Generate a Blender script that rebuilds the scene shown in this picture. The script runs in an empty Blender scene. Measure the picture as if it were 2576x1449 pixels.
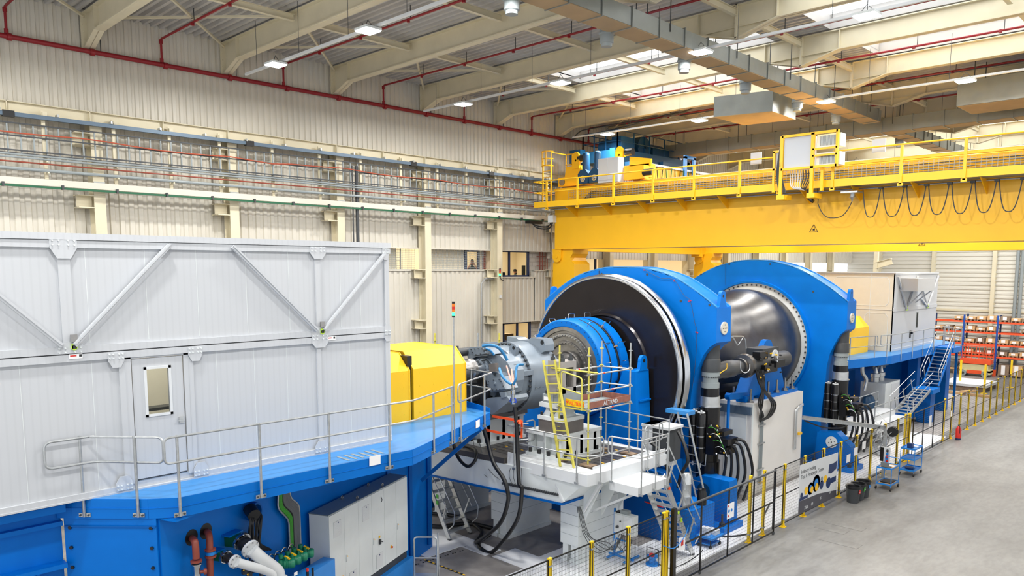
import bpy, math, random
from mathutils import Vector as V, Matrix
random.seed(7)
PI = math.pi
C = bpy.context.scene.collection
# ---------------------------------------------------------------- camera model (2576 x 1449 frame)
YAW, PIT, ROL, FPX, CX, CY = 0.761762, 0.112297, 0.0037645, 1916.86, 1350.02, 889.48
fw = V((-math.sin(YAW)*math.cos(PIT), math.cos(YAW)*math.cos(PIT), -math.sin(PIT)))
r0 = V((math.cos(YAW), math.sin(YAW), 0)); u0 = r0.cross(fw)
rt = r0*math.cos(ROL)+u0*math.sin(ROL); up = u0*math.cos(ROL)-r0*math.sin(ROL)
CAM = V((0, 0, 8.5))
def P(x, y, X=None, Y=None, Z=None):
    "a point of the photograph measured on a known plane of the hall"
    d = rt*((x-CX)/FPX)-up*((y-CY)/FPX)+fw
    t = X/d.x if X is not None else Y/d.y if Y is not None else (Z-8.5)/d.z
    return CAM+d*t
cd = bpy.data.cameras.new('camera'); cam = bpy.data.objects.new('camera', cd); C.objects.link(cam)
m = Matrix((rt, up, -fw)).transposed().to_4x4(); m.translation = CAM; cam.matrix_world = m
cd.sensor_width = 36; cd.lens = FPX/2576*36; cd.shift_x = (1288-CX)/2576; cd.shift_y = (CY-724.5)/2576
cd.clip_start = 0.1; cd.clip_end = 300
bpy.context.scene.camera = cam
# ---------------------------------------------------------------- materials
def lin(h):
    h = h.lstrip('#'); c = [int(h[i:i+2], 16)/255 for i in (0, 2, 4)]
    return [(v/12.92 if v <= .04045 else ((v+.055)/1.055)**2.4) for v in c]+[1]
def mat(name, col, rough=.5, metal=0, noise=.06, scale=3, bump=0, emit=0, spec=.5, col2=None, alpha=1):
    m = bpy.data.materials.new(name); m.use_nodes = True
    n = m.node_tree.nodes; l = m.node_tree.links; b = n['Principled BSDF']
    c = lin(col)
    b.inputs['Base Color'].default_value = c; b.inputs['Roughness'].default_value = rough
    b.inputs['Metallic'].default_value = metal; b.inputs['Specular IOR Level'].default_value = spec
    if emit:
        b.inputs['Emission Color'].default_value = c; b.inputs['Emission Strength'].default_value = emit
    if alpha < 1: b.inputs['Alpha'].default_value = alpha
    if noise:
        tc = n.new('ShaderNodeTexCoord'); t = n.new('ShaderNodeTexNoise'); t.inputs['Scale'].default_value = scale
        t.inputs['Detail'].default_value = 5
        l.new(tc.outputs['Object'], t.inputs['Vector'])
        r = n.new('ShaderNodeValToRGB'); r.color_ramp.elements[0].position = .3; r.color_ramp.elements[1].position = .7
        c2 = lin(col2) if col2 else [v*(1-noise) for v in c[:3]]+[1]
        r.color_ramp.elements[0].color = c2
        r.color_ramp.elements[1].color = c if col2 else [min(1, v*(1+noise)) for v in c[:3]]+[1]
        l.new(t.outputs['Fac'], r.inputs['Fac']); l.new(r.outputs['Color'], b.inputs['Base Color'])
        if bump:
            bp = n.new('ShaderNodeBump'); bp.inputs['Strength'].default_value = bump
            l.new(t.outputs['Fac'], bp.inputs['Height']); l.new(bp.outputs['Normal'], b.inputs['Normal'])
    return m
def brick_mat(name, c1, c2, mortar, sc, w, h, axis='YZ', rough=.8, off=.5, ms=.02):
    m = mat(name, c1, rough, noise=0); n = m.node_tree.nodes; l = m.node_tree.links; b = n['Principled BSDF']
    tc = n.new('ShaderNodeTexCoord'); s = n.new('ShaderNodeSeparateXYZ'); k = n.new('ShaderNodeCombineXYZ')
    l.new(tc.outputs['Object'], s.inputs[0])
    l.new(s.outputs[axis[0]], k.inputs[0]); l.new(s.outputs[axis[1]], k.inputs[1])
    t = n.new('ShaderNodeTexBrick'); l.new(k.outputs[0], t.inputs['Vector']); t.offset = off
    t.inputs['Color1'].default_value = lin(c1); t.inputs['Color2'].default_value = lin(c2); t.inputs['Mortar'].default_value = lin(mortar)
    t.inputs['Scale'].default_value = sc; t.inputs['Brick Width'].default_value = w; t.inputs['Row Height'].default_value = h
    t.inputs['Mortar Size'].default_value = ms
    l.new(t.outputs['Color'], b.inputs['Base Color'])
    return m
M = {}
M['wall'] = mat('wall_sheet', '#cfcabd', .45, noise=.05, scale=.6)
M['wallh'] = mat('end_wall_sheet', '#d6d3c9', .5, noise=.03, scale=.6)
M['wallin'] = mat('hall_plaster', '#efe9d8', .8, noise=.02)
M['cream'] = mat('cream_steel', '#d8cfb4', .5, noise=.05, scale=1.5)
M['roof'] = mat('roof_deck_sheet', '#bdbab6', .5, noise=.08, scale=.8)
M['conc'] = mat('concrete_floor', '#b4b3af', .42, noise=.1, scale=.35)
M['white'] = mat('white_panel', '#c9ccd0', .4, noise=0)
def ribbed(m, c1, c2):
    n = m.node_tree.nodes; l = m.node_tree.links; tc = n.new('ShaderNodeTexCoord'); w = n.new('ShaderNodeTexWave'); w.bands_direction = 'Y'; w.inputs['Scale'].default_value = 2.6; w.wave_profile = 'SIN'
    r = n.new('ShaderNodeValToRGB'); r.color_ramp.elements[0].color = lin(c1); r.color_ramp.elements[1].color = lin(c2); r.color_ramp.elements[0].position = .05; r.color_ramp.elements[1].position = .3
    l.new(tc.outputs['Object'], w.inputs['Vector']); l.new(w.outputs['Color'], r.inputs[0]); l.new(r.outputs[0], n['Principled BSDF'].inputs['Base Color'])
ribbed(M['white'], '#bfc2c6', '#c2c5c9')
M['white2'] = mat('white_paint', '#d7dadc', .45, noise=.03, scale=2)
M['lgrey'] = mat('light_grey_paint', '#dde2e2', .45, noise=.04, scale=2)
M['mgrey'] = mat('grey_paint', '#8f9799', .45, noise=.04, scale=2)
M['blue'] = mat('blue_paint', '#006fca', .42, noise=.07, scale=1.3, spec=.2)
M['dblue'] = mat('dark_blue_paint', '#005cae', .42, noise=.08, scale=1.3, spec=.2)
M['deckb'] = mat('blue_paint_lit', '#3684c6', .36, noise=.06, scale=1.2)  # blue paint made lighter, grazing reflections put into the colour
M['crblue'] = mat('crane_blue', '#0d4166', .4, noise=.06, scale=3)
M['navy'] = mat('navy_frame', '#16305f', .45, noise=.03)
M['yellow'] = mat('yellow_paint', '#f6ba18', .4, noise=.03, scale=1)
M['byellow'] = mat('bright_yellow_paint', '#fdc521', .4, noise=.03, scale=1)
M['fyellow'] = mat('post_yellow', '#f2cc1e', .45, noise=.05, scale=4)
M['galv'] = mat('galvanised_steel', '#b7babb', .38, .75, noise=.12, scale=12)
M['alu'] = mat('aluminium', '#cfd2d3', .32, .8, noise=.06, scale=6)
M['duct'] = mat('galvanised_duct', '#8d918d', .42, .45, noise=.08, scale=2)
M['ductb'] = mat('duct_board', '#a88f6c', .7, noise=.06, scale=2)
M['gear'] = mat('gearbox_grey', '#7f8a95', .28, .15, noise=.05, scale=3)
M['dgrey'] = mat('dark_grey', '#3c3f42', .5, noise=.08, scale=4)
M['black'] = mat('black_rubber', '#17181a', .42, noise=.1, scale=5)
M['gloss'] = mat('gloss_black', '#141416', .22, noise=.1, scale=3)
M['disc'] = mat('disc_black', '#2c2829', .2, .5, noise=.12, scale=1.2)
M['steel'] = mat('bright_steel', '#c9ccd0', .22, 1, noise=.06, scale=5)
M['dsteel'] = mat('dark_steel', '#9a9896', .3, .85, noise=.18, scale=4)
M['cast'] = mat('machined_cast', '#656361', .36, .85, noise=.15, scale=2)
M['plate'] = mat('brown_grey_plate', '#6f6a66', .5, .2, noise=.12, scale=3)
M['red'] = mat('red_pipe_paint', '#8c1420', .42, noise=.08, scale=4)
M['rust'] = mat('red_brown_paint', '#8a4030', .45, noise=.1, scale=6)
M['bred'] = mat('signal_red', '#d42a20', .4, noise=.03)
M['orange'] = mat('orange_paint', '#e8562a', .5, noise=.05, scale=4)
M['vorange'] = mat('orange_strap', '#ff5a26', .6, noise=.03)
M['green'] = mat('green_paint', '#147a5a', .4, noise=.08, scale=8)
M['dgreen'] = mat('dark_green', '#0f5a3a', .45, noise=.05)
M['cgreen'] = mat('cable_green', '#3f9a2e', .5, noise=.05)
M['wood'] = mat('pine_wood', '#d0a878', .7, noise=.12, scale=9)
M['dwood'] = mat('weathered_wood', '#8a7560', .8, noise=.2, scale=9)
M['paper'] = mat('paper', '#f2f2f2', .7, noise=0)
M['skin'] = mat('skin', '#c98f74', .55, noise=.04, scale=20)
M['hair'] = mat('dark_hair', '#2b221e', .8, noise=.1, scale=30)
M['tshirt'] = mat('dark_shirt', '#2a2c30', .8, noise=.06, scale=20)
M['cable'] = mat('cable_grey', '#6a6c6e', .5, noise=.05)
M['lime'] = mat('lime_tag', '#c8f23c', .5, noise=0)
M['beige'] = mat('beige_panel', '#d3ccbb', .5, noise=.02)
M['bblue'] = mat('trolley_blue', '#1f7fd0', .4, noise=.05, scale=5)
M['hoseb'] = mat('blue_hose', '#2a7ab0', .4, noise=.05)
M['copper'] = mat('pink_hose', '#f0a090', .4, noise=.03)
M['scaffy'] = mat('scaffold_yellow', '#cfc65a', .5, .2, noise=.12, scale=8)
M['scaffr'] = mat('scaffold_board_red', '#8c5a4c', .7, noise=.15, scale=8)
M['lamp'] = mat('lamp_diffuser', '#ffffff', .5, noise=0, emit=14)
M['skyp'] = mat('skylight_sheet', '#f7fbff', .5, noise=0, emit=1.5)
M['room'] = mat('lit_room', '#fff0d2', .8, noise=0)
M['gled'] = mat('green_lamp', '#30ff90', .4, noise=0, emit=2.5)
M['rled'] = mat('red_lens', '#c02818', .3, noise=0)
M['oled'] = mat('orange_lens', '#e07a18', .3, noise=0)
M['breeze'] = brick_mat('grey_blockwork', '#d4d2cb', '#cac8c0', '#b8b6ae', 1, .45, .22)
M['glass'] = mat('window_glass', '#f4fbff', .02, noise=0)
M['glass'].node_tree.nodes['Principled BSDF'].inputs['Transmission Weight'].default_value = 1
M['glass'].node_tree.nodes['Principled BSDF'].inputs['IOR'].default_value = 1.05
# ---------------------------------------------------------------- mesh builder
class MB:
    def __init__(s): s.v = []; s.f = []
    def add(s, vs, fs):
        o = len(s.v); s.v += [V(a) for a in vs]; s.f += [tuple(i+o for i in f) for f in fs]; return s
    def frame(s, o, ax, ay, az, sx, sy, sz):
        "box centred at o with axes"
        vs = [o+ax*(i*sx/2)+ay*(j*sy/2)+az*(k*sz/2) for i in (-1, 1) for j in (-1, 1) for k in (-1, 1)]
        return s.add(vs, [(0, 1, 3, 2), (4, 6, 7, 5), (0, 4, 5, 1), (2, 3, 7, 6), (0, 2, 6, 4), (1, 5, 7, 3)])
    def box(s, a, b):
        a, b = V(a), V(b); c = (a+b)/2; d = b-a
        return s.frame(c, V((1, 0, 0)), V((0, 1, 0)), V((0, 0, 1)), abs(d.x), abs(d.y), abs(d.z))
    def bar(s, a, b, w, h, upv=(0, 0, 1)):
        a, b = V(a), V(b); d = (b-a).normalized(); U = V(upv)
        if abs(d.dot(U)) > .98: U = V((1, 0, 0)) if abs(d.x) < .9 else V((0, 1, 0))
        x = d.cross(U).normalized(); y = x.cross(d).normalized()
        return s.frame((a+b)/2, x, y, d, w, h, (b-a).length)
    def ibeam(s, a, b, h, w, t=.03, upv=(0, 0, 1), tw=None):
        "a,b: centre line; h along upv, w across"
        a, b = V(a), V(b); d = (b-a).normalized(); U = V(upv); x = d.cross(U).normalized(); y = x.cross(d).normalized(); L = (b-a).length; c = (a+b)/2
        s.frame(c+y*(h/2-t/2), x, y, d, w, t, L); s.frame(c-y*(h/2-t/2), x, y, d, w, t, L)
        return s.frame(c, x, y, d, tw or t*.7, h-2*t, L)
    def tube(s, pts, r, n=8, closed=False, cap=True):
        pts = [V(p) for p in pts]; q = [pts[0]]
        for p in pts[1:]:
            if (p-q[-1]).length > 1e-5: q.append(p)
        pts = q
        if len(pts) < 2: return s
        N = len(pts); o = len(s.v); nrm = None
        for i, p in enumerate(pts):
            if closed: t = (pts[(i+1) % N]-pts[i-1])
            else: t = pts[min(i+1, N-1)]-pts[max(i-1, 0)]
            t = t.normalized() if t.length > 1e-9 else V((0, 0, 1))
            if nrm is None: nrm = t.cross(V((0, 0, 1)) if abs(t.z) < .9 else V((1, 0, 0))).normalized()
            else:
                nrm = nrm-t*nrm.dot(t)
                nrm = nrm.normalized() if nrm.length > 1e-6 else t.orthogonal().normalized()
            b = t.cross(nrm); rr = r[i] if isinstance(r, (list, tuple)) else r
            s.v += [p+(nrm*math.cos(2*PI*j/n)+b*math.sin(2*PI*j/n))*rr for j in range(n)]
        for i in range(N if closed else N-1):
            k = (i+1) % N
            s.f += [(o+i*n+j, o+i*n+(j+1) % n, o+k*n+(j+1) % n, o+k*n+j) for j in range(n)]
        if cap and not closed:
            s.f.append(tuple(o+j for j in range(n))[::-1]); s.f.append(tuple(o+(N-1)*n+j for j in range(n)))
        return s
    def cyl(s, a, b, r, n=16, r2=None): 
        a, b = V(a), V(b); return s.lathe(a, b-a, [(0, 0), (0, r), ((b-a).length, r if r2 is None else r2), ((b-a).length, 0)], n)
    def lathe(s, o, ax, prof, n=32):
        "prof: (distance along ax, radius)"
        o, ax = V(o), V(ax).normalized(); x = ax.orthogonal().normalized() if abs(ax.z) > .9 else ax.cross(V((0, 0, 1))).normalized(); y = ax.cross(x)
        rings = []
        for h, r in prof:
            if r < 1e-6: s.v.append(o+ax*h); rings.append([len(s.v)-1]*n)
            else:
                k = len(s.v); s.v += [o+ax*h+(x*math.cos(2*PI*j/n)+y*math.sin(2*PI*j/n))*r for j in range(n)]; rings.append([k+j for j in range(n)])
        for a, b in zip(rings, rings[1:]):
            for j in range(n):
                f = [a[j], a[(j+1) % n], b[(j+1) % n], b[j]]; g = []
                for i in f:
                    if i not in g: g.append(i)
                if len(g) > 2: s.f.append(tuple(g))
        return s
    def prism(s, pts, off):
        "polygon pts (3D, planar) extruded by vector off"
        pts = [V(p) for p in pts]; off = V(off); n = len(pts); o = len(s.v); s.v += pts+[p+off for p in pts]
        s.f.append(tuple(range(o, o+n))); s.f.append(tuple(range(o+n, o+2*n))[::-1])
        s.f += [(o+i, o+(i+1) % n, o+n+(i+1) % n, o+n+i) for i in range(n)]
        return s
    def quad(s, *p): return s.add(p, [tuple(range(len(p)))])
    def sheet(s, o, u, v, nrm, L, H, pitch, depth, flat=.35):
        "trapezoidal corrugated sheet: ribs run along v, profile steps along u"
        o, u, v, nrm = V(o), V(u), V(v), V(nrm); x = 0; prof = []
        while x < L:
            for fx, d in ((0, 0), (flat, 0), (flat+.1, depth), (.9, depth)):
                if x+fx*pitch <= L: prof.append((x+fx*pitch, d))
            x += pitch
        prof.append((L, 0)); k = len(s.v)
        for a, d in prof: s.v += [o+u*a+nrm*d, o+u*a+nrm*d+v*H]
        s.f += [(k+2*i, k+2*i+2, k+2*i+3, k+2*i+1) for i in range(len(prof)-1)]
        return s
    def build(s, name, mt, parent=None, smooth=True):
        me = bpy.data.meshes.new(name)
        if parent is not None: org = V(ROOT[parent.name])
        else:
            if not s.v: s.v = [V((0, 0, 0))]
            lo = [min(v[i] for v in s.v) for i in range(3)]; hi = [max(v[i] for v in s.v) for i in range(3)]
            org = V(((lo[0]+hi[0])/2, (lo[1]+hi[1])/2, lo[2]))
        me.from_pydata([v-org for v in s.v], [], s.f); me.validate()
        me.materials.append(M[mt] if isinstance(mt, str) else mt)
        import bmesh
        bm = bmesh.new(); bm.from_mesh(me); bmesh.ops.recalc_face_normals(bm, faces=bm.faces); bm.to_mesh(me); bm.free()
        if smooth:
            me.shade_smooth(); me.set_sharp_from_angle(angle=math.radians(38))
        o = bpy.data.objects.new(name, me); C.objects.link(o)
        if parent is not None: o.parent = parent
        else: o.location = org
        ROOT[o.name] = org
        return o
ROOT = {}
def tag(o, label=None, cat=None, group=None, kind=None):
    if label: o['label'] = label
    if cat: o['category'] = cat
    if group: o['group'] = group
    if kind: o['kind'] = kind
    return o
def thing(name, label, cat, loc=(0, 0, 0), group=None):
    o = bpy.data.objects.new(name, None); C.objects.link(o); o.location = loc; o.empty_display_size = .2
    ROOT[o.name] = V(loc); return tag(o, label, cat, group)
def plabel(o, l): o['label'] = l; return o
def struct(o, label=None): o['kind'] = 'structure'; return tag(o, label)
def copy_tree(o, loc=None, parent=None, label=None, rotz=None):
    c = o.copy(); C.objects.link(c); c.parent = parent
    if parent is None:
        ROOT[c.name] = V(loc); c.location = loc
        if label: c['label'] = label
        if rotz is not None: c.rotation_euler.z = rotz
    for ch in list(o.children): copy_tree(ch, None, c)
    return c
def lerp(a, b, t): return V(a)*(1-t)+V(b)*t
def cat_curve(pts, n=6):
    "Catmull-Rom through pts"
    pts = [V(p) for p in pts]; P_ = [pts[0]*2-pts[1]]+pts+[pts[-1]*2-pts[-2]]; out = []
    for i in range(1, len(P_)-2):
        a, b, c, d = P_[i-1:i+3]
        for k in range(n):
            t = k/n; out.append(.5*((2*b)+(c-a)*t+(2*a-5*b+4*c-d)*t*t+(3*b-a-3*c+d)*t**3))
    return out+[pts[-1]]
def roundpath(pts, r, n=4):
    "polyline with rounded corners"
    pts = [V(p) for p in pts]; out = [pts[0]]
    for a, b, c in zip(pts, pts[1:], pts[2:]):
        d1 = (a-b); d2 = (c-b); k = min(r, d1.length/2, d2.length/2); p = b+d1.normalized()*k; q = b+d2.normalized()*k
        for i in range(n+1):
            t = i/n; out.append(p*(1-t)**2+b*2*t*(1-t)+q*t*t)
    return out+[pts[-1]]
def text(body, size, loc, xdir, ydir, mt, parent, name='lettering', ext=.004, sx=1):
    cu = bpy.data.curves.new(name, 'FONT'); cu.body = body; cu.size = size; cu.extrude = ext
    o = bpy.data.objects.new(name, cu); C.objects.link(o)
    dg = bpy.context.evaluated_depsgraph_get(); dg.update(); me = bpy.data.meshes.new_from_object(o.evaluated_get(dg))
    bpy.data.objects.remove(o)
    x = V(xdir).normalized(); y = V(ydir).normalized(); z = x.cross(y)
    for v in me.vertices: v.co = V(loc)+x*v.co.x*sx+y*v.co.y+z*v.co.z-ROOT[parent.name]
    me.materials.clear(); me.materials.append(M[mt]); o = bpy.data.objects.new(name, me); C.objects.link(o); o.parent = parent
    ROOT[o.name] = ROOT[parent.name]
    return o
ORD = ['first', 'second', 'third', 'fourth', 'fifth', 'sixth', 'seventh', 'eighth', 'ninth', 'tenth', 'eleventh', 'twelfth', 'thirteenth', 'fourteenth', 'fifteenth', 'sixteenth', 'seventeenth', 'eighteenth', 'nineteenth', 'twentieth']
def nth(i):
    if i < 20: return ORD[i]
    return {2: 'twenty', 3: 'thirty', 4: 'forty', 5: 'fifty'}[(i+1)//10]+('-'+ORD[(i+1) % 10-1] if (i+1) % 10 else 'th').replace('tyth', 'tieth')
# ================================================================ room shell
YK = [8.36+4.46*k for k in range(-1, 15)]          # column / beam lines
YE = 72.0
# floor
fl = MB().box((-28.6, -6, -.3), (14, YE+.4, 0)).build('floor', 'conc', smooth=False); struct(fl, 'grey worn concrete hall floor with darker stains')
def floor_nodes():
    m = M['conc']; n = m.node_tree.nodes; l = m.node_tree.links; b = n['Principled BSDF']
    tc = n.new('ShaderNodeTexCoord'); mp = n.new('ShaderNodeMapping'); mp.inputs['Scale'].default_value = (.9, .33, 1)
    t1 = n.new('ShaderNodeTexNoise'); t1.inputs['Scale'].default_value = .9; t1.inputs['Detail'].default_value = 9; t1.inputs['Roughness'].default_value = .62
    t2 = n.new('ShaderNodeTexNoise'); t2.inputs['Scale'].default_value = 9; t2.inputs['Detail'].default_value = 6
    l.new(tc.outputs['Object'], mp.inputs[0]); l.new(mp.outputs[0], t1.inputs['Vector']); l.new(mp.outputs[0], t2.inputs['Vector'])
    r = n.new('ShaderNodeValToRGB'); e = r.color_ramp.elements
    e[0].position = .30; e[0].color = lin('#6c6a67'); e[1].position = .62; e[1].color = lin('#8a8986')
    k = e.new(.46); k.color = lin('#7e7d7a')
    mx = n.new('ShaderNodeMixRGB'); mx.blend_type = 'MULTIPLY'; mx.inputs[0].default_value = .35
    l.new(t1.outputs['Fac'], r.inputs[0]); l.new(r.outputs[0], mx.inputs[1]); l.new(t2.outputs['Color'], mx.inputs[2])
    r2 = n.new('ShaderNodeValToRGB'); r2.color_ramp.elements[0].position = .35; r2.color_ramp.elements[0].color = (.6, .6, .6, 1); r2.color_ramp.elements[1].position = .6
    l.new(t2.outputs['Fac'], r2.inputs[0]); l.new(r2.outputs[0], mx.inputs[2]); l.new(mx.outputs[0], b.inputs['Base Color'])
floor_nodes()
fz = .012
def slab(name, pts, mt, label, h=fz):
    o = MB().prism([V((x, y, .002)) for x, y in pts], (0, 0, h)).build(name, mt, smooth=False); return struct(o, label)
M['pitf'] = mat('dark_floor_plate', '#a09b97', .5, noise=.22, scale=1.4)
M['whitef'] = mat('white_floor_paint', '#eff0f2', .4, noise=.04, scale=1.5)
M['dpit'] = mat('dark_tiled_floor', '#8f8a86', .55, noise=.2, scale=2)
slab('trim_1', [(-27.5, 6), (-11.6, 6), (-11.6, 42), (-27.5, 42)], 'dpit', 'dark floor plates inside the fenced test area', .008)
slab('trim_2', [(-19.9, 13.4), (-17.2, 13.4), (-17.2, 14.7), (-16.1, 14.7), (-16.1, 15.35), (-20.2, 15.35)], 'whitef', 'white painted floor strip under the left stair', .02)
slab('trim_3', [(-15.9, 14.8), (-15.9, 15.75), (-14.9, 15.75), (-14.9, 18.5), (-13.3, 18.5), (-13.3, 20.2), (-11.3, 20.2), (-11.3, 12.5), (-14.6, 12.5), (-14.6, 14.8)], 'whitef', 'white painted floor strip along the near fence', .02)
slab('trim_4', [(-13.2, 20.4), (-13.2, 42), (-11.2, 42), (-11.2, 20.2)], 'whitef', 'pale floor strip behind the long fence', .016)
slab('trim_5', [(-28, 42), (-11.6, 42), (-11.6, 57), (-28, 57)], 'pitf', 'dark grey floor plates under the far cabin', .008)
for i, (a, b) in enumerate((((-10.1, 24.7), (-8.9, 25.15)), ((-10.2, 24.0), (-9.2, 24.45)), ((-9.6, 23.0), (-8.4, 23.5)))):
    struct(MB().box((a[0], a[1], .001), (b[0], b[1], .006)).build('trim_%d' % (6+i), 'cpatch' if 'cpatch' in M else 'conc', smooth=False), ('lighter concrete repair patch, farthest of three', 'lighter concrete repair patch, middle of three', 'lighter concrete repair patch, nearest of three')[i])
a_, b_ = P(1022, 1392, Z=0), P(1170, 1449, Z=0); m1, m2 = MB(), MB(); n_ = int((b_-a_).length/.09)
for i in range(n_):
    if 4 < i < 9: continue
    (m1 if i % 2 else m2).bar(lerp(a_, b_, i/n_)+V((0, 0, .025)), lerp(a_, b_, (i+1)/n_)+V((0, 0, .025)), .05, .006)
tp_ = thing('floor_tape', 'black and yellow striped marking tape on the dark floor plates', 'tape', tuple(a_)); m1.build('yellow_stripe', 'byellow', tp_, smooth=False); m2.build('black_stripe', 'black', tp_, smooth=False)
m = MB()
for i in range(22):
    p = P(1040+i*6.2, 1421-i*1.9+(3 if i % 3 else -4), Z=0); m.cyl(p+V((0, 0, .018)), p+V((0, 0, .024)), .025, 8)
tag(m.build('anchor_hole', 'black'), 'row of small dark anchor holes in the floor plates', 'holes', kind='stuff')
# left wall: upper sheet, lower sheets, opening band with offices behind
wl = MB()
wl.sheet((-27.85, 0, 13.37), (0, 1, 0), (0, 0, 1), (1, 0, 0), YE, 3.2, .24, .05)
wl.box((-28.3, 0, 13.2), (-27.86, YE, 16.6))
struct(wl.build('wall_left', 'wall', smooth=False), 'beige vertically ribbed upper left wall')
wl = MB()
wl.sheet((-28.15, 0, 9.38), (0, 1, 0), (0, 0, 1), (1, 0, 0), 30.5, 4.0, .3, .05)
wl.box((-28.35, 0, 9.36), (-28.16, 30.5, 13.2))
wl.sheet((-28.15, 30.5, 9.0), (0, 1, 0), (0, 0, 1), (1, 0, 0), YE-30.5, 4.4, .3, .05)
wl.box((-28.35, 30.5, 9.0), (-28.16, YE, 13.2))
struct(wl.build('wall_left_middle', 'wall', smooth=False), 'beige ribbed wall sheets behind the pipes')
wl = MB()
wl.sheet((-28.1, 0, 0), (0, 1, 0), (0, 0, 1), (1, 0, 0), 26.2, 8.33, .3, .05); wl.box((-28.3, 0, 0), (-28.11, 26.2, 8.36)); wl.box((-28.3, 0, 8.36), (-28.15, 18.0, 9.4)); wl.box((-28.5, 26.2, 0), (-28.3, 30.6, 3.5))
wl.sheet((-28.1, 26.2, 5.72), (0, 1, 0), (0, 0, 1), (1, 0, 0), 3.1, 2.25, .3, .05); wl.box((-28.3, 26.2, 5.68), (-28.11, 29.3, 8.0))
wl.sheet((-28.1, 29.2, 5.72), (0, 1, 0), (0, 0, 1), (1, 0, 0), 1.4, 2.6, .24, .05); wl.box((-28.3, 29.2, 5.68), (-28.11, 30.6, 8.34))
wl.sheet((-28.1, 30.6, 0), (0, 1, 0), (0, 0, 1), (1, 0, 0), YE-30.6, 7.5, .3, .05); wl.box((-28.3, 30.6, 0), (-28.11, YE, 7.52))
struct(wl.build('wall_left_lower', 'wall', smooth=False), 'beige ribbed lower wall sheets under the window band')
# block walls and rooms behind the openings
bw = MB()
bw.box((-28.62, 29.17, 7.9), (-28.5, 31.4, 9.4)); bw.box((-28.62, 29.31, 3.5), (-28.5, 31.4, 5.7)); bw.box((-28.62, 26.3, 3.3), (-28.5, 29.31, 4.62)); bw.box((-28.62, 26.3, 4.62), (-28.5, 27.25, 5.7))
struct(bw.build('wall_left_blockwork', 'breeze', smooth=False), 'grey painted blockwork between the office windows')
rm = MB()
rm.box((-31, 18, 8.3), (-30.9, 26.1, 9.8)); rm.box((-31.5, 26.4, 7.6), (-31.4, 31.3, 9.8)); rm.box((-31.5, 26.35, 7.6), (-28.5, 26.45, 9.8)); rm.box((-31.5, 31.2, 7.6), (-28.7, 31.3, 9.8))
rm.box((-31.5, 18, 9.75), (-28.4, 31.3, 9.85)); rm.box((-31.5, 18, 7.3), (-28.4, 31.3, 7.4)); rm.box((-31.5, 26.1, 3.4), (-31.4, 31.3, 6)); rm.box((-31.5, 26.1, 5.9), (-28.4, 31.3, 6)); rm.box((-31.5, 26.1, 3.3), (-28.4, 31.3, 3.4))
rm.box((-31.5, 31.2, 3.4), (-28.7, 31.3, 6)); rm.box((-31.5, 26.0, 3.4), (-28.5, 26.1, 6)); rm.box((-31.5, 31.4, 7), (-31.4, 60, 9.8)); rm.box((-31.5, 31.4, 9.5), (-28.4, 60, 9.6)); rm.box((-31.5, 31.4, 7), (-28.4, 60, 7.1))
struct(rm.build('wall_left_rooms', 'room', smooth=False), 'warm lit cream rooms behind the left wall openings')
def area(name, loc, rot, sx, sy, p, col=(1, 1, 1)):
    d = bpy.data.lights.new(name, 'AREA'); d.shape = 'RECTANGLE'; d.size = sx; d.size_y = sy; d.energy = p*.8; d.color = col
    o = bpy.data.objects.new(name, d); C.objects.link(o); o.location = loc; o.rotation_euler = rot; return o
for i, (x, y, z, sy) in enumerate(((-29.8, 22, 9.7, 6), (-30, 28.5, 9.7, 2.6), (-30, 28.5, 5.85, 2.6), (-30, 45, 9.45, 26))):
    area('office_ceiling_light', (x, y, z), (0, 0, 0), 1.2, sy, 22*sy**.6, (1, .93, .8))
def win(i, y0, y1, z0, z1, mull, label, x=-28.45):
    f = MB()
    for a, b in (((y0, z0), (y1, z0+.09)), ((y0, z1-.09), (y1, z1)), ((y0, z0), (y0+.09, z1)), ((y1-.09, z0), (y1, z1))): f.box((x-.06, a[0], a[1]), (x+.06, b[0], b[1]))
    for q in mull: f.box((x-.05, q-.045, z0), (x+.05, q+.045, z1))
    o = struct(f.build('window_%d' % i, 'navy', smooth=False), label)
    g = MB().box((x-.012, y0+.05, z0+.05), (x+.002, y1-.05, z1-.05)).build('glass_pane', 'glass', o, smooth=False)
win(1, 26.5, 29.17, 8.02, 9.38, [27.73], 'dark blue framed upper office window with two panes')
win(2, 27.25, 29.31, 4.62, 5.66, [28.32], 'dark blue framed lower office window beside the black disc')
win(3, 31.6, 34.8, 8.1, 9.32, [33.4], 'dark blue framed window behind the yellow crane leg')
# window 4: narrow one with the photographer
win(4, 24.99, 25.9, 8.28, 9.36, [], 'narrow blue framed window with a person taking a photo', x=-28.75)
w5 = MB().box((-30.88, 21.0, 8.3), (-30.82, 21.5, 9.2)).build('window_5', 'navy', smooth=False); struct(w5, 'blue door edge seen through the mesh of the left opening')
# partition strip cream between (behind mesh)
struct(MB().box((-28.85, 25.9, 8.3), (-28.75, 26.45, 9.75)).box((-28.85, 18, 8.3), (-28.8, 20.9, 9.75)).box((-28.85, 22.2, 8.3), (-28.8, 24.99, 9.75)).build('wall_left_partition', 'wallin', smooth=False), 'cream inner wall behind the mesh in the opening')
# mesh guards in openings
for k, (y0, y1) in enumerate(((18.0, 21.5), (22.0, 25.9))):
    g = MB(); y = y0
    while y < y1: g.box((-28.22, y, 8.36), (-28.214, y+.012, 9.37)); y += .085
    z = 8.4
    while z < 9.37: g.box((-28.222, y0, z), (-28.216, y1, z+.012)); z += .085
    tag(g.build('mesh_guard', 'mgrey', smooth=False), ('wire mesh guard across the wall opening beside the white cabin', 'wire mesh guard in front of the photographing person')[k], 'mesh')
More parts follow.
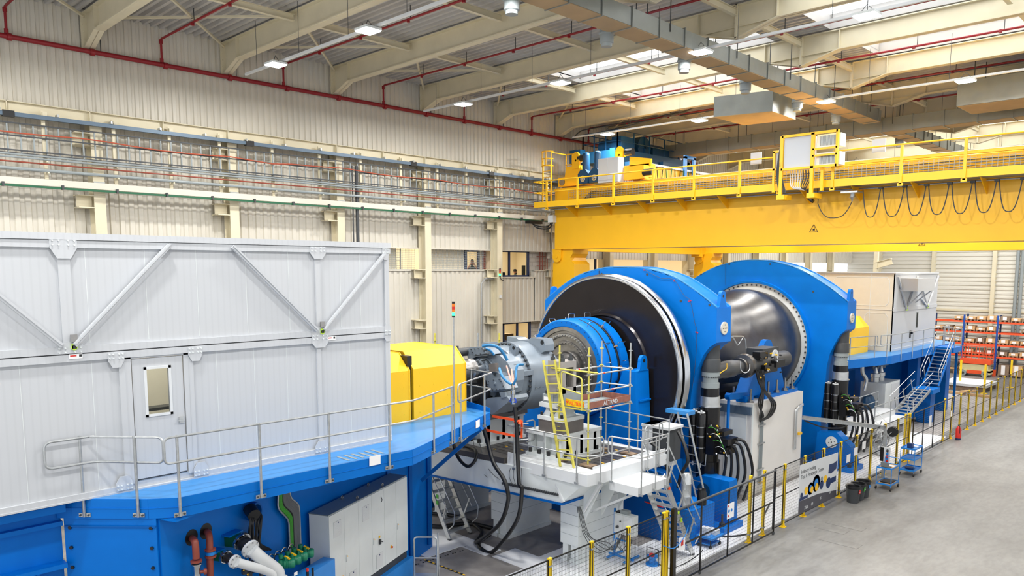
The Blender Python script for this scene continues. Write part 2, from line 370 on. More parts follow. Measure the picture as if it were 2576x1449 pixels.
# small post behind the meshes
tag(MB().box((-28.74, 26.12, 8.3), (-28.68, 26.3, 9.4)).build('door_post', 'rust', smooth=False), 'red brown narrow post behind the wall mesh', 'post')
for k, y in enumerate((20.55, 20.75)):
    pass
g = MB()
for y in (20.6, 20.85): g.bar((-28.4, y, 8.36), (-28.4, y, 9.37), .03, .03)
for j in range(8): g.bar((-28.4, 20.6, 8.45+j*.12), (-28.4, 20.85, 8.45+j*.12), .02, .02)
tag(g.build('cable_ladder', 'mgrey', smooth=False), 'short vertical cable ladder behind the wall mesh', 'cable ladder')
g = MB()
for y in (29.95, 30.15, 30.35, 30.52): g.tube([(-28.35, y, 8.34), (-28.35, y, 9.36)], .03, 6)
for z in (8.6, 8.85, 9.1): g.bar((-28.35, 29.7, z), (-28.35, 30.4, z), .03, .03)
tag(g.build('pipe_bundle', 'rust', smooth=False), 'red brown vertical pipes on brackets in the wall opening by the crane leg', 'pipes')
# sill trims
struct(MB().box((-28.2, 0, 8.33), (-28.0, 26.2, 8.40)).box((-28.2, 26.2, 7.97), (-28.0, 29.3, 8.03)).box((-28.2, 29.2, 8.31), (-28.0, 30.6, 8.37)).box((-28.2, 0, 9.33), (-28.04, 30.5, 9.39)).box((-28.2, 26.2, 5.66), (-28.02, 30.6, 5.72)).build('trim_9', 'wall', smooth=False), 'beige flashings around the wall openings')
# far bays of the left wall: openings between columns seen past the crane
for k in range(6):
    y = 35.5+k*4.46
    tag(MB().box((-28.6, y-.3, 7.5), (-28.0, y+.3, 9.0)).build('window_pier', 'cream', smooth=False), 'cream pier between bright openings of the far left wall, %s beyond the crane leg' % nth(k), 'pier', 'piers in the far left wall')
# end wall
ew = MB()
ew.sheet((-28.5, YE, 0), (0, 0, 1), (1, 0, 0), (0, -1, 0), 16.6, 38, .35, .06)
ew.box((-28.5, YE+.02, 0), (12, YE+.3, 16.6)); struct(ew.build('wall_end', 'wallh', smooth=False), 'off-white horizontally ribbed end wall')
for k, x in enumerate((-25.5, -21.0, -16.35, -11.7, -7.0)):
    b = MB().ibeam((x, YE-.2, 0), (x, YE-.2, 16.4), .35, .3, .03, upv=(0, 1, 0)).build('end_wall_column', 'cream', smooth=False)
    tag(b, 'cream steel column on the end wall, %s from the left corner' % nth(k), 'column', 'columns of the end wall')
tag(MB().box((-28, YE-.12, 4.95), (8, YE-.02, 5.12)).build('wall_rail', 'cream', smooth=False), 'cream horizontal rail across the end wall above the racks', 'rail')
for k, x in enumerate((-14.7, -14.35)):
    tag(MB().tube([(x, YE-.3, 0), (x, YE-.3, 16)], .13, 10).build('downpipe', 'mgrey'), ('left of two grey downpipes on the end wall', 'right of two grey downpipes on the end wall')[k], 'pipe')
# ceiling deck, with translucent strips
SK = [(3, -22.3, -13.3), (3, -11.3, 6), (4, -22.3, -13.3), (4, -11.3, 6), (2, -10.6, 6), (8, -20, 6), (9, -20, 6), (12, -20, 6)]
def skyspan(k): return [(a, b) for kk, a, b in SK if kk == k]
for k in range(-1, 13):
    y0 = YK[k+1] if k >= 0 else 0; y0 = 8.36+4.46*k; y1 = y0+4.46
    if k == -1: y0 = -2
    x = -28.3; d = MB(); sp = skyspan(k)
    segs = []
    for a, b in sp:
        segs.append((x, a, 'roof')); segs.append((a, b, 'sky')); x = b
    segs.append((x, 10, 'roof'))
    s2 = MB()
    for a, b, t in segs:
        if b-a < .3: continue
        if t == 'roof':
            d.sheet((a, y0, 16.5), (0, 1, 0), (1, 0, 0), (0, 0, 1), y1-y0, b-a, .28, .11); d.box((a, y0, 16.66), (b, y1, 16.7))
        else: s2.sheet((a, y0+.2, 16.95), (0, 1, 0), (1, 0, 0), (0, 0, 1), y1-y0-.4, b-a, .28, .06); d.box((a-.02, y0+.12, 16.5), (a, y1-.1, 17)); d.box((b, y0+.12, 16.5), (b+.02, y1-.1, 17)); d.box((a, y0+.1, 16.5), (b, y0+.13, 17)); d.box((a, y1-.13, 16.5), (b, y1-.1, 17))
    struct(d.build('ceiling', 'roof', smooth=False), 'grey corrugated roof deck bay, %s from the near end' % nth(k+1))
    if s2.v: struct(s2.build('skylight', 'skyp', smooth=False), 'bright translucent skylight sheets in the %s roof bay' % nth(k+1))
# roof beams
def roof_beam(k):
    y = 8.36+4.46*k; w = .30; t = .03; m = MB(); X0 = -27.72; X1 = 8
    zt = 16.45; prof = [(X0, 15.34), (X0+1.05, 15.72), (-13.65, 15.80), (-12.3, 15.46), (-10.98, 15.80), (X1, 15.80)]
    if k > 7: zt = 16.45
    for (xa, za), (xb, zb) in zip(prof, prof[1:]):
        m.prism([(xa, y-.012, za), (xb, y-.012, zb), (xb, y-.012, zt), (xa, y-.012, zt)], (0, .024, 0))
        m.prism([(xa, y-w/2, za), (xb, y-w/2, zb), (xb, y-w/2, zb+t), (xa, y-w/2, za+t)], (0, w, 0))
    m.prism([(X0+1.05, y-.1, 15.72), (-10.98, y-.1, 15.80), (-10.98, y-.1, 15.82), (X0+1.05, y-.1, 15.74)], (0, .2, 0))
    m.box((X0, y-w/2, zt-t), (X1, y+w/2, zt)); o = thing('roof_beam', 'cream tapered roof beam with bolted V-shaped haunch, %s from the near end' % nth(k+1), 'beam', (X0, y, 15.3), 'roof beams')
    m.build('girder', 'cream', o, smooth=False)
    m = MB().box((X0-.03, y-.2, 15.3), (X0, y+.2, 16.45)); 
    for s in (-1, 1):
        for j in range(5): m.cyl((X0, y+s*.12, 15.42+j*.22), (X0+.03, y+s*.12, 15.42+j*.22), .025, 6)
    m.build('end_plate', 'cream', o)
    for x in (-26.65, -13.65, -10.98): MB().box((x-.012, y-w/2+.01, 15.8), (x+.012, y+w/2-.01, 16.42)).build('stiffener_plate', 'cream', o, smooth=False)
    m = MB().box((-12.33, y-w/2, 15.46), (-12.27, y+w/2, 16.45))
    for j in range(7): m.cyl((-12.33, y-.11, 15.55+j*.12), (-12.37, y-.11, 15.55+j*.12), .02, 6)
    m.build('splice_plate', 'cream', o)
for k in range(-1, 14): roof_beam(k)
# secondary roof members per bay: purlin struts, wind braces
for k in range(-1, 9):
    y = 8.36+4.46*k
    for j, x in enumerate((-22.6, -17.9, -12.3, -6)):
        if k == -1 and j < 1: continue
        tag(MB().ibeam((x, y+.16, 16.2), (x, y+4.3, 16.2), .2, .14, .015).build('roof_strut', 'cream', smooth=False), 'cream strut between roof beams, %s row from the left wall, bay %s' % (nth(j), nth(k+1)), 'strut', 'roof struts')
for k in range(-1, 7):
    y = 8.36+4.46*k
    for j, (a, b) in enumerate((((-27.5, y+.1), (-22.7, y+4.3)), ((-27.5, y+4.3), (-22.7, y+.1)))):
        tag(MB().bar((a[0], a[1], 16.28), (b[0], b[1], 16.28), .07, .07).build('wind_brace', 'cream', smooth=False), 'cream diagonal roof brace %s in roof bay %s' % (('running away from the wall', 'running back to the wall')[j], nth(k+1)), 'brace', 'roof wind braces')
# wall columns
for k in range(-1, 14):
    y = 8.36+4.46*k; top = 13.1
    o = thing('wall_column', 'cream steel wall column, %s from the near end of the left wall' % nth(k+1), 'column', (-27.75, y, 0), 'left wall columns')
    MB().ibeam((-27.77, y, 0), (-27.77, y, top), .5, .34, .03, upv=(1, 0, 0)).build('shaft', 'cream', o, smooth=False)
    for z in (12.3, 10.35, 8.0, 5.72):
        b = MB()
        b.box((-28.05, y-.62, z), (-27.5, y-.17, z+.03)); b.box((-28.05, y-.62, z+.38), (-27.5, y-.17, z+.41)); b.box((-27.8, y-.62, z), (-27.77, y-.17, z+.41))
        b.build('bracket', 'cream', o, smooth=False)
    MB().box((-27.5, y-.16, 10.98), (-27.47, y+.16, 11.2)).build('bolt_plate', 'lgrey', o, smooth=False)
# runway edge beam under upper wall
m = MB(); m.ibeam((-27.6, 0, 13.19), (-27.6, 62, 13.19), .38, .3, .02)
y = 1.5
while y < 60: m.box((-27.73, y, 13.0), (-27.45, y+.02, 13.38)); y += 2.23
tag(m.build('edge_beam', 'cream', smooth=False), 'long cream steel edge beam below the upper wall sheets', 'beam')
# ================================================================ wall services
def along(name, mt, x, z, w, label, cat, y0=0, y1=31, r=None, h=None):
    m = MB()
    if r: m.tube([(x, y0, z), (x, y1, z)], r, 8)
    else: m.box((x-w/2, y0, z-h/2), (x+w/2, y1, z+h/2))
    return tag(m.build(name, mt), label, cat)
M['railb'] = mat('blue_grey_rail', '#5d6f80', .45, .3, noise=.04)
o = thing('conductor_rail', 'blue-grey power rail on clips below the cream edge beam', 'rail', (-27.25, 0, 12.9))
MB().box((-27.33, 0, 12.9), (-27.2, 31, 13.02)).build('rail', 'railb', o, smooth=False)
for y in (5.8, 13.2, 20.6, 25.2): MB().box((-27.36, y, 12.87), (-27.18, y+.3, 13.05)).build('joint_cover', 'black', o, smooth=False)
for j in range(18): MB().box((-27.4, 4.2+j*1.5, 13.02), (-27.15, 4.25+j*1.5, 13.1)).build('clip', 'galv', o, smooth=False)
o = thing('cable_ladder', 'long horizontal cable ladder with perforated rungs on the left wall', 'cable ladder', (-27.3, 0, 11.8))
for z in (12.72, 12.35, 11.93, 11.84): MB().box((-27.33, 0, z-.02), (-27.29, 30.5, z+.02)).build('side_rail', 'dgrey', o, smooth=False)
y = 1.2; i = 0
rm = MB()
while y < 30.4:
    b = MB().box((-27.36, y, 11.86), (-27.32, y+.04, 12.72)); b.build('rung', 'mgrey', o, smooth=False); y += .335
tag(MB().tube([(-27.24, -1+j*.8, 12.62-.09*abs(math.sin(j*.55))-.012*j*(1 if j < 20 else .6)) for j in range(40)], .022, 6).build('cable', mat('cable_red', '#b0563f', .5, noise=.04)), 'loose red cable sagging along the cable ladder on the left wall', 'cable')
along('conduit_pipe', 'mgrey', -27.24, 11.8, 0, 'thin grey conduit along the left wall, just under the cable ladder', 'pipe', r=.03)
along('conduit_pipe', 'mgrey', -27.24, 11.72, 0, 'grey conduit along the left wall, second under the cable ladder', 'pipe', r=.032)
along('copper_pipe', 'rust', -27.22, 11.58, 0, 'thin red brown pipe along the left wall', 'pipe', r=.024)
along('water_pipe', 'mgrey', -27.2, 11.38, 0, 'thicker grey steel pipe along the left wall with collars', 'pipe', r=.05)
along('trunking_beam', 'wall', -27.3, 11.03, .14, 'off-white beam along the left wall with the green rail under it', 'beam', h=.2)
o = thing('busbar_rail', 'dark green conductor rail under the off-white wall beam', 'rail', (-27.2, 0, 10.85))
MB().box((-27.24, 0, 10.85), (-27.17, 30.8, 10.91)).build('rail', 'dgreen', o, smooth=False)
for j in range(20): MB().box((-27.26, 1.0+j*1.55, 10.84), (-27.12, 1.06+j*1.55, 10.97)).build('clip', 'dgrey', o, smooth=False)
for j, y in enumerate((4.9, 6.87, 8.84, 10.58, 12.3, 14.3, 16.28, 18.17, 20.2, 22.2, 23.93, 25.8, 27.68, 29.5)):
    b = MB().box((-27.45, y-.05, 11.15), (-27.38, y+.05, 13.2)); b.box((-27.5, y-.02, 13.0), (-27.3, y+.1, 13.15)); b.box((-27.42, y-.02, 11.3), (-27.14, y+.02, 11.34)); b.box((-27.42, y-.02, 11.64), (-27.2, y+.02, 11.67))
    tag(b.build('pipe_hanger', 'cream', smooth=False), 'cream upright carrying the wall pipes, %s from the near end' % nth(j), 'bracket', 'pipe hangers on the left wall')
tag(MB().tube([(-27.3, 17.9, 0), (-27.3, 17.9, 12.6)], .07, 8).tube([(-27.3, 17.7, 0), (-27.3, 17.7, 12.6)], .03, 6).build('downpipe', 'dgrey'), 'dark vertical cable riser beside the third wall column in view', 'pipe')
tag(MB().tube([(-27.9, 25.3, 4), (-27.9, 25.3, 7.7), (-27.85, 25.5, 7.95), (-27.8, 26.0, 7.95)], .045, 8).build('conduit_pipe', 'galv'), 'galvanised conduit rising beside the wall column near the office window', 'pipe')
# red sprinkler main and branches
o = thing('sprinkler_main', 'long red sprinkler pipe along the upper left wall', 'pipe', (-27.6, 0, 15.2))
MB().tube([(-27.6, -2, 15.25), (-27.6, 44, 15.3)], .075, 10).build('pipe', 'red', o)
for j in range(13): MB().tube([(-27.6, 3.9+j*2.23, 15.25), (-27.6, 4.02+j*2.23, 15.25)], .11, 10).build('coupling', 'red', o)
for j in range(10): MB().box((-27.62, 4.2+4.46*j, 15.25), (-27.6, 4.22+4.46*j, 16.4)).build('hanger_rod', 'dgrey', o)
for j, y in enumerate((6.13, 10.54, 14.97, 19.51, 24.0, 28.52, 33.0, 37.4)):
    o = thing('sprinkler_branch', 'thin red sprinkler branch pipe below the roof deck, %s from the near end' % nth(j), 'pipe', (-27.6, y, 15.25), 'sprinkler branches')
    xe_ = 8 if j else -19
    MB().tube(roundpath([(-27.6, y, 15.33), (-27.6, y, 16.1), (xe_, y, 16.05)], .12), .038, 8).build('pipe', 'red', o)
    for z_ in (15.34, 15.95): MB().tube([(-27.6, y, z_), (-27.6, y, z_+.13)], .06, 8).build('coupling', 'red', o)
    for q in range(11):
        x = -25+q*2.6
        if x < xe_: MB().tube([(x, y, 16.0), (x, y, 16.1)], .055, 6).build('sprinkler_head', 'red', o); MB().box((x+.1, y-.01, 16.05), (x+.12, y+.01, 16.5)).build('hanger_rod', 'dgrey', o)
# lighting trunking and lamps
rows = ((-4.5, -25.3, (-23, -18)), (3.9, -25.3, (-23, -18)), (12.2, -25.3, (-22.95, -17.9)), (20.0, -25.7, (-23.05, -18.0, -12.5, -7.75)), (29.0, -25.4, (-23.1, -18.1, -12.6, -7.85)), (37.6, -25.4, (-23.4, -18.2, -13.0, -8.1)), (46.5, -25, (-18.2, -13.0, -8.0)), (55.5, -25, (-23.2, -18.2, -13.0, -8.0)), (64.5, -25, (-18.2, -13.0, -8.0)))  # nearest and farthest rows are unseen, added to brighten bench and end wall
lamp0 = None; nl = 0
for r_, (y, xs, xl) in enumerate(rows):
    m = MB().box((xs, y+.12, 14.86), (8, y+.2, 14.93))
    o = thing('lighting_trunking', 'thin pale cable trunking carrying ceiling lamps, %s row from the near end' % nth(r_), 'trunking', (xs, y, 14.86), 'lighting trunkings')
    m.build('tray', 'white2', o, smooth=False)
    x = xs+.8
    while x < 6: MB().tube([(x, y+.16, 14.93), (x, y+.16, 16.45)], .008, 4).build('suspension_wire', 'dgrey', o); x += 2.7
    xl = tuple(xl)+tuple(x for x in ((-12.6, -7.8) if y > 5 else (-12.6, -7.8)) if x > max(xl)+2)  # more unseen lamps continuing the grid, added to lift the bench and pit
    for q, x in enumerate(xl):
        if lamp0 is None:
            o = lamp0 = thing('ceiling_lamp', '', 'lamp', (x, y, 14.75), 'square high-bay ceiling lamps')
            MB().box((x-.28, y-.25, 14.77), (x+.28, y+.25, 14.83)).build('housing', 'lgrey', o, smooth=False)
            MB().box((x-.26, y-.23, 14.745), (x+.26, y+.23, 14.77)).build('diffuser', 'lamp', o, smooth=False)
            MB().tube([(x-.2, y, 14.83), (x, y, 15.05), (x+.2, y, 14.83)], .01, 5).build('bracket', 'dgrey', o)
        else: o = copy_tree(lamp0, (x, y, 14.75))
        o['label'] = 'bright ceiling lamp, %s row from the near end, %s from the left wall' % (nth(r_), nth(q))
        area('lamp_light', (x, y, 14.73), (0, 0, 0), .5, .46, 380, (1, .985, .96))
# ducts
def duct(name, pts, w, h, label, cat='duct', seg=1.25):
    a, b = V(pts[0]), V(pts[1]); o = thing(name, label, cat, tuple(a)); L = (b-a).length; d = (b-a)/L
    MB().bar(a, b, w, h).build('casing', 'duct', o, smooth=False)
    x = d.cross(V((0, 0, 1)))
    m = MB(); m.frame((a+b)/2-V((0, 0, h/2+.012)), x, V((0, 0, 1)), d, w*.98, .02, L); m.build('underside_lining', 'ductb', o, smooth=False)
    t = 0
    while t <= L: MB().frame(a+d*t, x, V((0, 0, 1)), d, w+.07, h+.09, .035).build('flange', 'duct', o, smooth=False); t += seg
    t = .6
    while t < L:
        for s in (-1, 1): MB().bar(a+d*t+x*s*(w/2+.02), a+d*t+x*s*(w/2+.02)+V((0, 0, 16.4-a.z)), .02, .02, upv=(1, 0, 0)).build('hanger_rod', 'dgrey', o, smooth=False)
        t += 3.7
    return o
duct('air_duct', ((-12.95, 10.5, 15.03), (-12.95, 34.6, 15.03)), .75, .46, 'long galvanised air duct with tan underside running toward the end wall')
duct('air_duct', ((-13.1, 37, 15.0), (-13.1, 52, 15.0)), .75, .46, 'farther galvanised air duct section beyond the cross duct')
duct('air_duct', ((-24, 35.6, 14.75), (7, 35.6, 14.75)), .8, .6, 'grey air duct crossing the hall from left to right behind the crane')
a_ = [P(1600+x/2.2295, y/2.2295, Z=14.35) for x, y in ((435, 655), (605, 700), (895, 668), (765, 622))]
o = thing('air_handling_box', 'large grey rectangular duct box under the roof left of the long duct', 'duct', tuple(a_[0]))
MB().prism(a_, (0, 0, .75)).build('casing', 'duct', o, smooth=False); MB().prism([p-V((0, 0, .02)) for p in a_], (0, 0, .019)).build('underside_lining', 'ductb', o, smooth=False)
o = thing('air_handling_box', 'large silver rectangular duct box under the roof at the right edge', 'duct', (-8, 32, 14.3))
MB().box((-9.0, 32.3, 14.6), (-4, 34.3, 15.5)).build('casing', 'duct', o, smooth=False); MB().box((-8.95, 32.35, 14.58), (-4, 34.25, 14.597)).build('underside_lining', 'ductb', o, smooth=False)
for x, y in ((-14.9, 27.3), (-14.2, 28.2)): MB().bar((x, y, 15.0), (x, y, 16.45), .03, .03).build('hanger_rod', 'dgrey', bpy.data.objects['air_handling_box'], smooth=False)
for x, y in ((-8.5, 32.5), (-8.5, 34), (-5, 32.5), (-5, 34)): MB().bar((x, y, 15.45), (x, y, 16.45), .03, .03).build('hanger_rod', 'dgrey', o, smooth=False)
for j, (x, y) in enumerate(((-13.45, 13.2), (-13.45, 16.8), (-13.45, 20.6), (-13.45, 24.4), (-13.45, 28.4), (-13.45, 32), (-13.6, 40))):
    m = MB(); o = thing('duct_nozzle', 'round grey air nozzle hanging beside the long duct, %s from the near end' % nth(j), 'vent', (x, y, 14.4), 'duct nozzles')
    m.lathe((x, y, 14.95), (0, 0, -1), [(0, 0), (0, .2), (.12, .2), (.14, .22), (.17, .22), (.19, .19), (.4, .19), (.42, .15), (.5, .15), (.5, 0)], 20); m.build('body', 'dgrey' if 0 else 'mgrey', o)
    MB().box((x, y-.12, 14.92), (x+.3, y+.12, 15.1)).build('spigot', 'duct', o, smooth=False)
tag(MB().tube(roundpath([(-27, 31.0, 15.25), (-26.5, 31, 15.6), (-20.0, 31, 15.72), (-18.5, 31.0, 16.2)], .3), .03, 6).tube([(-27, 30.9, 15.2), (-20, 30.9, 15.66)], .03, 6).build('cable_tray', 'dgrey'), 'dark cable run under the sixth roof beam near the crane', 'cable')
# ================================================================ yellow gantry crane
G = 28.6
cr = thing('gantry_crane', 'huge yellow overhead gantry crane spanning the hall', 'crane', (-26, G, 0))
MB().box((-26.05, G, 9.45), (8, G+1.0, 12.35)).box((-26.05, G-.08, 12.3), (8, G+1.08, 12.4)).box((-26.0, G-.05, 9.42), (8, G+1.05, 9.47)).build('girder', 'yellow', cr, smooth=False)
MB().box((-26.05, 42.0, 9.42), (8, 43.0, 12.3)).build('girder', 'byellow', cr, smooth=False)
MB().box((-26.1, G+1, 9.35), (-25.5, 42, 9.75)).box((-26.1, 41.3, 9.2), (-25.4, 41.5, 9.9)).build('end_carriage', 'yellow', cr, smooth=False)
def leg(y0):
    m = MB(); x0, x1 = -26.25, -24.85
    m.prism([(x0+.2, y0, 9.42), (x1-.1, y0, 9.42), (x1-.1, y0, 9.2), (x1-.25, y0, 9.0), (x1-.2, y0, 8.85), (x1, y0, 8.7), (x1+.25, y0, 0), (x0-.3, y0, 0), (x0, y0, 8.7), (x0+.15, y0, 8.9)], (0, 1.2, 0))
    m.cyl((x0+.35, y0-.12, 9.05), (x0+.35, y0, 9.05), .28, 20); m.cyl((x0+.35, y0-.16, 9.05), (x0+.35, y0-.1, 9.05), .09, 10)
    m.prism([(x0+.05, y0-.1, 9.42), (x0+.62, y0-.1, 9.42), (x0+.62, y0-.1, 9.1), (x0+.35, y0-.1, 8.85), (x0+.07, y0-.1, 9.05)], (0, .1, 0))
    return m.build('leg', 'yellow', cr, smooth=False)
leg(G+.1); leg(41.9)
# walkway
W0, W1, X0, X1 = 27.55, 28.55, -26.5, 8
m = MB().box((X0, W0, 11.43), (X1, W0+.03, 11.7)).box((X0, W1-.03, 11.43), (X1, W1, 11.55)); wk = m.build('walkway_fascia', 'byellow', cr, smooth=False)
MB().box((X0, W0+.03, 11.45), (X1, W1-.03, 11.48)).build('walkway_grating', 'mgrey', cr, smooth=False)
for x in (-24.6, -22.5, -20.4, -18.4, -16.4, -12.9, -11.0, -9.0, -6.9):
    MB().prism([(x, W0+.15, 11.43), (x, G, 11.43), (x, G, 10.95)], (.03, 0, 0)).build('walkway_bracket', 'yellow', cr, smooth=False)
px_ = [-25.62, -23.66, -21.54, -19.4, -17.36, -15.3, -13.62, -11.6, -9.26, -7.31, -5.2, -3, -1]
for i, x in enumerate(px_):
    MB().box((x-.045, W0-.05, 11.35), (x+.045, W0, 12.66)).box((x-.09, W0-.05, 11.3), (x+.09, W0, 11.4)).build('railing_post', 'byellow', cr, smooth=False)
MB().tube([(X0, W0+.9, 12.68), (X0, W0-.02, 12.68), (-13.5, W0-.02, 12.68)], .028, 8).tube([(-11.6, W0-.02, 12.68), (X1, W0-.02, 12.68)], .028, 8).build('top_rail', 'byellow', cr)
MB().tube([(X0, W0+.9, 12.15), (X0, W0-.02, 12.15), (-13.5, W0-.02, 12.15)], .025, 8).tube([(-11.6, W0-.02, 12.12), (X1, W0-.02, 12.12)], .025, 8).build('mid_rail', 'byellow', cr)
# wire basket tray with cables on the girder side
m = MB(); x = -25
while x < 4: m.box((x, W1-.12, 11.75), (x+.012, W1-.11, 12.25)); x += .16
for z in (11.78, 11.9, 12.02, 12.14, 12.24): m.box((-25, W1-.125, z), (4, W1-.11, z+.012))
m.build('cable_basket', 'mgrey', cr, smooth=False)
for i in range(4): MB().tube([(-24.5+i*.3, W1-.07, 11.62+.02*i)]+[(-24+k*2+i*.1, W1-.06, 11.82+i*.09+.012*math.sin(k*2.1+i)) for k in range(15)], .018, 5).build('cable', 'dgrey' if i % 2 else 'cable', cr)
# conduit under walkway and festoon
MB().tube([(-26.1, 28.4, 11.38), (X1, 28.4, 11.38)], .03, 8).build('festoon_track', 'galv', cr)
fx = [-10.72, -10.04, -9.25, -8.55, -7.84, -7.15, -6.46, -5.75, -5.0]
MB().box((-11.35, 27.7, 11.2), (-10.75, 28.2, 11.26)).lathe((-11.02, 27.95, 11.2), (0, 0, -1), [(0, 0), (0, .1), (.12, .08), (.14, .13), (.2, .05), (.3, .02), (.3, 0)], 10).build('festoon_trolley', 'galv', cr)
def loop(xa, xb, zt, zb, n=14):
    pts = []
    for i in range(n+1):
        u = i/n*2-1; s = (xa+xb)/2+(xb-xa)/2*math.copysign(abs(u)**.75, u); pts.append((s, 28.0, zb+(zt-zb)*abs(u)**2.2))
    return pts
MB().tube([(-12.35, 28.0, 11.6), (-12.3, 28, 11.1)]+loop(-12.3, -11.05, 10.9, 10.35)+[(-11.02, 27.98, 10.95)], .016, 6).build('festoon_cable', 'dgrey', cr)
for a, b in zip(fx, fx[1:]):
    MB().tube(loop(a+.05, b-.03, 11.3, 10.32), .018, 6).build('festoon_cable', 'dgrey', cr)
    MB().box((b-.08, 27.93, 11.28), (b+.06, 28.07, 11.36)).build('cable_carrier', 'dgrey', cr, smooth=False)
# electric cabinets in a yellow frame standing out of the walkway
m = MB()
for x in (-13.38, -12.2): m.box((x-.06, 27.1, 11.15), (x+.06, 27.2, 13.35))
m.box((-13.38, 27.1, 13.28), (-11.3, 27.2, 13.37)); m.box((-13.38, 27.1, 12.1), (-11.3, 27.2, 12.18)); m.box((-12.2, 27.1, 12.93-.2), (-11.3, 27.2, 12.79)); m.box((-12.2, 27.1, 12.5), (-11.3, 27.2, 12.56)); m.box((-11.36, 27.1, 12.1), (-11.28, 27.2, 13.37))
m.box((-13.5, 27.08, 11.05), (-13.2, 27.7, 11.22)); m.box((-12.34, 27.08, 11.05), (-12.04, 27.7, 11.22)); m.box((-13.78, 27.25, 11.35), (-13.7, 27.35, 12.85)); m.box((-13.78, 27.25, 12.8), (-13.3, 27.35, 12.88)); m.box((-13.78, 27.25, 12.15), (-13.3, 27.35, 12.22)); m.box((-11.95, 27.3, 11.3), (-11.85, 27.4, 12.2))
m.build('cabinet_frame', 'byellow', cr, smooth=False)
plabel(MB().box((-13.3, 27.16, 12.18), (-12.26, 27.6, 13.28)).build('switch_cabinet', 'white', cr, smooth=False), 'big pale grey crane cabinet')
MB().box((-13.7, 27.32, 12.22), (-13.4, 27.6, 12.8)).build('side_box', 'white', cr, smooth=False)
for z in (12.18, 12.82):
    m = MB().box((-12.1, 27.25, z), (-11.25, 27.7, z+.45)); b_ = m.build('resistor_box', 'lgrey', cr, smooth=False)
    m = MB()
    for i in range(14): m.box((-11.98+i*.045, 27.235, z+.05), (-11.96+i*.045, 27.25, z+.4))
    m.build('grille', 'mgrey', b_, smooth=False)
for i in range(9): MB().tube(cat_curve([(-13.15+i*.1, 27.4, 12.1), (-13.12+i*.1, 27.38, 11.8), (-13.05+i*.07, 27.4, 11.5), (-12.6, 27.5, 11.38)], 4), .02, 5).build('cable', 'white2' if i < 5 else 'dgrey', cr)
for i in range(6): MB().tube(cat_curve([(-13.5+i*.03, 27.2, 12.9+.08*(i % 3)), (-13.52+i*.03, 27.12, 12.4), (-13.55+i*.04, 27.15, 11.9), (-13.45+i*.05, 27.2, 11.3)], 4), .022, 5).build('cable', 'dgrey', cr)
MB().tube([(-12.5, 27.6, 11.4), (-12.45, 27.6, 11.05), (-12.3, 27.6, 10.95)], .07, 8).build('cable_gland', 'black', cr)
for x in (-15.05, -10.4):
    plabel(MB().box((x, 27.9, 12.55), (x+.45, 27.95, 13.0)).build('notice_plate', 'white', cr, smooth=False), 'white lamp or notice plate on the rail')
# trolley rail on girder and red-white
MB().box((-26, G+.45, 12.4), (8, G+.55, 12.5)).box((-26, 42.4, 12.3), (8, 42.5, 12.4)).build('trolley_rail', 'galv', cr, smooth=False)
# end cage with ladder (left end)
m = MB()
for x in (-26.3, -25.75): m.box((x-.03, 27.95, 11.6), (x+.03, 28.0, 13.75))
for z in (12.0, 12.3, 12.6, 12.9, 13.2, 13.5): m.box((-26.3, 27.96, z), (-25.75, 27.99, z+.03))
for z in (13.45, 13.8, 14.15):
    m.tube([(-26.35+.3*math.cos(t*PI/8)*1.1+.3, 28.1-.35*math.sin(t*PI/8), z) for t in range(9)], .022, 6)
for t in (1, 3, 5, 7): m.box((-26.05+.33*math.cos(t*PI/8)-.02, 28.1-.35*math.sin(t*PI/8)-.01, 13.45), (-26.05+.33*math.cos(t*PI/8)+.02, 28.1-.35*math.sin(t*PI/8)+.01, 14.17))
for x in (-25.7, -25.3, -24.9): m.box((x-.02, 29.0, 13.0), (x+.02, 29.04, 14.1))
m.box((-25.75, 29.0, 14.06), (-24.9, 29.04, 14.1)); m.box((-25.75, 29.0, 13.55), (-24.9, 29.03, 13.6)); m.box((-25.75, 27.95, 14.06), (-25.71, 29.04, 14.1))
m.build('access_ladder', 'yellow', cr, smooth=False)
plabel(MB().box((-26.3, 28.35, 10.75), (-25.95, 28.6, 11.1)).build('junction_box', 'lgrey', cr, smooth=False), 'light grey junction box on the girder end')
m = MB().tube(cat_curve([(-26.1, 28.5, 10.75), (-26.3, 28.4, 10.45), (-26.9, 28.2, 10.5), (-27.1, 28.0, 10.8)], 5), .035, 6)
m.tube(cat_curve([(-26.2, 28.5, 10.75), (-26.4, 28.4, 10.55), (-26.9, 28.2, 10.6), (-27.1, 27.8, 10.8)], 5), .03, 6); m.box((-27.25, 27.7, 10.7), (-26.9, 28.6, 10.86)); m.build('current_collector', 'black', cr)
m = MB().bar((-26.25, 28.57, 11.3), (-26.25, 28.57, 0.2), .08, .04); m.build('cable_channel', 'galv', cr, smooth=False)
def tri(x, z, s, y):
    m = MB()
    p = [V((x-s, y, z)), V((x+s, y, z)), V((x, y, z+1.75*s))]
    for a, b in zip(p, p[1:]+p[:1]): m.bar(a, b, .012, .022, upv=(0, 1, 0))
    m.box((x-s*.25, y-.004, z+s*.35), (x+s*.3, y, z+s*.65)); m.bar((x-s*.1, y, z+s*.5), (x+s*.2, y, z+s*1.0), .008, .05, upv=(0, 1, 0))
    m.build('warning_triangle', 'black', cr, smooth=False)
tri(-12.68, 9.9, .16, G-.01); tri(-12.9, 9.7, .16, 41.98)
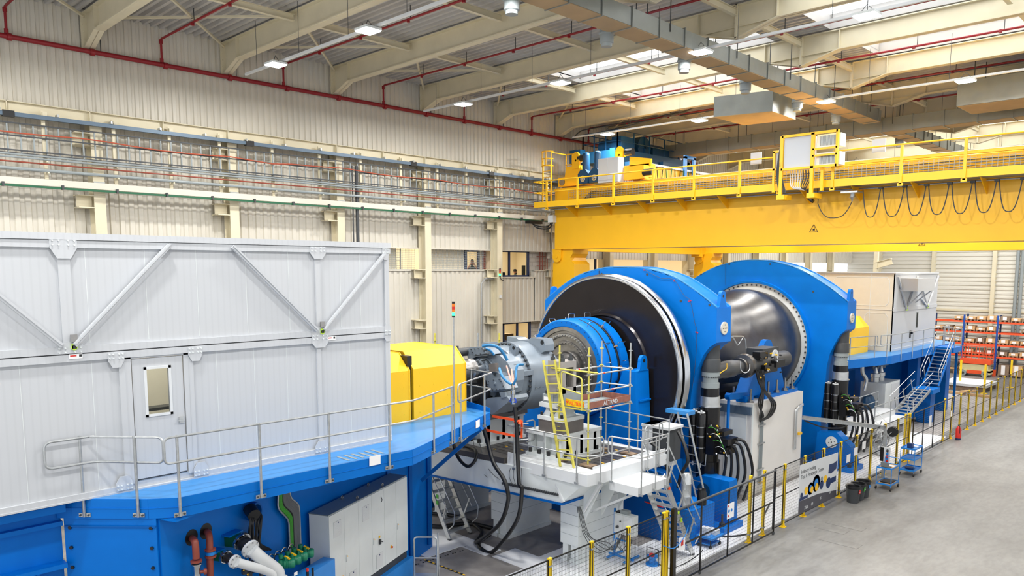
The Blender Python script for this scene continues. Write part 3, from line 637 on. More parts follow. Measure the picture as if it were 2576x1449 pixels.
# hoist trolley
ht = thing('hoist_trolley', 'dark blue and yellow hoist trolley on top of the yellow crane', 'crane trolley', (-24, 29, 12.5))
M['tryel'] = M['yellow']
MB().box((-26.0, 28.75, 12.5), (-24.3, 29.5, 12.95)).prism([(-25.6, 28.8, 12.95), (-25.5, 28.8, 13.45), (-24.6, 28.8, 13.45), (-24.3, 28.8, 12.95)], (0, .6, 0)).box((-24.3, 28.9, 12.6), (-20.6, 29.4, 13.2)).build('end_truck', 'yellow', ht, smooth=False)
for x in (-24.85, -22.2): MB().prism([(x-.22, 28.75, 13.3)]+[(x-.22*math.cos(t*PI/8), 28.75, 13.85+.25*math.sin(t*PI/8)) for t in range(9)]+[(x+.22, 28.75, 13.3)], (0, .1, 0)).cyl((x, 28.75, 13.7), (x, 29.2, 13.7), .05, 8).build('lug', 'yellow', ht)
for x in (-24.85, -22.0): MB().cyl((x+.1, 28.9, 13.8), (x+.5, 28.9, 13.8), .17, 14).build('buffer', 'black', ht)
for x in (-25.7, -24.3+.0): MB().cyl((x, 28.7, 12.72), (x, 28.78, 12.72), .17, 18).build('wheel', 'dsteel', ht)
for x in (-24.0, -23.3):
    m = MB().prism([(x-.3, 28.3, 12.5), (x+.3, 28.3, 12.5), (x+.32, 28.3, 12.95), (x+.15, 28.3, 13.15), (x-.15, 28.3, 13.15), (x-.32, 28.3, 12.95)], (0, .5, 0)).cyl((x, 28.55, 13.1), (x, 28.55, 13.35), .2, 14).cyl((x, 28.55, 13.3), (x, 28.55, 13.85), .17, 14).lathe((x, 28.55, 13.85), (0, 0, 1), [(0, .17), (.08, .15), (.11, .1), (.12, 0)], 14)
    mo = m.build('drive_motor', 'crblue', ht); MB().lathe((x+.02, 28.3, 12.72), (0, -1, 0), [(0, .15), (.03, .15), (.03, .09), (.08, .07), (.1, 0)], 14).build('hub_cap', 'steel', mo)
plabel(MB().box((-22.9, 28.1, 12.42), (-21.75, 28.55, 13.52)).box((-22.36, 28.085, 12.44), (-22.34, 28.1, 13.5)).build('control_cabinet', 'white', ht, smooth=False), 'white control cabinet on the trolley')
MB().box((-21.7, 28.5, 12.5), (-20.6, 28.9, 13.1)).prism([(-21.7, 28.9, 13.1), (-20.5, 28.9, 13.1), (-20.5, 28.9, 13.4), (-21.7, 28.9, 13.6)], (0, .1, 0)).build('drive_box', 'yellow', ht, smooth=False)
MB().cyl((-20.6, 28.5, 12.75), (-20.1, 28.5, 12.75), .15, 14).build('buffer', 'black', ht)
# blue upper frame
MB().box((-25.4, 29.8, 13.65), (-23.2, 30.2, 14.2)).box((-23.5, 29.7, 13.65), (-23.2, 36.3, 14.25)).box((-25.4, 30.2, 13.65), (-25.1, 36.3, 14.2)).box((-25.4, 36, 13.65), (-23.2, 36.4, 14.2)).box((-25.1, 30.2, 14.1), (-23.5, 36, 14.15)).box((-25.9, 29.5, 13.7), (-25.2, 29.9, 14.35)).build('upper_frame', 'crblue', ht, smooth=False)
MB().cyl((-25.0, 31.0, 14.55), (-24.0, 31.0, 14.55), .36, 20).cyl((-24.9, 31.8, 14.4), (-24.1, 31.8, 14.4), .28, 18).box((-24.1, 30.6, 14.15), (-23.5, 31.6, 14.95)).build('hoist_motor', 'crblue', ht)
m = MB().cyl((-24.2, 32.8, 14.65), (-23.7, 32.8, 14.65), .55, 26); d_ = m.build('rope_drum', 'crblue', ht)
MB().box((-23.7, 32.75, 14.15), (-23.65, 32.85, 15.15)).box((-23.7, 32.3, 14.6), (-23.65, 33.3, 14.7)).build('drum_spoke', 'crblue', d_)
MB().box((-24.6, 33.7, 14.15), (-23.8, 35.3, 14.8)).cyl((-24.2, 33.6, 14.8), (-24.2, 35.0, 14.8), .2, 14).build('gear_unit', 'crblue', ht)
MB().box((-23.3, 33.5, 13.4), (-23.0, 36.6, 13.95)).box((-23.2, 30.5, 13.2), (-22.9, 33.4, 13.65)).build('side_box', 'crblue', ht, smooth=False)
m = MB()
for a, b in (((-25.7, 30.3), (-23.5, 30.3)), ((-23.5, 30.3), (-23.5, 37)), ((-25.7, 30.3), (-25.7, 37)), ((-25.7, 37), (-23.5, 37))):
    for z in (15.2, 14.7): m.tube([(a[0], a[1], z), (b[0], b[1], z)], .022, 6)
    n = 3 if a[0] != b[0] else 5
    for i in range(n+1):
        p = lerp((a[0], a[1], 0), (b[0], b[1], 0), i/n); m.bar((p.x, p.y, 14.05), (p.x, p.y, 15.2), .05, .05)
m.build('railing', 'crblue', ht, smooth=False)
MB().box((-21.7, 29.2, 12.5), (-21.3, 41.9, 13.35)).build('side_beam', 'yellow', ht, smooth=False)
MB().box((-21.3, 29.6, 13.25), (-21.2, 40.5, 13.35)).build('cable_rail', 'white2', ht, smooth=False)
for i in range(9):
    y = 30.3+i*.75; MB().tube([(-21.15, y+.5*(t/8), 13.25-.75*math.sin(t/8*PI)**.6) for t in range(9)], .022, 5).build('trailing_cable', 'dgreen' if i % 2 else 'black', ht)
MB().box((-21.2, 32.6, 12.5), (-21.1, 32.8, 13.95)).box((-21.2, 33.4, 12.5), (-21.1, 33.6, 13.95)).box((-21.2, 32.6, 13.85), (-21.1, 33.6, 14.0)).build('guide_frame', 'bblue', ht, smooth=False)
# second hoist far on the crane
h2 = thing('hoist_unit', 'small black and blue hoist unit on the far side of the yellow crane', 'hoist', (-21, 42, 12.4))
MB().box((-21.6, 42.0, 13.0), (-19.9, 43, 14.1)).box((-19.9, 42, 12.9), (-18.6, 43, 13.8)).cyl((-20.9, 41.9, 13.5), (-20.9, 43.1, 13.5), .5, 18).build('motor_housing', 'gloss', h2)
MB().box((-21.9, 42.0, 12.4), (-18.3, 43, 12.95)).build('base', 'dblue', h2, smooth=False)
m = MB()
for x in (-18.5, -17.6, -16.7): m.bar((x, 42, 12.9), (x, 42, 13.9), .04, .04)
m.tube([(-18.5, 42, 13.9), (-16.7, 42, 13.9)], .025, 6).tube([(-18.5, 42, 13.4), (-16.7, 42, 13.4)], .02, 6); m.build('railing', 'bblue', h2)
# ================================================================ near white cabin
def PL(x, y, o, n):
    d = rt*((x-CX)/FPX)-up*((y-CY)/FPX)+fw; n = V(n); return CAM+d*((V(o)-CAM).dot(n)/d.dot(n))
def rail(name, path, posts, label, zt, zm, parent=None, r=.024, mt='galv', foot=None, group=None, mid=True):
    "tube hand rail: path of (x,y) at height zt & zm, posts (x,y,zbottom)"
    o = parent or thing(name, label, 'railing', (path[0][0], path[0][1], posts[0][2]), group)
    return o
cb = thing('test_cabin', 'large white two-storey panel cabin with a door on the blue platform', 'cabin', (-16.5, 5, 4.5))
XF = -14.45; T = .06
m = MB()
# shell: front wall with door opening, other walls, roof, floor
m.box((XF-T, -2, 4.5), (XF, 4.72, 9.0)).box((XF-T, 5.63, 4.5), (XF, 10.25, 9.0)).box((XF-T, 4.72, 6.87), (XF, 5.63, 9.0)).box((XF-T, 4.72, 4.5), (XF, 5.63, 4.66))
m.box((-18.9, 10.19, 4.5), (XF-T, 10.25, 9.0)).box((-18.9, -2, 4.5), (-18.84, 10.19, 9.0)).box((-18.84, -2, 8.94), (XF-T, 10.19, 9.0)).box((-18.84, -2, 4.5), (XF-T, 10.19, 4.53))
m.build('shell', 'white', cb, smooth=False)
MB().box((-17.5, 2, 4.6), (-17.45, 8, 8.9)).build('inner_wall', 'wallin', cb, smooth=False)
m = MB()
for z in (4.85, 5.05, 5.2, 5.38, 5.55): m.box((-16.6, 3.6, z), (-16.3, 7.5, z+.06))
m.box((-16.5, 3.6, 4.55), (-16.4, 3.7, 5.6)); m.build('inner_cable_rack', 'dgrey', cb, smooth=False)
area('cabin_light', (-16, 5.2, 8.85), (0, 0, 0), 1.5, 3, 110, (1, .9, .72))
def fb(y0, y1, z0, z1, t=.04, name='beam', mt='white'):
    return MB().box((XF, y0, z0), (XF+t, y1, z1)).build(name, mt, cb, smooth=False)
fb(-2, 10.29, 8.93, 9.04, .07, 'top_cap'); fb(-2, 10.29, 8.80, 8.92, .05, 'top_beam')
fb(-2, 10.25, 7.04, 7.16, .05, 'middle_beam'); fb(-2, 10.25, 6.90, 7.02, .05, 'middle_beam')
MB().box((XF, -2, 7.022), (XF+.02, 10.25, 7.038)).build('joint_gap', 'dgrey', cb, smooth=False)
fb(-2, 4.6, 4.5, 4.62, .05, 'bottom_beam'); fb(5.75, 10.25, 4.5, 4.62, .05, 'bottom_beam'); fb(-2, 10.25, 4.5, 4.53, .06, 'bottom_beam')
for y0, y1, z0, z1 in ((3.69, 3.87, 7.16, 8.8), (8.4, 8.52, 7.16, 8.8), (10.13, 10.25, 7.16, 8.8), (4.52, 4.62, 4.6, 6.9), (5.72, 5.8, 4.6, 6.9), (8.38, 8.48, 4.6, 6.9), (10.13, 10.25, 4.6, 6.9)): fb(y0, y1, z0, z1, .035, 'post')
for (ya, za), (yb, zb) in (((5.46, 8.88), (3.84, 7.18)), ((2.0, 8.9), (3.66, 7.18)), ((6.62, 8.88), (8.37, 7.17)), ((10.1, 8.78), (8.53, 7.17))):
    MB().bar((XF+.09, ya, za), (XF+.09, yb, zb), .075, .07, upv=(1, 0, 0)).bar((XF+.135, ya, za+.02), (XF+.135, yb, zb+.02), .03, .02, upv=(1, 0, 0)).build('diagonal_brace', 'white', cb, smooth=False)
def gusset(y, z, w, h, up_, dn, full=True):
    m = MB(); s = 1
    pts = []
    if up_ and dn: pts = [(y-w, z-.12), (y-w, z+.12), (y-w*.55, z+h), (y+w*.55, z+h), (y+w, z+.12), (y+w, z-.12), (y+w*.55, z-h), (y-w*.55, z-h)]
    elif dn: pts = [(y-w, z+.06), (y+w, z+.06), (y+w, z-.08), (y+w*.5, z-h), (y-w*.5, z-h), (y-w, z-.08)]
    else: pts = [(y-w, z-.06), (y-w, z+.08), (y-w*.5, z+h), (y+w*.5, z+h), (y+w, z+.08), (y+w, z-.06)]
    g = m.prism([(XF+.05, a, b) for a, b in pts], (.015, 0, 0)).build('gusset_plate', 'white', cb, smooth=False)
    m = MB()
    for i in (-1, 1):
        for q in (.35, .8):
            for j in (-1, 1):
                m.cyl((XF+.06, y+i*w*q, z+j*.035), (XF+.085, y+i*w*q, z+j*.035), .014, 6)
    m.build('bolt_heads', 'lgrey', g)
gusset(3.78, 8.88, .2, .26, 0, 1); gusset(3.78, 7.1, .2, .13, 1, 0); gusset(8.46, 8.86, .18, .2, 0, 1); gusset(8.45, 7.02, .19, .22, 1, 1); gusset(10.15, 8.86, .09, .2, 0, 1); gusset(10.17, 7.02, .08, .2, 1, 1)
gusset(4.48, 6.94, .13, .2, 0, 1); gusset(5.84, 6.94, .13, .2, 0, 1); gusset(4.5, 4.6, .14, .2, 1, 0); gusset(5.85, 4.6, .14, .2, 1, 0); gusset(8.43, 4.6, .17, .2, 1, 0)
for y, z0, z1 in ((2.6, 7.2, 8.8), (3.05, 4.6, 6.9), (4.1, 7.2, 8.8), (4.1, 4.6, 6.9), (5.05, 7.2, 8.8), (5.95, 7.2, 8.8), (6.9, 7.2, 8.8), (7.8, 7.2, 8.8), (9.0, 7.2, 8.8), (9.5, 7.2, 8.8), (6.25, 4.6, 6.9), (7.0, 4.6, 6.9), (7.7, 4.6, 6.9), (9.2, 4.6, 6.9)):
    MB().box((XF, y, z0), (XF+.004, y+.008, z1)).build('panel_joint', 'lgrey', cb, smooth=False)
# door
MB().box((XF, 4.62, 4.62), (XF+.03, 4.72, 6.95)).box((XF, 5.63, 4.62), (XF+.03, 5.72, 6.95)).box((XF, 4.62, 6.87), (XF+.03, 5.72, 6.96)).build('door_frame', 'white', cb, smooth=False)
dr = MB().box((XF-.05, 4.74, 4.68), (XF+.015, 4.97, 6.86)).box((XF-.05, 5.36, 4.68), (XF+.015, 5.61, 6.86)).box((XF-.05, 4.97, 4.68), (XF+.015, 5.36, 5.83)).box((XF-.05, 4.97, 6.66), (XF+.015, 5.36, 6.86)).build('door', 'white', cb, smooth=False)
MB().box((XF+.015, 4.93, 5.79), (XF+.03, 4.975, 6.7)).box((XF+.015, 5.355, 5.79), (XF+.03, 5.4, 6.7)).box((XF+.015, 4.93, 5.79), (XF+.03, 5.4, 5.835)).box((XF+.015, 4.93, 6.655), (XF+.03, 5.4, 6.7)).build('window_frame', 'white2', dr, smooth=False)
MB().box((XF-.02, 4.97, 5.83), (XF-.012, 5.36, 6.66)).build('window_pane', 'glass', dr, smooth=False)
MB().box((XF+.015, 5.5, 5.6), (XF+.04, 5.58, 5.72)).bar((XF+.06, 5.47, 5.66), (XF+.06, 5.58, 5.66), .02, .02).build('handle', 'alu', dr, smooth=False)
MB().box((XF-.04, 4.74, 4.655), (XF+.012, 5.61, 4.677)).build('threshold', 'dgrey', cb, smooth=False)
for y, z in ((3.84, 7.14), (8.5, 7.13)):
    lk = MB().box((XF+.07, y-.05, z+.1), (XF+.11, y+.05, z+.22)).build('lock_bracket', 'dsteel', cb, smooth=False)
    MB().lathe((XF+.07, y, z), (1, 0, 0), [(0, 0), (0, .045), (.02, .045), (.02, 0)], 12).box((XF+.07, y-.035, z-.02), (XF+.09, y+.035, z+.07)).build('lime_tag', 'lime', lk)
    MB().box((XF+.09, y-.018, z-.02), (XF+.1, y+.015, z+.04)).build('padlock', 'dgrey', lk, smooth=False)
    n = MB().box((XF+.055, y+.02+(.1 if y > 5 else -.1), z-.19), (XF+.06, y+.22+(.1 if y > 5 else -.1), z-.11)).build('notice_label', 'paper', cb, smooth=False)
    MB().box((XF+.06, y+.035+(.1 if y > 5 else -.1), z-.15), (XF+.062, y+.13+(.1 if y > 5 else -.1), z-.13)).build('red_print', 'bred', n, smooth=False); MB().box((XF+.06, y+.17+(.1 if y > 5 else -.1), z-.16), (XF+.062, y+.21+(.1 if y > 5 else -.1), z-.12)).build('black_print', 'black', n, smooth=False)
# ================================================================ near blue platform
dk = thing('access_platform', 'blue painted steel platform with folded edge carrying the near white cabin', 'platform', (-14, 8, 4.1))
E1 = [(-14.88, 3.55), (-14.66, 3.73), (-13.70, 4.64), (-13.40, 5.06), (-13.36, 10.02), (-13.54, 10.43), (-15.35, 14.21), (-17.2, 14.3), (-19.2, 14.3), (-19.2, -2), (-14.5, -2), (-14.5, 3.55)]
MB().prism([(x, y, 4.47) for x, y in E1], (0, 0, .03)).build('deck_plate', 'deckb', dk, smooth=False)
for (a, b) in zip(E1[:7], E1[1:8]):
    d = (V((b[0], b[1], 0))-V((a[0], a[1], 0))).normalized(); n = V((d.y, -d.x, 0)); p, q = V((*a, 0)), V((*b, 0))
    MB().prism([p+V((0, 0, 4.15)), q+V((0, 0, 4.15)), q+V((0, 0, 4.5)), p+V((0, 0, 4.5))], n*.02).prism([p+n*.018+V((0, 0, 4.33)), q+n*.018+V((0, 0, 4.33)), q+n*.018+V((0, 0, 4.34)), p+n*.018+V((0, 0, 4.34))], n*.012).build('edge_fascia', 'blue', dk, smooth=False)
MB().prism([(-15.35, 14.21, 4.5), (-17.2, 14.3, 4.5), (-17.2, 14.3, 4.72), (-15.35, 14.21, 4.62)], (0, .02, 0)).build('toe_board', 'blue', dk, smooth=False)
for pts in (((929, 1149), (957, 1143), (957, 1167), (929, 1173)),):
    MB().prism([P(x, y, X=-13.33) for x, y in pts], (.006, 0, 0)).build('paper_notice', 'paper', dk, smooth=False)
a = lerp((-13.54, 10.43, 4.26), (-15.35, 14.21, 4.26), .74); d = (V((-15.35, 14.21, 0))-V((-13.54, 10.43, 0))).normalized(); n = V((d.y, -d.x, 0))*.035
MB().prism([a+n, a+n+d*.27, a+n+d*.27+V((0, 0, .2)), a+n+V((0, 0, .2))], V((d.y, -d.x, 0))*.005).build('paper_notice', 'paper', dk, smooth=False)
m = MB()
for i in range(6): m.box((-13.95+.0, 8.5+i*.17, 4.502), (-13.5, 8.56+i*.17, 4.507))
m.build('anti_slip_strips', 'mgrey', dk, smooth=False)
# handrail on the platform edge
hr = thing('handrail', 'galvanised tube handrail along the near blue platform edge', 'railing', (-13.4, 5, 4.2))
ZT, ZM = 5.6, 5.15
A0, A1 = V((-14.66, 3.73, 0)), V((-13.70, 4.64, 0)); dA = (A1-A0).normalized(); nA = V((dA.y, -dA.x, 0))*.05
z = lambda v, h: V((v.x, v.y, h))
def handloop(name, pts, closed=False, r=.022):
    MB().tube(roundpath(pts, .12, 5) if not closed else roundpath(pts+pts[:2], .12, 5)[:-1], r, 8).build(name, 'galv', hr)
p0 = A0-dA*.82+nA; p1 = A1+dA*.33+nA
mid = (p0+p1)/2
pw, pv = V((-14.36, 4.06, 0)), V((-14.36, 3.3, 0))
MB().tube(roundpath([z(mid, ZT), z(p1, ZT), z(p1, ZM), z(pw, ZM), z(pv, ZM), z(pv, ZT), z(pw, ZT), z(mid, ZT)], .12, 5), .022, 8).build('top_rail', 'galv', hr)
def post(v, zb, outn):
    m = MB().tube([z(v, zb), z(v, ZT)], .026, 8).lathe(z(v, ZT), (0, 0, 1), [(0, .03), (.02, .028), (.03, 0)], 8); o = m.build('post', 'galv', hr)
    t = V((-outn.y, outn.x, 0)); c = z(v, zb+.03)-outn*.02
    MB().frame(c, t, outn, V((0, 0, 1)), .2, .02, .07).build('foot_plate', 'galv', o, smooth=False)
    for s in (-1, 1): MB().cyl(c+t*s*.07, c+t*s*.07+outn*.03, .018, 8).build('bolt', 'dgrey', o)
nAn = V((dA.y, -dA.x, 0))
for x, y in ((211, 1279), (347, 1281)): 
    q = PL(x, y, A0+nA, nAn); post(q, 4.19, nAn)
B0, B1, B2, B3 = V((-13.30, 5.0, 0)), V((-13.31, 10.05, 0)), V((-13.5, 10.47, 0)), V((-14.25, 12.0, 0))
MB().tube(roundpath([z(B0, ZM), z(B0-V((0, .2, 0)), ZM), z(B0-V((0, .2, 0)), ZT), z(B0, ZT), z(B1, ZT), z(B2, ZT), z(B3, ZT), z(B3, ZM), z(B2, ZM), z(B1, ZM), z(B0, ZM)], .12, 5), .022, 8).build('top_rail', 'galv', hr)
for y in (5.02, 6.5, 7.95, 9.4): post(V((-13.31, y, 0)), 4.19, V((1, 0, 0)))
d2 = (V((-15.35, 14.21, 0))-V((-13.54, 10.43, 0))).normalized(); n2 = V((d2.y, -d2.x, 0))
for t in (.13, .37): post(lerp((-13.54, 10.43, 0), (-15.35, 14.21, 0), t)+n2*.05, 4.19, n2)
C0 = lerp((-13.54, 10.43, 0), (-15.35, 14.21, 0), .46)+n2*.05; C1 = V((-15.33, 14.26, 0)); C2 = V((-16.6, 14.3, 0))
MB().tube(roundpath([z(C1, ZT), z(C0, ZT), z(C0, ZM), z(C1, ZM), z(C2, ZM), z(C2, ZT), z(C1, ZT)], .12, 5), .022, 8).build('top_rail', 'galv', hr)
for t in (.5, .88): post(lerp((-13.54, 10.43, 0), (-15.35, 14.21, 0), t)+n2*.05, 4.19, n2)
post(V((-16.2, 14.28, 0)), 4.3, V((0, 1, 0)))
# signal light pole
sp = lerp((-13.54, 10.43, 0), (-15.35, 14.21, 0), .385)+n2*.09
sl = thing('signal_light', 'stack light on a tall thin pole fixed to the near blue platform', 'signal light', (sp.x, sp.y, 4.25))
MB().tube([z(sp, 4.2), z(sp, 7.32)], .02, 8).build('pole', 'galv', sl)
zz = 7.3
for nme, mt_, h in (('base', 'black', .04), ('green_lens', 'gled', .08), ('red_lens', 'oled', .07), ('orange_lens', 'rled', .07), ('red_lens', 'oled', .07), ('cap', 'black', .05)):
    MB().cyl(z(sp, zz), z(sp, zz+h), .038, 14).build(nme, mt_, sl); zz += h
# ================================================================ blue base frame below the near cabin
bs = thing('machine_plinth', 'blue steel base structure with bolted front plate under the near platform', 'machine base', (-14.5, 5, 0))
q0, q1 = V((-14.80, 3.62, 0)), V((-13.62, 4.72, 0)); dq = (q1-q0).normalized(); nq = V((dq.y, -dq.x, 0))
MB().prism([z(q0, 0), z(q1, 0), z(q1, 4.15), z(q0, 4.15)], -nq*.12).build('front_plate', 'blue', bs, smooth=False)
for e, s in ((q0, 1), (q1, -1)):
    for i in range(11):
        c = z(e+dq*s*(.11 if s > 0 else .09), 3.98-i*.36); MB().cyl(c, c+nq*.03, .032, 6).build('bolt', 'black', bs)
MB().prism([z(q0+nq*.015+dq*.02, 3.99), z(q1+nq*.015, 3.99), z(q1+nq*.015, 4.02), z(q0+nq*.015+dq*.02, 4.02)], nq*.01).build('weld_strip', 'dblue', bs, smooth=False)
# side I girder to the left
MB().box((-15.0, -2, 0), (-14.9, 3.6, 4.4)).box((-14.9, -2, 4.32), (-14.55, 3.6, 4.45)).box((-14.9, -2, 4.02), (-14.78, 3.6, 4.1)).box((-14.9, -2, 3.3), (-14.65, 3.6, 3.38)).box((-14.92, 3.15, .0), (-14.7, 3.19, 3.3)).box((-14.92, 2.2, .0), (-14.7, 2.24, 3.3)).build('side_girder', 'blue', bs, smooth=False)
# tapered side wall
t0 = V((-13.62, 4.78, 0)); dt = V((-.41, .912, 0)).normalized(); nt = V((dt.y, -dt.x, 0)); t1 = t0+dt*10.2
MB().prism([z(t0, 0), z(t1, 0), z(t1, 4.14), z(t0, 4.14)], -nt*.08).build('side_wall', 'blue', bs, smooth=False)
MB().prism([z(t0+dt*.02+nt*.0, 4.1), z(t0+dt*.02+nt*.35, 4.1), z(t0+dt*9+nt*.9, 4.1), z(t1, 4.1)], V((0, 0, .04))).build('bracket_flange', 'blue', bs, smooth=False)
for s in (7.6, 8.8, 9.9): MB().bar(z(t0+dt*s+nt*.04, 0.2), z(t0+dt*s+nt*.04, 4.1), .1, .08).build('side_rib', 'dblue', bs, smooth=False)
WP = lambda x, y, off=0.0: PL(x, y, t0+nt*off, nt)
def hole(x, y, r):
    c = WP(x, y, .003); MB().lathe(c-nt*.002, nt, [(0, 0), (0.0, r), (.004, r), (.004, 0)], 28).build('pipe_opening', 'black', bs)
hole(482, 1352, .15); hole(518, 1336, .15)
c = WP(631, 1286, 0); MB().lathe(c, nt, [(0, .19), (.14, .19), (.14, .155), (.02, .155), (.01, 0)], 28).build('cable_port', 'dblue', bs)
# blue diagonal brace at the end of the platform, and far blue machines
MB().bar((-15.0, 13.6, 4.2), (-16.6, 12.8, 2.6), .14, .1).build('diagonal_brace', 'dblue', bs, smooth=False)
# hoses coming from the port
hb = thing('hose_bundle', 'bundle of black hoses hanging out of the round opening in the blue side wall', 'hoses', tuple(c))
k5 = lambda x, y, o=.25: WP(x/4.155+440, y/4.155+1200, o)
for i in range(7):
    xs = 770+i*18; pts = [k5(790, 350, .05), k5(xs+15, 390, .2), k5(xs+20-6*(i % 3), 480, .26+.02*(i % 3)), k5(xs+10+14*(i % 2), 600, .25), k5(xs+35-i*4, 700, .22), k5(xs+60+i*10, 760, .2)]
    MB().tube(cat_curve(pts, 5), .028, 7).build('hose', 'black', hb)
MB().tube([k5(780, 330, .1), k5(830, 400, .3)], .13, 10).build('sleeve', 'black', hb)
# cable trays green / grey
tr = thing('cable_tray', 'stepped cable tray with green and grey cables on the blue side wall', 'cable tray', tuple(k5(1200, 700)))
tp = [(1085, 60), (1075, 330), (1190, 450), (1205, 850)]
tp2 = [(1195, 60), (1205, 215), (1300, 290), (1320, 850)]
def strip(off_l, nm, mt_, w=None):
    m = MB(); a = []
    for (x0, y0), (x1, y1) in zip(tp, tp2): a.append(k5(x0+(x1-x0)*off_l, y0+(y1-y0)*off_l, .1))
    m.tube(roundpath(a, .12, 4), w, 7); return m.build(nm, mt_, tr)
for i, t in enumerate((.12, .2, .28)): strip(t, 'green_cable', 'cgreen', .022)
for i, t in enumerate((.48, .58, .68, .78, .88)): strip(t, 'grey_cable', 'cable', .027)
for t in (0, 1): strip(t, 'tray_edge', 'galv', .018)
m = MB(); lft = [k5(x, y, .06) for x, y in tp]; rgt = [k5(x, y, .06) for x, y in tp2]
for a, b, c_, d_ in zip(lft, lft[1:], rgt, rgt[1:]): m.quad(a, b, d_, c_)
m.build('tray_base', 'cable', tr, smooth=False)
# red brown pipes with valve
k6 = k5
for j, (hx, hy, px_, yb, fy) in enumerate(((165, 635, 218, 850, 870), (325, 565, 365, 1040, 750))):
    o = thing('coolant_pipe', ('red brown coolant pipe with glass valve leaving the lower blue wall opening', 'red brown coolant pipe beside the hose bundle')[j], 'pipe', tuple(k5(px_, yb, .2)))
    MB().tube(roundpath([k5(hx, hy, -.05), k5(px_-5, hy+30, .22), k5(px_+5, yb, .22)]+([k5(px_+20, 1100, .22)] if j else []), .15, 6), .062, 12).build('pipe', 'rust', o)
    c = k5(px_+5, fy, .22); MB().cyl(c-V((0, 0, .03)), c+V((0, 0, .0)), .1, 16).build('flange', 'rust', o)
    if j: MB().cyl(c-V((0, 0, .13)), c-V((0, 0, .16)), .1, 16).build('flange', 'rust', o); MB().cyl(c-V((0, 0, .05)), c-V((0, 0, .11)), .085, 14).build('blue_gasket', 'bblue', o)
    else:
        b = c-V((0, 0, .06)); MB().lathe(b, (0, 0, -1), [(0, .095), (.02, .095), (.03, .07), (.1, .065), (.16, .06), (.24, .065), (.3, .07), (.31, .095), (.34, .095), (.34, 0)], 16).build('valve_body', 'steel', o)
        MB().lathe(b-V((0, 0, .17)), nt+dt*.8, [(0, .03), (.12, .03), (.12, .06), (.17, .05), (.17, 0)], 10).build('valve_knob', 'rust', o); MB().cyl(b-V((0, 0, .38)), b-V((0, 0, .9)), .06, 12).build('lower_pipe', 'rust', o)
# white pipes
for j, (pts, r) in enumerate((([(690, 665), (735, 700), (800, 760), (900, 850), (1010, 930), (1075, 990), (1085, 1060)], .125), ([(520, 830), (560, 855), (640, 890), (800, 935), (930, 970), (1010, 1010), (1020, 1080)], .088))):
    o = thing('coolant_pipe', ('thick pale curved pipe with bolted black compensator', 'thinner pale curved pipe below the thick one')[j], 'pipe', tuple(k5(*pts[-1], .6)))
    offs = [.3, .45, .6, .68, .72, .75, .75]; q = [k5(x, y, f) for (x, y), f in zip(pts, offs)]
    MB().tube(cat_curve(q[2:], 8), r, 18).build('pipe', 'white2', o)
    d_ = (q[2]-q[0]).normalized()
    for f, nm, rr, L, mt_ in ((0, 'flange', 1.45, .05, 'steel'), (.06, 'compensator', 1.15, (q[2]-q[0]).length-.14, 'black'), ((q[2]-q[0]).length-.06, 'flange', 1.45, .05, 'white2')):
        MB().cyl(q[0]+d_*f, q[0]+d_*(f+L), r*rr, 20).build(nm, mt_, o)
        if nm == 'flange':
            x_ = d_.orthogonal().normalized(); y_ = d_.cross(x_)
            for k in range(8): 
                c = q[0]+d_*(f+.025)+(x_*math.cos(k*PI/4)+y_*math.sin(k*PI/4))*r*1.28; MB().cyl(c-d_*.05, c+d_*.05, .014, 6).build('bolt', 'steel', o)
    MB().bar(q[0], q[0]-nt*.35, r*1.8, r*1.8).build('elbow_block', 'dgreen', o, smooth=False)
    MB().bar(q[0]-nt*.1+V((0, 0, r)), q[0]-nt*.35+V((0, 0, r)), r*3, .03).build('bracket', 'blue', o, smooth=False)
    MB().cyl(q[-1]+V((0, 0, .02)), q[-1]-V((0, 0, .03)), r*1.4, 18).build('lower_flange', 'white2', o)
# pump skid with green motors
sk = thing('pump_skid', 'blue pump skid with four green motors in front of the blue side wall', 'pump skid', tuple(z(WP(700, 1449, .6), 1.6)))
s0 = k5(1120, 1000, .55); s1 = k5(1480, 850, .55); z0 = (s0.z+s1.z)/2
for i in range(4):
    c = k5(1165+i*67, 905-i*36, .62); ax = (nt*.75+dt*.45).normalized()
    mo = MB().lathe(c-ax*.16, ax, [(0, 0), (0, .085), (.03, .1)]+[(.03+k*.014, .105 if k % 2 else .095) for k in range(14)]+[(.24, .1), (.25, .105), (.3, .1), (.33, .08), (.335, 0)], 20).build('motor', 'green', sk)
    MB().box(c+V((-.05, -.05, .08)), c+V((.05, .05, .15))).build('terminal_box', 'green', mo, smooth=False)
    MB().bar(c+V((0, 0, .16))-ax*.03, c+V((0, 0, .12))+ax*.12-dt*.08, .03, .03).build('yellow_tag', 'byellow', mo, smooth=False)
    MB().cyl(c+V((0, 0, .12))-ax*.1, c+V((0, 0, .2))-ax*.1, .05, 10).build('fan_cover', 'green', mo)
    MB().tube([c+V((0, 0, .1))-ax*.3+(V((0, 0, .12))*math.sin(t*PI/6)+dt*.1*math.cos(t*PI/6)) for t in range(10)], .012, 6).build('hose', 'steel', mo)
    MB().tube(cat_curve([c-ax*.15, c-ax*.3+V((0, 0, .15)), c-ax*.4+V((0, 0, .05))], 5), .016, 6).build('hose', 'black', mo)
a, b = s0-dt*.25, s1+dt*.25
MB().prism([z(a, z0-.75), z(b, z0-.75), z(b, z0-.12), z(a, z0-.12)], nt*.3).build('tank', 'bblue', sk, smooth=False)
c = k5(1385, 985, .9); MB().cyl(c, c+V((0, 0, .06)), .03, 8).build('red_knob', 'bred', sk); MB().box(c-V((.02, .02, .1)), c+V((.02, .02, 0))).build('sensor', 'black', sk, smooth=False)
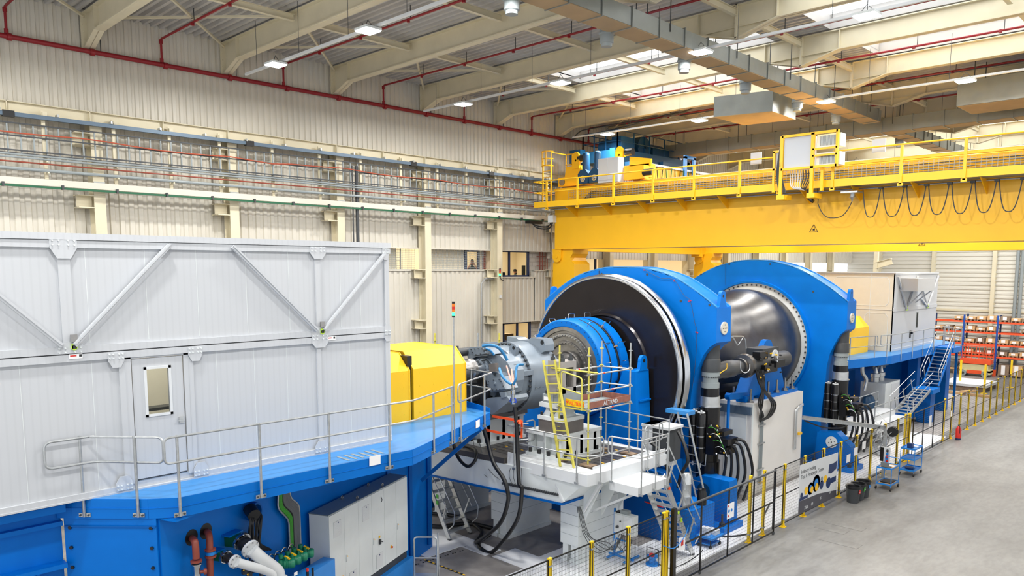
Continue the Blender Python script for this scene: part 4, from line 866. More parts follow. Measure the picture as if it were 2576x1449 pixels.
c = k5(1440, 975, .9); MB().cyl(c-V((0, 0, .12)), c+V((0, 0, .05)), .025, 8).build('valve', 'black', sk)
MB().prism([k5(1245, 1000, .86), k5(1280, 985, .86), k5(1280, 1020, .86), k5(1245, 1035, .86)], nt*.004).build('label_plate', 'paper', sk, smooth=False)
random.seed(3)
vb = thing('valve_block', 'cluster of black hydraulic valves and yellow caps behind the pale pipes', 'valves', tuple(k5(850, 900, .35)))
for i in range(16):
    c = k5(720+random.random()*260, 820+random.random()*200, .3+.1*random.random()); MB().box(c-V((.04, .04, .05)), c+V((.04, .04, .04))).build('valve', 'dgrey', vb, smooth=False)
    if i % 2: MB().cyl(c+V((.03, -.03, .02)), c+V((.07, -.07, .03)), .014, 6).build('yellow_cap', 'byellow', vb)
for i in range(5):
    a = k5(700+i*40, 850, .4); MB().tube(cat_curve([a, a+V((.05, 0, -.15)), a+V((.1, .1, -.3))], 5), .012, 6).build('hose', 'black', vb)
# ================================================================ grey switch cabinet row
ec = thing('switch_cabinet', 'long light grey switch cabinet with six doors in front of the blue side wall', 'cabinet', (-15.4, 10, .55))
c0 = V((-14.70, 8.70, 0)); cd_ = (V((-16.14, 11.91, 0))-c0).normalized(); cn = V((cd_.y, -cd_.x, 0)); L = 3.52
ZB, ZC = .95, 3.0
MB().prism([z(c0, ZB), z(c0+cd_*L, ZB), z(c0+cd_*L, ZC-.015), z(c0, ZC-.015)], -cn*.5).build('body', 'lgrey', ec, smooth=False)
MB().prism([z(c0-cd_*.01+cn*.01, ZC-.015), z(c0+cd_*(L+.01)+cn*.01, ZC-.015), z(c0+cd_*(L+.01)-cn*.51, ZC-.015), z(c0-cd_*.01-cn*.51, ZC-.015)], V((0, 0, .02))).build('roof_plate', mat('cabinet_roof_grey', '#7b858c', .45, noise=.03), ec, smooth=False)
MB().prism([z(c0+cn*-.02, ZB-.2), z(c0+cd_*L-cn*.02, ZB-.2), z(c0+cd_*L-cn*.02, ZB), z(c0-cn*.02, ZB)], -cn*.46).build('plinth', 'dgrey', ec, smooth=False)
MB().prism([z(c0+cn*.12-cd_*.1, 0.003), z(c0+cd_*(L+.1)+cn*.12, 0.003), z(c0+cd_*(L+.1)+cn*.12, ZB-.2), z(c0+cn*.12-cd_*.1, ZB-.2)], -cn*.75).build('support_frame', 'bblue', ec, smooth=False)
for i in range(6):
    a = c0+cd_*(L/6*i+.004)+cn*.002; b = c0+cd_*(L/6*(i+1)-.004)+cn*.002; w_ = (b-a).length
    dr = MB().prism([z(a, ZB+.01), z(b, ZB+.01), z(b, ZC-.03), z(a, ZC-.03)], cn*.022).build('door', 'lgrey', ec, smooth=False)
    def pp(u, h, e=.026): return z(a+cd_*w_*u+cn*e, h)
    if i in (0, 2): 
        v = MB().prism([pp(.28, 2.42), pp(.78, 2.42), pp(.78, 2.78), pp(.28, 2.78)], cn*.008).build('vent_cover', 'white2', dr, smooth=False)
        m = MB()
        for k in range(11): m.prism([pp(.33, 2.46+k*.026, .034), pp(.73, 2.46+k*.026, .034), pp(.73, 2.467+k*.026, .034), pp(.33, 2.467+k*.026, .034)], cn*.004)
        m.build('vent_slats', 'lgrey', v, smooth=False); MB().prism([pp(.55, 2.72, .034), pp(.6, 2.72, .034), pp(.6, 2.755, .034), pp(.55, 2.755, .034)], cn*.004).build('badge', 'navy', v, smooth=False)
    if i in (1, 3):
        v = MB().prism([pp(.28, 1.02), pp(.78, 1.02), pp(.78, 1.38), pp(.28, 1.38)], cn*.008).build('vent_cover', 'white2', dr, smooth=False); MB().prism([pp(.5, 1.33, .034), pp(.56, 1.33, .034), pp(.56, 1.36, .034), pp(.5, 1.36, .034)], cn*.004).build('badge', 'navy', v, smooth=False)
    if i in (0, 3):
        c = pp(.72 if i == 0 else .5, 1.22 if i == 0 else 1.62); MB().prism([c, c+cd_*.06, c+cd_*.06+V((0, 0, .12)), c+V((0, 0, .12))], cn*.04).bar(c+cn*.05+V((0, 0, .09)), c+cn*.05+cd_*.1+V((0, 0, .04)), .03, .02).build('rotary_switch', 'dgrey', dr, smooth=False)
        MB().prism([c+V((0, 0, .15)), c+cd_*.07+V((0, 0, .15)), c+cd_*.07+V((0, 0, .21)), c+V((0, 0, .21))], cn*.004).build('yellow_label', 'byellow', dr, smooth=False)
    if i in (1, 3, 5):
        c = pp(.06, 1.7); MB().prism([c, c+cd_*.035, c+cd_*.035+V((0, 0, .16)), c+V((0, 0, .16))], cn*.015).build('handle', 'white2', dr, smooth=False); MB().prism([c+cd_*.04+V((0, 0, .1)), c+cd_*.08+V((0, 0, .1)), c+cd_*.06+V((0, 0, .14))], cn*.004).build('warning_sticker', 'byellow', dr, smooth=False)
    if i == 4:
        c = pp(.5, 1.35); MB().cyl(c, c+cn*.02, .035, 14).build('stop_switch_base', 'byellow', dr); MB().cyl(c+cn*.02, c+cn*.05, .022, 12).build('stop_button', 'bred', dr)
    if i == 3: MB().tube([pp(.75, 2.8), pp(.8, 2.72, .04), pp(.78, 2.66)], .008, 5).build('key', 'dgrey', dr)
for s in (1.15, 2.3):
    for e in (.06, .4):
        c = z(c0+cd_*(s+(.12 if e < .2 else 0))-cn*e, ZC+.04); MB().tube([c+cd_*.035*math.cos(t*PI/6)+V((0, 0, .04*math.sin(t*PI/6))) for t in range(12)], .013, 6, closed=True).build('lifting_eye', 'dsteel', ec)
# ================================================================ yellow coupling guard
yh = thing('coupling_guard', 'bright yellow chamfered sheet metal guard at the end of the near platform', 'machine guard', (-17.3, 12, 4.5))
def guard(y0, y1, s, nm):
    x0, x1, zt, ch = -18.62-s, -15.93+s, 6.26+s, .43
    pr = [(x0, 4.5), (x0, zt-ch), (x0+ch, zt), (x1-ch, zt), (x1, zt-ch), (x1, 4.5)]
    o = MB().prism([(x, y0, z_) for x, z_ in pr], (0, y1-y0, 0)).build(nm, 'byellow', yh, smooth=False)
    MB().prism([(x+(.012 if x > -17 else -.012), y1-.03, z_+(.012 if z_ > 5 else 0)) for x, z_ in pr], (0, .03, 0)).build('end_flange', 'byellow', o, smooth=False)
    m = MB()
    for k in range(4):
        for zz_ in (4.7, 5.05, 5.4, 5.75):
            y = y0+.2+k*(y1-y0-.4)/3; m.cyl((x1, y, zz_), (x1+.008, y, zz_), .012, 6)
    m.build('rivet', 'fyellow', o)
guard(9.9, 11.93, 0, 'guard_shell'); guard(12.02, 13.83, .03, 'guard_shell')
MB().prism([(-18.55, 11.9, 4.51), (-18.55, 11.9, 6.2), (-16.0, 11.9, 6.2), (-16.0, 11.9, 4.51)], (0, .15, 0)).build('inner_liner', 'black', yh, smooth=False)
# ================================================================ drive train
AX, AZ = -17.0, 5.08
Yv = V((0, 1, 0))
def ringbolts(cx, cz, y, r, n, br, L, name, mt_, par, a0=0, a1=2*PI, single=False):
    for i in range(n):
        a = a0+(a1-a0)*i/n; c = V((cx+r*math.cos(a), y, cz+r*math.sin(a))); MB().cyl(c, c-Yv*L, br, 6).build(name, mt_, par)
gb = thing('gearbox', 'big grey wind turbine gearbox with bolted flanges on the test bench', 'gearbox', (AX, 16, 3.2))
SX, SZ = -16.9, 5.48
G_ = lambda a, b, Y: P(1150+a/6.037, 840+b/6.037, Y=Y)
def gp(nm, pts, Y, ext, par=None, mt_='gear'): return MB().prism([G_(a, b, Y) for a, b in pts], (0, ext, 0)).build(nm, mt_, par or gb, smooth=False)
MB().lathe((SX, 13.9, SZ), Yv, [(0, 0), (0, .3), (.85, .3), (.9, .34), (1.0, .34), (1.05, .28), (1.05, 0)], 28).build('coupling_ring', 'dsteel', gb)
MB().lathe((SX, 14.95, SZ), Yv, [(0, .22), (.35, .22)], 28).build('input_shaft', 'steel', gb)
MB().lathe((SX, 15.2, SZ), Yv, [(0, 0), (0, .24), (.04, .24), (.04, .3), (.12, .3), (.12, .25), (.3, .25), (.4, .42), (.5, .5)], 32).build('bearing_cover', 'gear', gb)
ringbolts(SX, SZ, 15.24, .275, 16, .014, .02, 'bolt', 'dgrey', gb)
gp('helical_housing', [(235, 350), (430, 320), (640, 320), (760, 430), (830, 560), (840, 720), (800, 900), (640, 1010), (480, 920), (400, 700), (330, 600), (250, 560)], 15.5, .5)
tcv = gp('top_cover', [(130, 270), (195, 205), (400, 190), (470, 230), (530, 310), (430, 335), (300, 345), (180, 395)], 15.35, .5)
gp('cover_plate', [(190, 230), (390, 215), (440, 300), (260, 325)], 15.3, .04, tcv)
for a, b in ((215, 235), (270, 225), (330, 222), (380, 225), (410, 260), (290, 315), (360, 305), (240, 280)): c = G_(a, b, 15.3); MB().cyl(c, c-Yv*.03, .018, 6).build('bolt', 'dgrey', tcv)
gp('upper_block', [(375, 150), (395, 130), (465, 132), (470, 175), (380, 195)], 15.8, .4)
gp('side_flange', [(395, 570), (440, 555), (620, 590), (680, 640), (670, 700), (430, 700)], 15.2, .4)
cv = gp('side_cover', [(440, 700), (660, 650), (740, 840), (720, 870), (510, 885), (455, 780)], 15.05, .5)
gp('cover_plate', [(465, 705), (655, 665), (728, 835), (515, 865)], 15.0, .05, cv)
c = G_(575, 755, 15.0); MB().lathe(c, -Yv, [(0, .055), (.02, .05), (.02, .03), (.05, .025), (.05, 0)], 14).build('plug', 'gear', cv)
for a, b in ((470, 765), (480, 720), (555, 700), (640, 690), (665, 720), (700, 790), (545, 850), (600, 845), (650, 838), (520, 830)): c = G_(a, b, 15.0); MB().cyl(c, c-Yv*.025, .014, 6).build('bolt', 'dgrey', cv)
sm = gp('oil_sump', [(415, 1010), (470, 975), (760, 950), (790, 1000), (760, 1050), (530, 1230), (410, 1150)], 15.0, .8)
gp('sump_ear', [(640, 890), (720, 880), (740, 960), (670, 975)], 14.98, .3, sm)
gp('sensor_plate', [(480, 455), (580, 445), (585, 570), (490, 585)], 15.1, .12, None, 'plate')
MB().lathe((-17.2, 14.9, 4.75), Yv, [(0, 0), (0, .25), (.1, .3), (.4, .3), (.5, .5), (.8, .5)], 24).lathe((-17.3, 14.8, 4.3), Yv, [(0, 0), (0, .2), (.8, .22)], 18).build('lower_pump', 'dgrey', gb)
c = G_(60, 300, 14.9); MB().lathe((c.x-.3, 14.2, c.z), Yv, [(0, 0), (0, .13), (1.4, .13)], 18).lathe((c.x-.2, 14.9, c.z+.1), (0, 0, 1), [(0, .06), (.12, .06), (.12, 0)], 10).build('side_pump', 'dgrey', gb)
for a, b in ((330, 640), (340, 420), (420, 400), (600, 610), (450, 240), (480, 300)): c = G_(a, b, 15.25); MB().cyl(c, c-Yv*.1, .03, 8).cyl(c-Yv*.1, c-Yv*.13, .015, 8).build('sensor', 'dgrey', gb)
# planetary stages
MB().lathe((AX, 15.4, AZ), Yv, [(0, .72), (.4, .80), (.5, .82), (.5, .92), (.62, .92), (.62, .98)], 64).build('stage_cone', 'gear', gb)
ringbolts(AX, AZ, 15.9, .87, 34, .028, .05, 'bolt', 'dgrey', gb)
MB().lathe((AX, 15.98, AZ), Yv, [(0, .8), (.02, .92), (.1, .95), (.42, 1.02), (.48, 1.02), (.48, 1.12), (.62, 1.12), (.62, 1.08)], 72).build('first_stage_drum', 'gear', gb)
ringbolts(AX, AZ, 16.46, 1.065, 40, .036, .07, 'bolt', 'dgrey', gb)
MB().lathe((AX, 16.6, AZ), Yv, [(0, 1.08), (.75, 1.1), (.8, 1.12), (.9, 1.12), (.95, 1.08), (1.5, .78), (1.55, .78), (1.55, 0)], 72).build('second_stage_drum', 'gear', gb)
for (x0, x1) in ((-18.35, -15.7),):
    m = MB().prism([P(1150+a/6.037, 840+b/6.037, Y=17.2) for a, b in ((755, 40), (900, 60), (935, 90), (1090, 100), (1110, 60), (1310, 80), (1335, 170), (1335, 260), (1260, 300), (1000, 330), (750, 250))], (0, .42, 0))
    ta = m.build('torque_arm', 'gear', gb, smooth=False)
    for x, z9 in [(P(1364, 861.5, Y=17.2).x, P(1364, 861.5, Y=17.2).z)]: MB().lathe((x, 17.19, z9), Yv, [(0, 0), (0, .07), (.005, .07)], 16).build('eye_hole', 'black', ta)
lg = MB().prism([G_(a, b, 16.2) for a, b in ((795, 190), (820, 165), (880, 165), (900, 200), (890, 270), (860, 460), (820, 440), (800, 330), (730, 310), (780, 270))], (0, .12, 0)).build('lifting_lug', 'gear', gb, smooth=False)
MB().lathe(G_(855, 212, 16.19), Yv, [(0, 0), (0, .055), (.004, .055)], 14).build('eye_hole', 'black', lg)
MB().box((-15.98, 15.9, 5.28), (-15.85, 16.5, 5.42)).box((-16.06, 15.7, 5.5), (-15.9, 15.9, 5.65)).build('oil_manifold', 'gear', gb, smooth=False)
for i in range(4): MB().tube([(AX+1.1*math.cos(a), 16.68+.2*i, AZ+1.1*math.sin(a)) for a in (-.25, -.2)]+[(AX+1.2*math.cos(-.2), 16.7+.2*i, AZ+1.2*math.sin(-.2))], .012, 5).build('lubrication_nipple', 'steel', gb)
# blue and pink hoses
hs = thing('oil_hoses', 'blue and pink oil hoses hanging on the grey gearbox above a black vertical hose', 'hoses', (-15.9, 15.6, 3.2))
O = lambda a, b, Y: P(1150+a/6.037, 840+b/6.037, Y=Y)
MB().tube(cat_curve([O(385, 185, 14.9), O(500, 170, 15), O(620, 205, 15.2), O(710, 310, 15.4), O(760, 400, 15.5)], 6), .045, 9).build('blue_hose', 'hoseb', hs)
MB().tube(cat_curve([O(430, 220, 15.2), O(500, 250, 15.3), O(560, 320, 15.4)], 6), .035, 9).build('blue_hose', 'hoseb', hs)
MB().tube(cat_curve([O(640, 520, 15.1), O(680, 630, 15.0), O(750, 715, 15.0), O(835, 770, 15.0)], 6), .04, 9).build('blue_hose', 'hoseb', hs)
MB().tube(cat_curve([O(1000, 465, 15.5), O(920, 475, 15.2), O(895, 560, 15.1), O(890, 680, 15.0), O(850, 780, 15.0)], 6), .035, 9).build('blue_hose', 'hoseb', hs)
for p_ in ((750, 485, 835, 770), (825, 540, 850, 780), (845, 620, 865, 800)): MB().tube([O(p_[0], p_[1], 15.3), O(p_[2], p_[3], 15.0)], .024, 8).build('pink_hose', 'copper', hs)
m = MB(); q = O(850, 790, 15.0); m.lathe(q+V((0, 0, .08)), (0, 0, -1), [(0, 0), (0, .03), (.1, .05), (.2, .04), (.22, .07), (.3, .07), (.32, .05), (.5, .05), (.5, .07), (.6, .07), (.6, 0)], 12).build('steel_coupling', 'steel', hs)
for s in (-1, 1): MB().tube([q+V((0, 0, -.36)), q+V((s*.1, 0, -.36)), q+V((s*.12, 0, -.46)), q+V((s*.05, -.03, -.46))], .016, 6).build('blue_lever', mat('lever_blue', '#1146c8', .4, noise=0), hs)
# ================================================================ main bearing with blue housing
mb_ = thing('main_bearing', 'blue round bearing housing with bolted steel rings in front of the black disc', 'bearing', (AX, 20, 0))
CXb, CZb = -17.1, 5.06
MB().lathe((CXb, 19.3, CZb), Yv, [(0, 1.45), (-.0, 1.47), (-.03, 1.47), (-.03, 1.66), (.02, 1.70), (.35, 1.72), (.38, 1.69), (.42, 1.69), (.45, 1.73), (.72, 1.73), (.74, 1.66), (.98, 1.66), (1.0, 1.73), (1.35, 1.73), (1.35, 1.2)], 96).build('housing_ring', 'blue', mb_)
ringbolts(CXb, CZb, 19.27, 1.60, 46, .016, .008, 'screw', 'navy', mb_); 
for r in (.87, .89, .91): MB().tube([(CXb+1.69*math.cos(a), 19.28+r, CZb+1.69*math.sin(a)) for a in [PI*(-.1+1.2*k/60) for k in range(61)]], .022, 6).build('hose', 'black', mb_)
MB().tube([(CXb+1.71*math.cos(a), 19.7, CZb+1.71*math.sin(a)) for a in [PI*(-.1+.55*k/40) for k in range(41)]], .018, 6).build('hose', 'black', mb_)
for a in (2.55, 2.05, 1.55, 1.05, .55, .2):
    for y in (19.45, 20.3):
        p = V((CXb+1.73*math.cos(a), y, CZb+1.73*math.sin(a))); n = V((math.cos(a), 0, math.sin(a)))
        MB().tube(roundpath([p, p+n*.16, p+n*.16+Yv*.3, p+n*.02+Yv*.3], .04), .011, 6).build('grease_line', 'steel', mb_)
for a in (1.0, .5, .1):
    p = V((CXb+1.72*math.cos(a), 20.15, CZb+1.72*math.sin(a))); MB().cyl(p, p+V((math.cos(a), 0, math.sin(a)))*.08, .035, 8).cyl(p-Yv*.08, p+Yv*.08, .025, 8).build('fitting', mat('brass', '#c8a888', .35, .6, noise=0) if 'brass' not in M else 'brass', mb_)
MB().lathe((CXb, 19.32, CZb), Yv, [(0, 1.47), (-.01, 1.32), (.04, 1.3), (.04, 1.24), (-.02, 1.22), (-.02, 1.12), (.05, 1.1), (.05, .98), (0, .96), (0, .86), (.08, .84), (.08, .62), (-.1, .6), (-.12, .45), (-.12, .2), (-.12, 0)], 96).build('steel_rings', 'dsteel', mb_)
ringbolts(CXb, CZb, 19.31, 1.17, 60, .034, .05, 'bolt', 'steel', mb_)
ringbolts(CXb, CZb, 19.33, .91, 40, .034, .05, 'bolt', 'dsteel', mb_)
MB().lathe((AX, 18.1, AZ), Yv, [(0, .5), (.1, .56), (.2, .56), (.22, .48), (.9, .48), (1.15, .6)], 48).build('hub_flange', 'cast', mb_)
ringbolts(AX, AZ, 18.2, .52, 16, .03, .05, 'bolt', 'dgrey', mb_)
# pedestal
pd = MB().prism([(-14.62, 19.95, 5.15), (-15.1, 19.95, 5.15), (-15.6, 19.95, 3.9), (-16.4, 19.95, 3.45), (-17.1, 19.95, 3.35), (-17.8, 19.95, 3.45), (-18.6, 19.95, 3.9), (-19.1, 19.95, 5.15), (-19.6, 19.95, 5.15), (-19.9, 19.95, 0), (-14.3, 19.95, 0)], (0, .77, 0)); pd.prism([(-14.6, 20.7, 3.9), (-14.6, 20.74, 3.3), (-14.6, 21.1, 2.4), (-14.6, 21.3, 0.0), (-14.6, 20.7, 0)], (-.7, 0, 0)).build('pedestal', 'blue', mb_, smooth=False)
MB().box((-14.59, 20.1, 0), (-14.56, 20.16, 4.2)).box((-14.6, 20.1, 4.15), (-14.5, 20.72, 4.2)).build('pedestal_rib', 'blue', mb_, smooth=False)
pr = [(-14.6, 20.1, 5.15), (-14.6, 20.2, 5.2), (-14.6, 20.24, 5.45)]+[(-14.6, 20.42-.18*math.cos(t*PI/8), 5.48+.18*math.sin(t*PI/8)) for t in range(9)]+[(-14.6, 20.6, 5.2), (-14.6, 20.7, 5.15)]
ll = MB().prism(pr, (-.12, 0, 0)).build('lifting_lug', 'blue', mb_, smooth=False); MB().lathe((-14.595, 20.42, 5.48), (1, 0, 0), [(0, 0), (0, .06), (.004, .06), (.004, 0)], 14).build('eye_hole', 'black', ll)
MB().cyl((-15.35, 19.94, 4.75), (-15.35, 19.955, 4.75), .045, 12).build('threaded_hole', 'black', mb_)
# ================================================================ black disc
DX, DZ, DR, DY = -16.68, 4.96, 3.30, 20.75
ds = thing('load_disc', 'huge black disc with silver double rim in front of the nearer blue frame', 'disc', (DX, DY, 1.7))
MB().lathe((DX, DY, DZ), Yv, [(.1, 0), (.1, 1.85), (.02, 1.9), (.02, 1.93), (.1, 1.98), (.06, 2.6), (0, DR-.13)], 128).build('black_face', 'disc', ds)
MB().lathe((DX, DY, DZ), Yv, [(0, DR-.13), (-.03, DR-.11), (-.03, DR-.07), (.0, DR-.05), (-.02, DR-.02), (.02, DR), (.1, DR), (.12, DR-.05)], 128).build('silver_rim', 'steel', ds)
MB().lathe((DX, DY, DZ), Yv, [(.12, DR-.1), (.26, DR-.1)], 128).build('rim_groove', 'black', ds)
MB().lathe((DX, DY, DZ), Yv, [(.24, DR-.05), (.24, DR), (.28, DR+.03), (.5, DR+.03), (.5, DR-.2), (.5, 0)], 128).build('silver_rim', 'steel', ds)
# ================================================================ blue load frames
k8 = lambda x, y, Y: P(1300+x/2.927, 620+y/2.927, Y=Y)
def frame(nm, label, Y, th, top, ear, conc, xc, holes, seam):
    o = thing('load_yoke', label, 'load frame', (xc, Y, 0), 'blue load frames')
    R_ = [k8(x, y, Y) for x, y in top+ear+conc]
    R_.append(V((R_[-1].x+.0, Y, 0)))
    Lm = [V((2*xc-p.x, p.y, p.z)) for p in R_][::-1]
    MB().prism(Lm+R_, (0, th, 0)).build('frame_plate', 'blue', o, smooth=False)
    # raised rims on the top edge, front and rear, lighter to imitate edge highlights
    tp_ = [p for p in R_[:len(top)+1]]; tp_ = [V((2*xc-p.x, p.y, p.z)) for p in tp_][::-1]+tp_; tp_ = cat_curve(tp_, 4)
    for dy in (0, th-.06):
        m = MB()
        for a, b in zip(tp_, tp_[1:]): m.prism([a+V((0, dy, -.02)), b+V((0, dy, -.02)), b+V((0, dy, .03)), a+V((0, dy, .03))], (0, .06, 0))
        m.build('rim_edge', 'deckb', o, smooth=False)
    xe = R_[len(top)].x; ze = R_[len(top)].z; zb = R_[len(top)+1].z
    for s, xx in ((1, xe), (-1, 2*xc-xe)):
        x2 = xx-.12 if s > 0 else xx
        pr = [(x2, Y+.08, ze-.03), (x2, Y+.22, ze+.05), (x2, Y+.27, ze+.35)]+[(x2, Y+.42-.15*math.cos(t*PI/8), ze+.4+.13*math.sin(t*PI/8)) for t in range(9)]+[(x2, Y+.6, ze+.1), (x2, Y+.7, ze-.03)]
        lu = MB().prism(pr, (.12, 0, 0)).build('lifting_lug', 'blue', o, smooth=False)
        MB().lathe((xx+s*.003, Y+.42, ze+.36), (s, 0, 0), [(-.004, .05), (0, .05), (0, 0)], 12).build('eye_hole', 'black', lu)
        MB().box((min(xx, xx+s*.02), Y+.004, zb+.02), (max(xx, xx+s*.02), Y+th-.004, ze-.02)).build('ear_plate', 'blue', o, smooth=False)
        tr_ = MB().lathe((xx+s*.02, Y+th*.5, (ze+zb)/2-.12), (s, 0, 0), [(0, 0), (0, .21), (.05, .21), (.05, 0)], 28).build('trunnion_cap', 'beige', o)
        for a in range(4): MB().cyl((xx+s*.07, Y+th*.5+.11*math.cos(a*PI/2), (ze+zb)/2-.12+.11*math.sin(a*PI/2)), (xx+s*.075, Y+th*.5+.11*math.cos(a*PI/2), (ze+zb)/2-.12+.11*math.sin(a*PI/2)), .02, 8).build('bolt_hole', 'black', tr_)
        MB().cyl((xx+s*.07, Y+th*.5, (ze+zb)/2-.12), (xx+s*.076, Y+th*.5, (ze+zb)/2-.12), .018, 8).build('bolt_hole', 'black', tr_)
    for x, y in holes:
        c = k8(x, y, Y); MB().cyl(c-Yv*.006, c, .045, 10).build('threaded_hole', 'dgrey', o)
    a = k8(*seam[0], Y); b = k8(*seam[1], Y); MB().bar(a-Yv*.008, b-Yv*.008, .03, .012).build('seam_groove', 'dgrey', o, smooth=False)
    return o, R_
F1, R1 = frame('frame', 'nearer tall blue load frame with rounded top behind the black disc', 21.8, .92, [(860, 155), (930, 160), (1000, 175), (1100, 204), (1200, 250), (1340, 345)], [(1470, 450), (1470, 710)], [(1420, 742), (1375, 800), (1330, 900), (1295, 1010), (1280, 1130), (1272, 1300)], -16.56, [(960, 206), (1208, 401), (625, 203), (1420, 430)], ((607, 178), (607, 215)))
for x, y, x2, y2 in ((936, 168, 938, 178), (1155, 258, 1163, 243), (1262, 404, 1285, 398), (1315, 629, 1335, 637)): MB().bar(k8(x, y, 21.79), k8(x2, y2, 21.79), .035, .006, upv=(0, 1, 0)).build('pink_tape', mat('pink_tape', '#c83060', .6, noise=0) if 'x' else 0, F1, smooth=False)
MB().tube(cat_curve([k8(*p, 21.78) for p in ((936, 170), (1060, 232), (1155, 245), (1229, 357), (1275, 400), (1310, 560), (1325, 635), (1315, 850), (1290, 1060))], 6), .006, 5).build('thin_wire', 'dgrey', F1)
F2, R2 = frame('frame', 'farther tall blue load frame with rounded top around the shiny barrel', 32.5, .95, [(1800, 102), (1900, 115), (2030, 150), (2150, 205), (2300, 300)], [(2435, 405), (2425, 615)], [(2380, 650), (2340, 720), (2305, 790), (2283, 880), (2270, 1000), (2240, 1250)], -17.2, [(1866, 130), (2183, 333), (1565, 130), (1357, 205)], ((1540, 120), (1540, 285)))
# ring in second frame and the barrel
MB().lathe((-17.23, 32.5, 5.05), Yv, [(0, 2.92), (-.12, 2.90), (-.12, 2.80), (0, 2.78)], 96).build('ring_collar', 'blue', F2)
MB().lathe((-17.23, 32.48, 5.05), Yv, [(0, 2.8), (-.02, 2.4), (-.02, 2.1)], 96).build('cast_ring', 'lgrey', F2)
ringbolts(-17.23, 5.05, 32.46, 2.7, 72, .045, .012, 'bolt_hole', 'dgrey', F2)
br = thing('steel_barrel', 'shiny bulging steel barrel between the two blue load frames', 'barrel', (-17.1, 28, 2.5))
MB().lathe((-17.15, 22.7, 5.05), Yv, [(0, 2.0), (2, 2.02), (4.5, 2.06), (6.2, 2.1), (7.2, 2.2), (7.9, 2.42), (8.6, 2.52), (9.2, 2.5), (9.6, 2.4), (9.78, 2.42)], 128).build('drum', 'cast', br)
MB().box((-18.8, 23.5, 0), (-15.3, 30.5, 3.3)).prism([(-18.5, 23, 3.3), (-15.4, 23, 3.3), (-15.5, 23, 4.4), (-18.5, 23, 4.4)], (0, 8, 0)).build('cradle', 'gloss', br, smooth=False)
# ================================================================ white reaction block
wb = thing('reaction_block', 'tall off-white block carrying the blue bracket between the load frames', 'block', (-14, 27.7, 0))
M['blk'] = mat('offwhite_block', '#e4e1dc', .6, noise=.03, scale=1)
MB().box((-14.75, 25.6, 0), (-13.4, 29.88, 3.52)).build('block', 'blk', wb, smooth=False)
MB().box((-13.4, 25.62, 0), (-13.38, 25.7, 3.5)).box((-14.5, 25.57, .2), (-13.6, 25.6, 3.1)).build('corner_trim', 'lgrey', wb, smooth=False)
MB().box((-14.75, 25.5, 3.1), (-13.4, 25.6, 3.4)).build('dark_beam', 'railb', wb, smooth=False)
bk = thing('blue_bracket', 'blue bracket with round lug bolted on top of the off-white block', 'bracket', (-14, 28, 3.52))
Q = lambda x, y, X: P(1780+x/7.246, 820+y/7.246, X=X)
MB().box((-14.6, 26.9, 3.52), (-13.55, 29.7, 3.66)).build('base_plate', 'blue', bk, smooth=False)
wbp = [Q(700, 1130, -13.85), Q(870, 800, -13.85), Q(960, 640, -13.85), Q(1240, 640, -13.85), Q(1262, 715, -13.85), Q(1330, 715, -13.85), Q(1395, 1070, -13.85), Q(1430, 1100, -13.85)]
wbp = [V((-13.85, p.y, max(3.66, p.z) if i not in (0, 7) else 3.66)) for i, p in enumerate(wbp)]
MB().prism(wbp, (-.5, 0, 0)).build('web', 'blue', bk, smooth=False)
c = Q(1100, 440, -13.95); 
MB().prism([(-13.95, c.y-.42, c.z-1.0)]+[(-13.95, c.y-.42*math.cos(t*PI/12), c.z+.0+.42*math.sin(t*PI/12)) for t in range(13)]+[(-13.95, c.y+.42, c.z-1.0)], (-.22, 0, 0)).build('round_lug', 'blue', bk)
for i, (x, y) in enumerate(((1105, 1150), (1262, 1110), (785, 1255), (1410, 1070), (1540, 1080), (475, 1160), (625, 1150))):
    c = Q(x, y, -13.62 if i < 5 else -14.4); z0 = 3.66 if 0 < c.y-26.9 < 2.8 else 3.52; c = V((c.x, c.y, z0))
    MB().cyl(c, c+V((0, 0, .5)), .045, 10).cyl(c, c+V((0, 0, .1)), .1, 6).cyl(c, c+V((0, 0, .03)), .13, 14).build('anchor_bolt', 'dsteel', bk)
ba = thing('hinged_lever', 'small blue hinged arm with hanging rod on the off-white block', 'arm', tuple(Q(560, 1250, -14.0)))
a, b = Q(390, 1200, -13.9), Q(750, 1230, -13.9)
MB().bar(V((-13.9, a.y, 3.85)), V((-13.9, b.y, 3.72)), .16, .22).cyl((-13.8, a.y, 3.85), (-14.0, a.y, 3.85), .13, 12).box((-14.1, b.y-.6, 3.53), (-13.7, b.y, 3.75)).build('arm', 'blue', ba, smooth=False)
MB().box((-13.93, a.y-.06, 1.9), (-13.87, a.y+.06, 3.8)).build('hanging_rod', 'blue', ba, smooth=False)
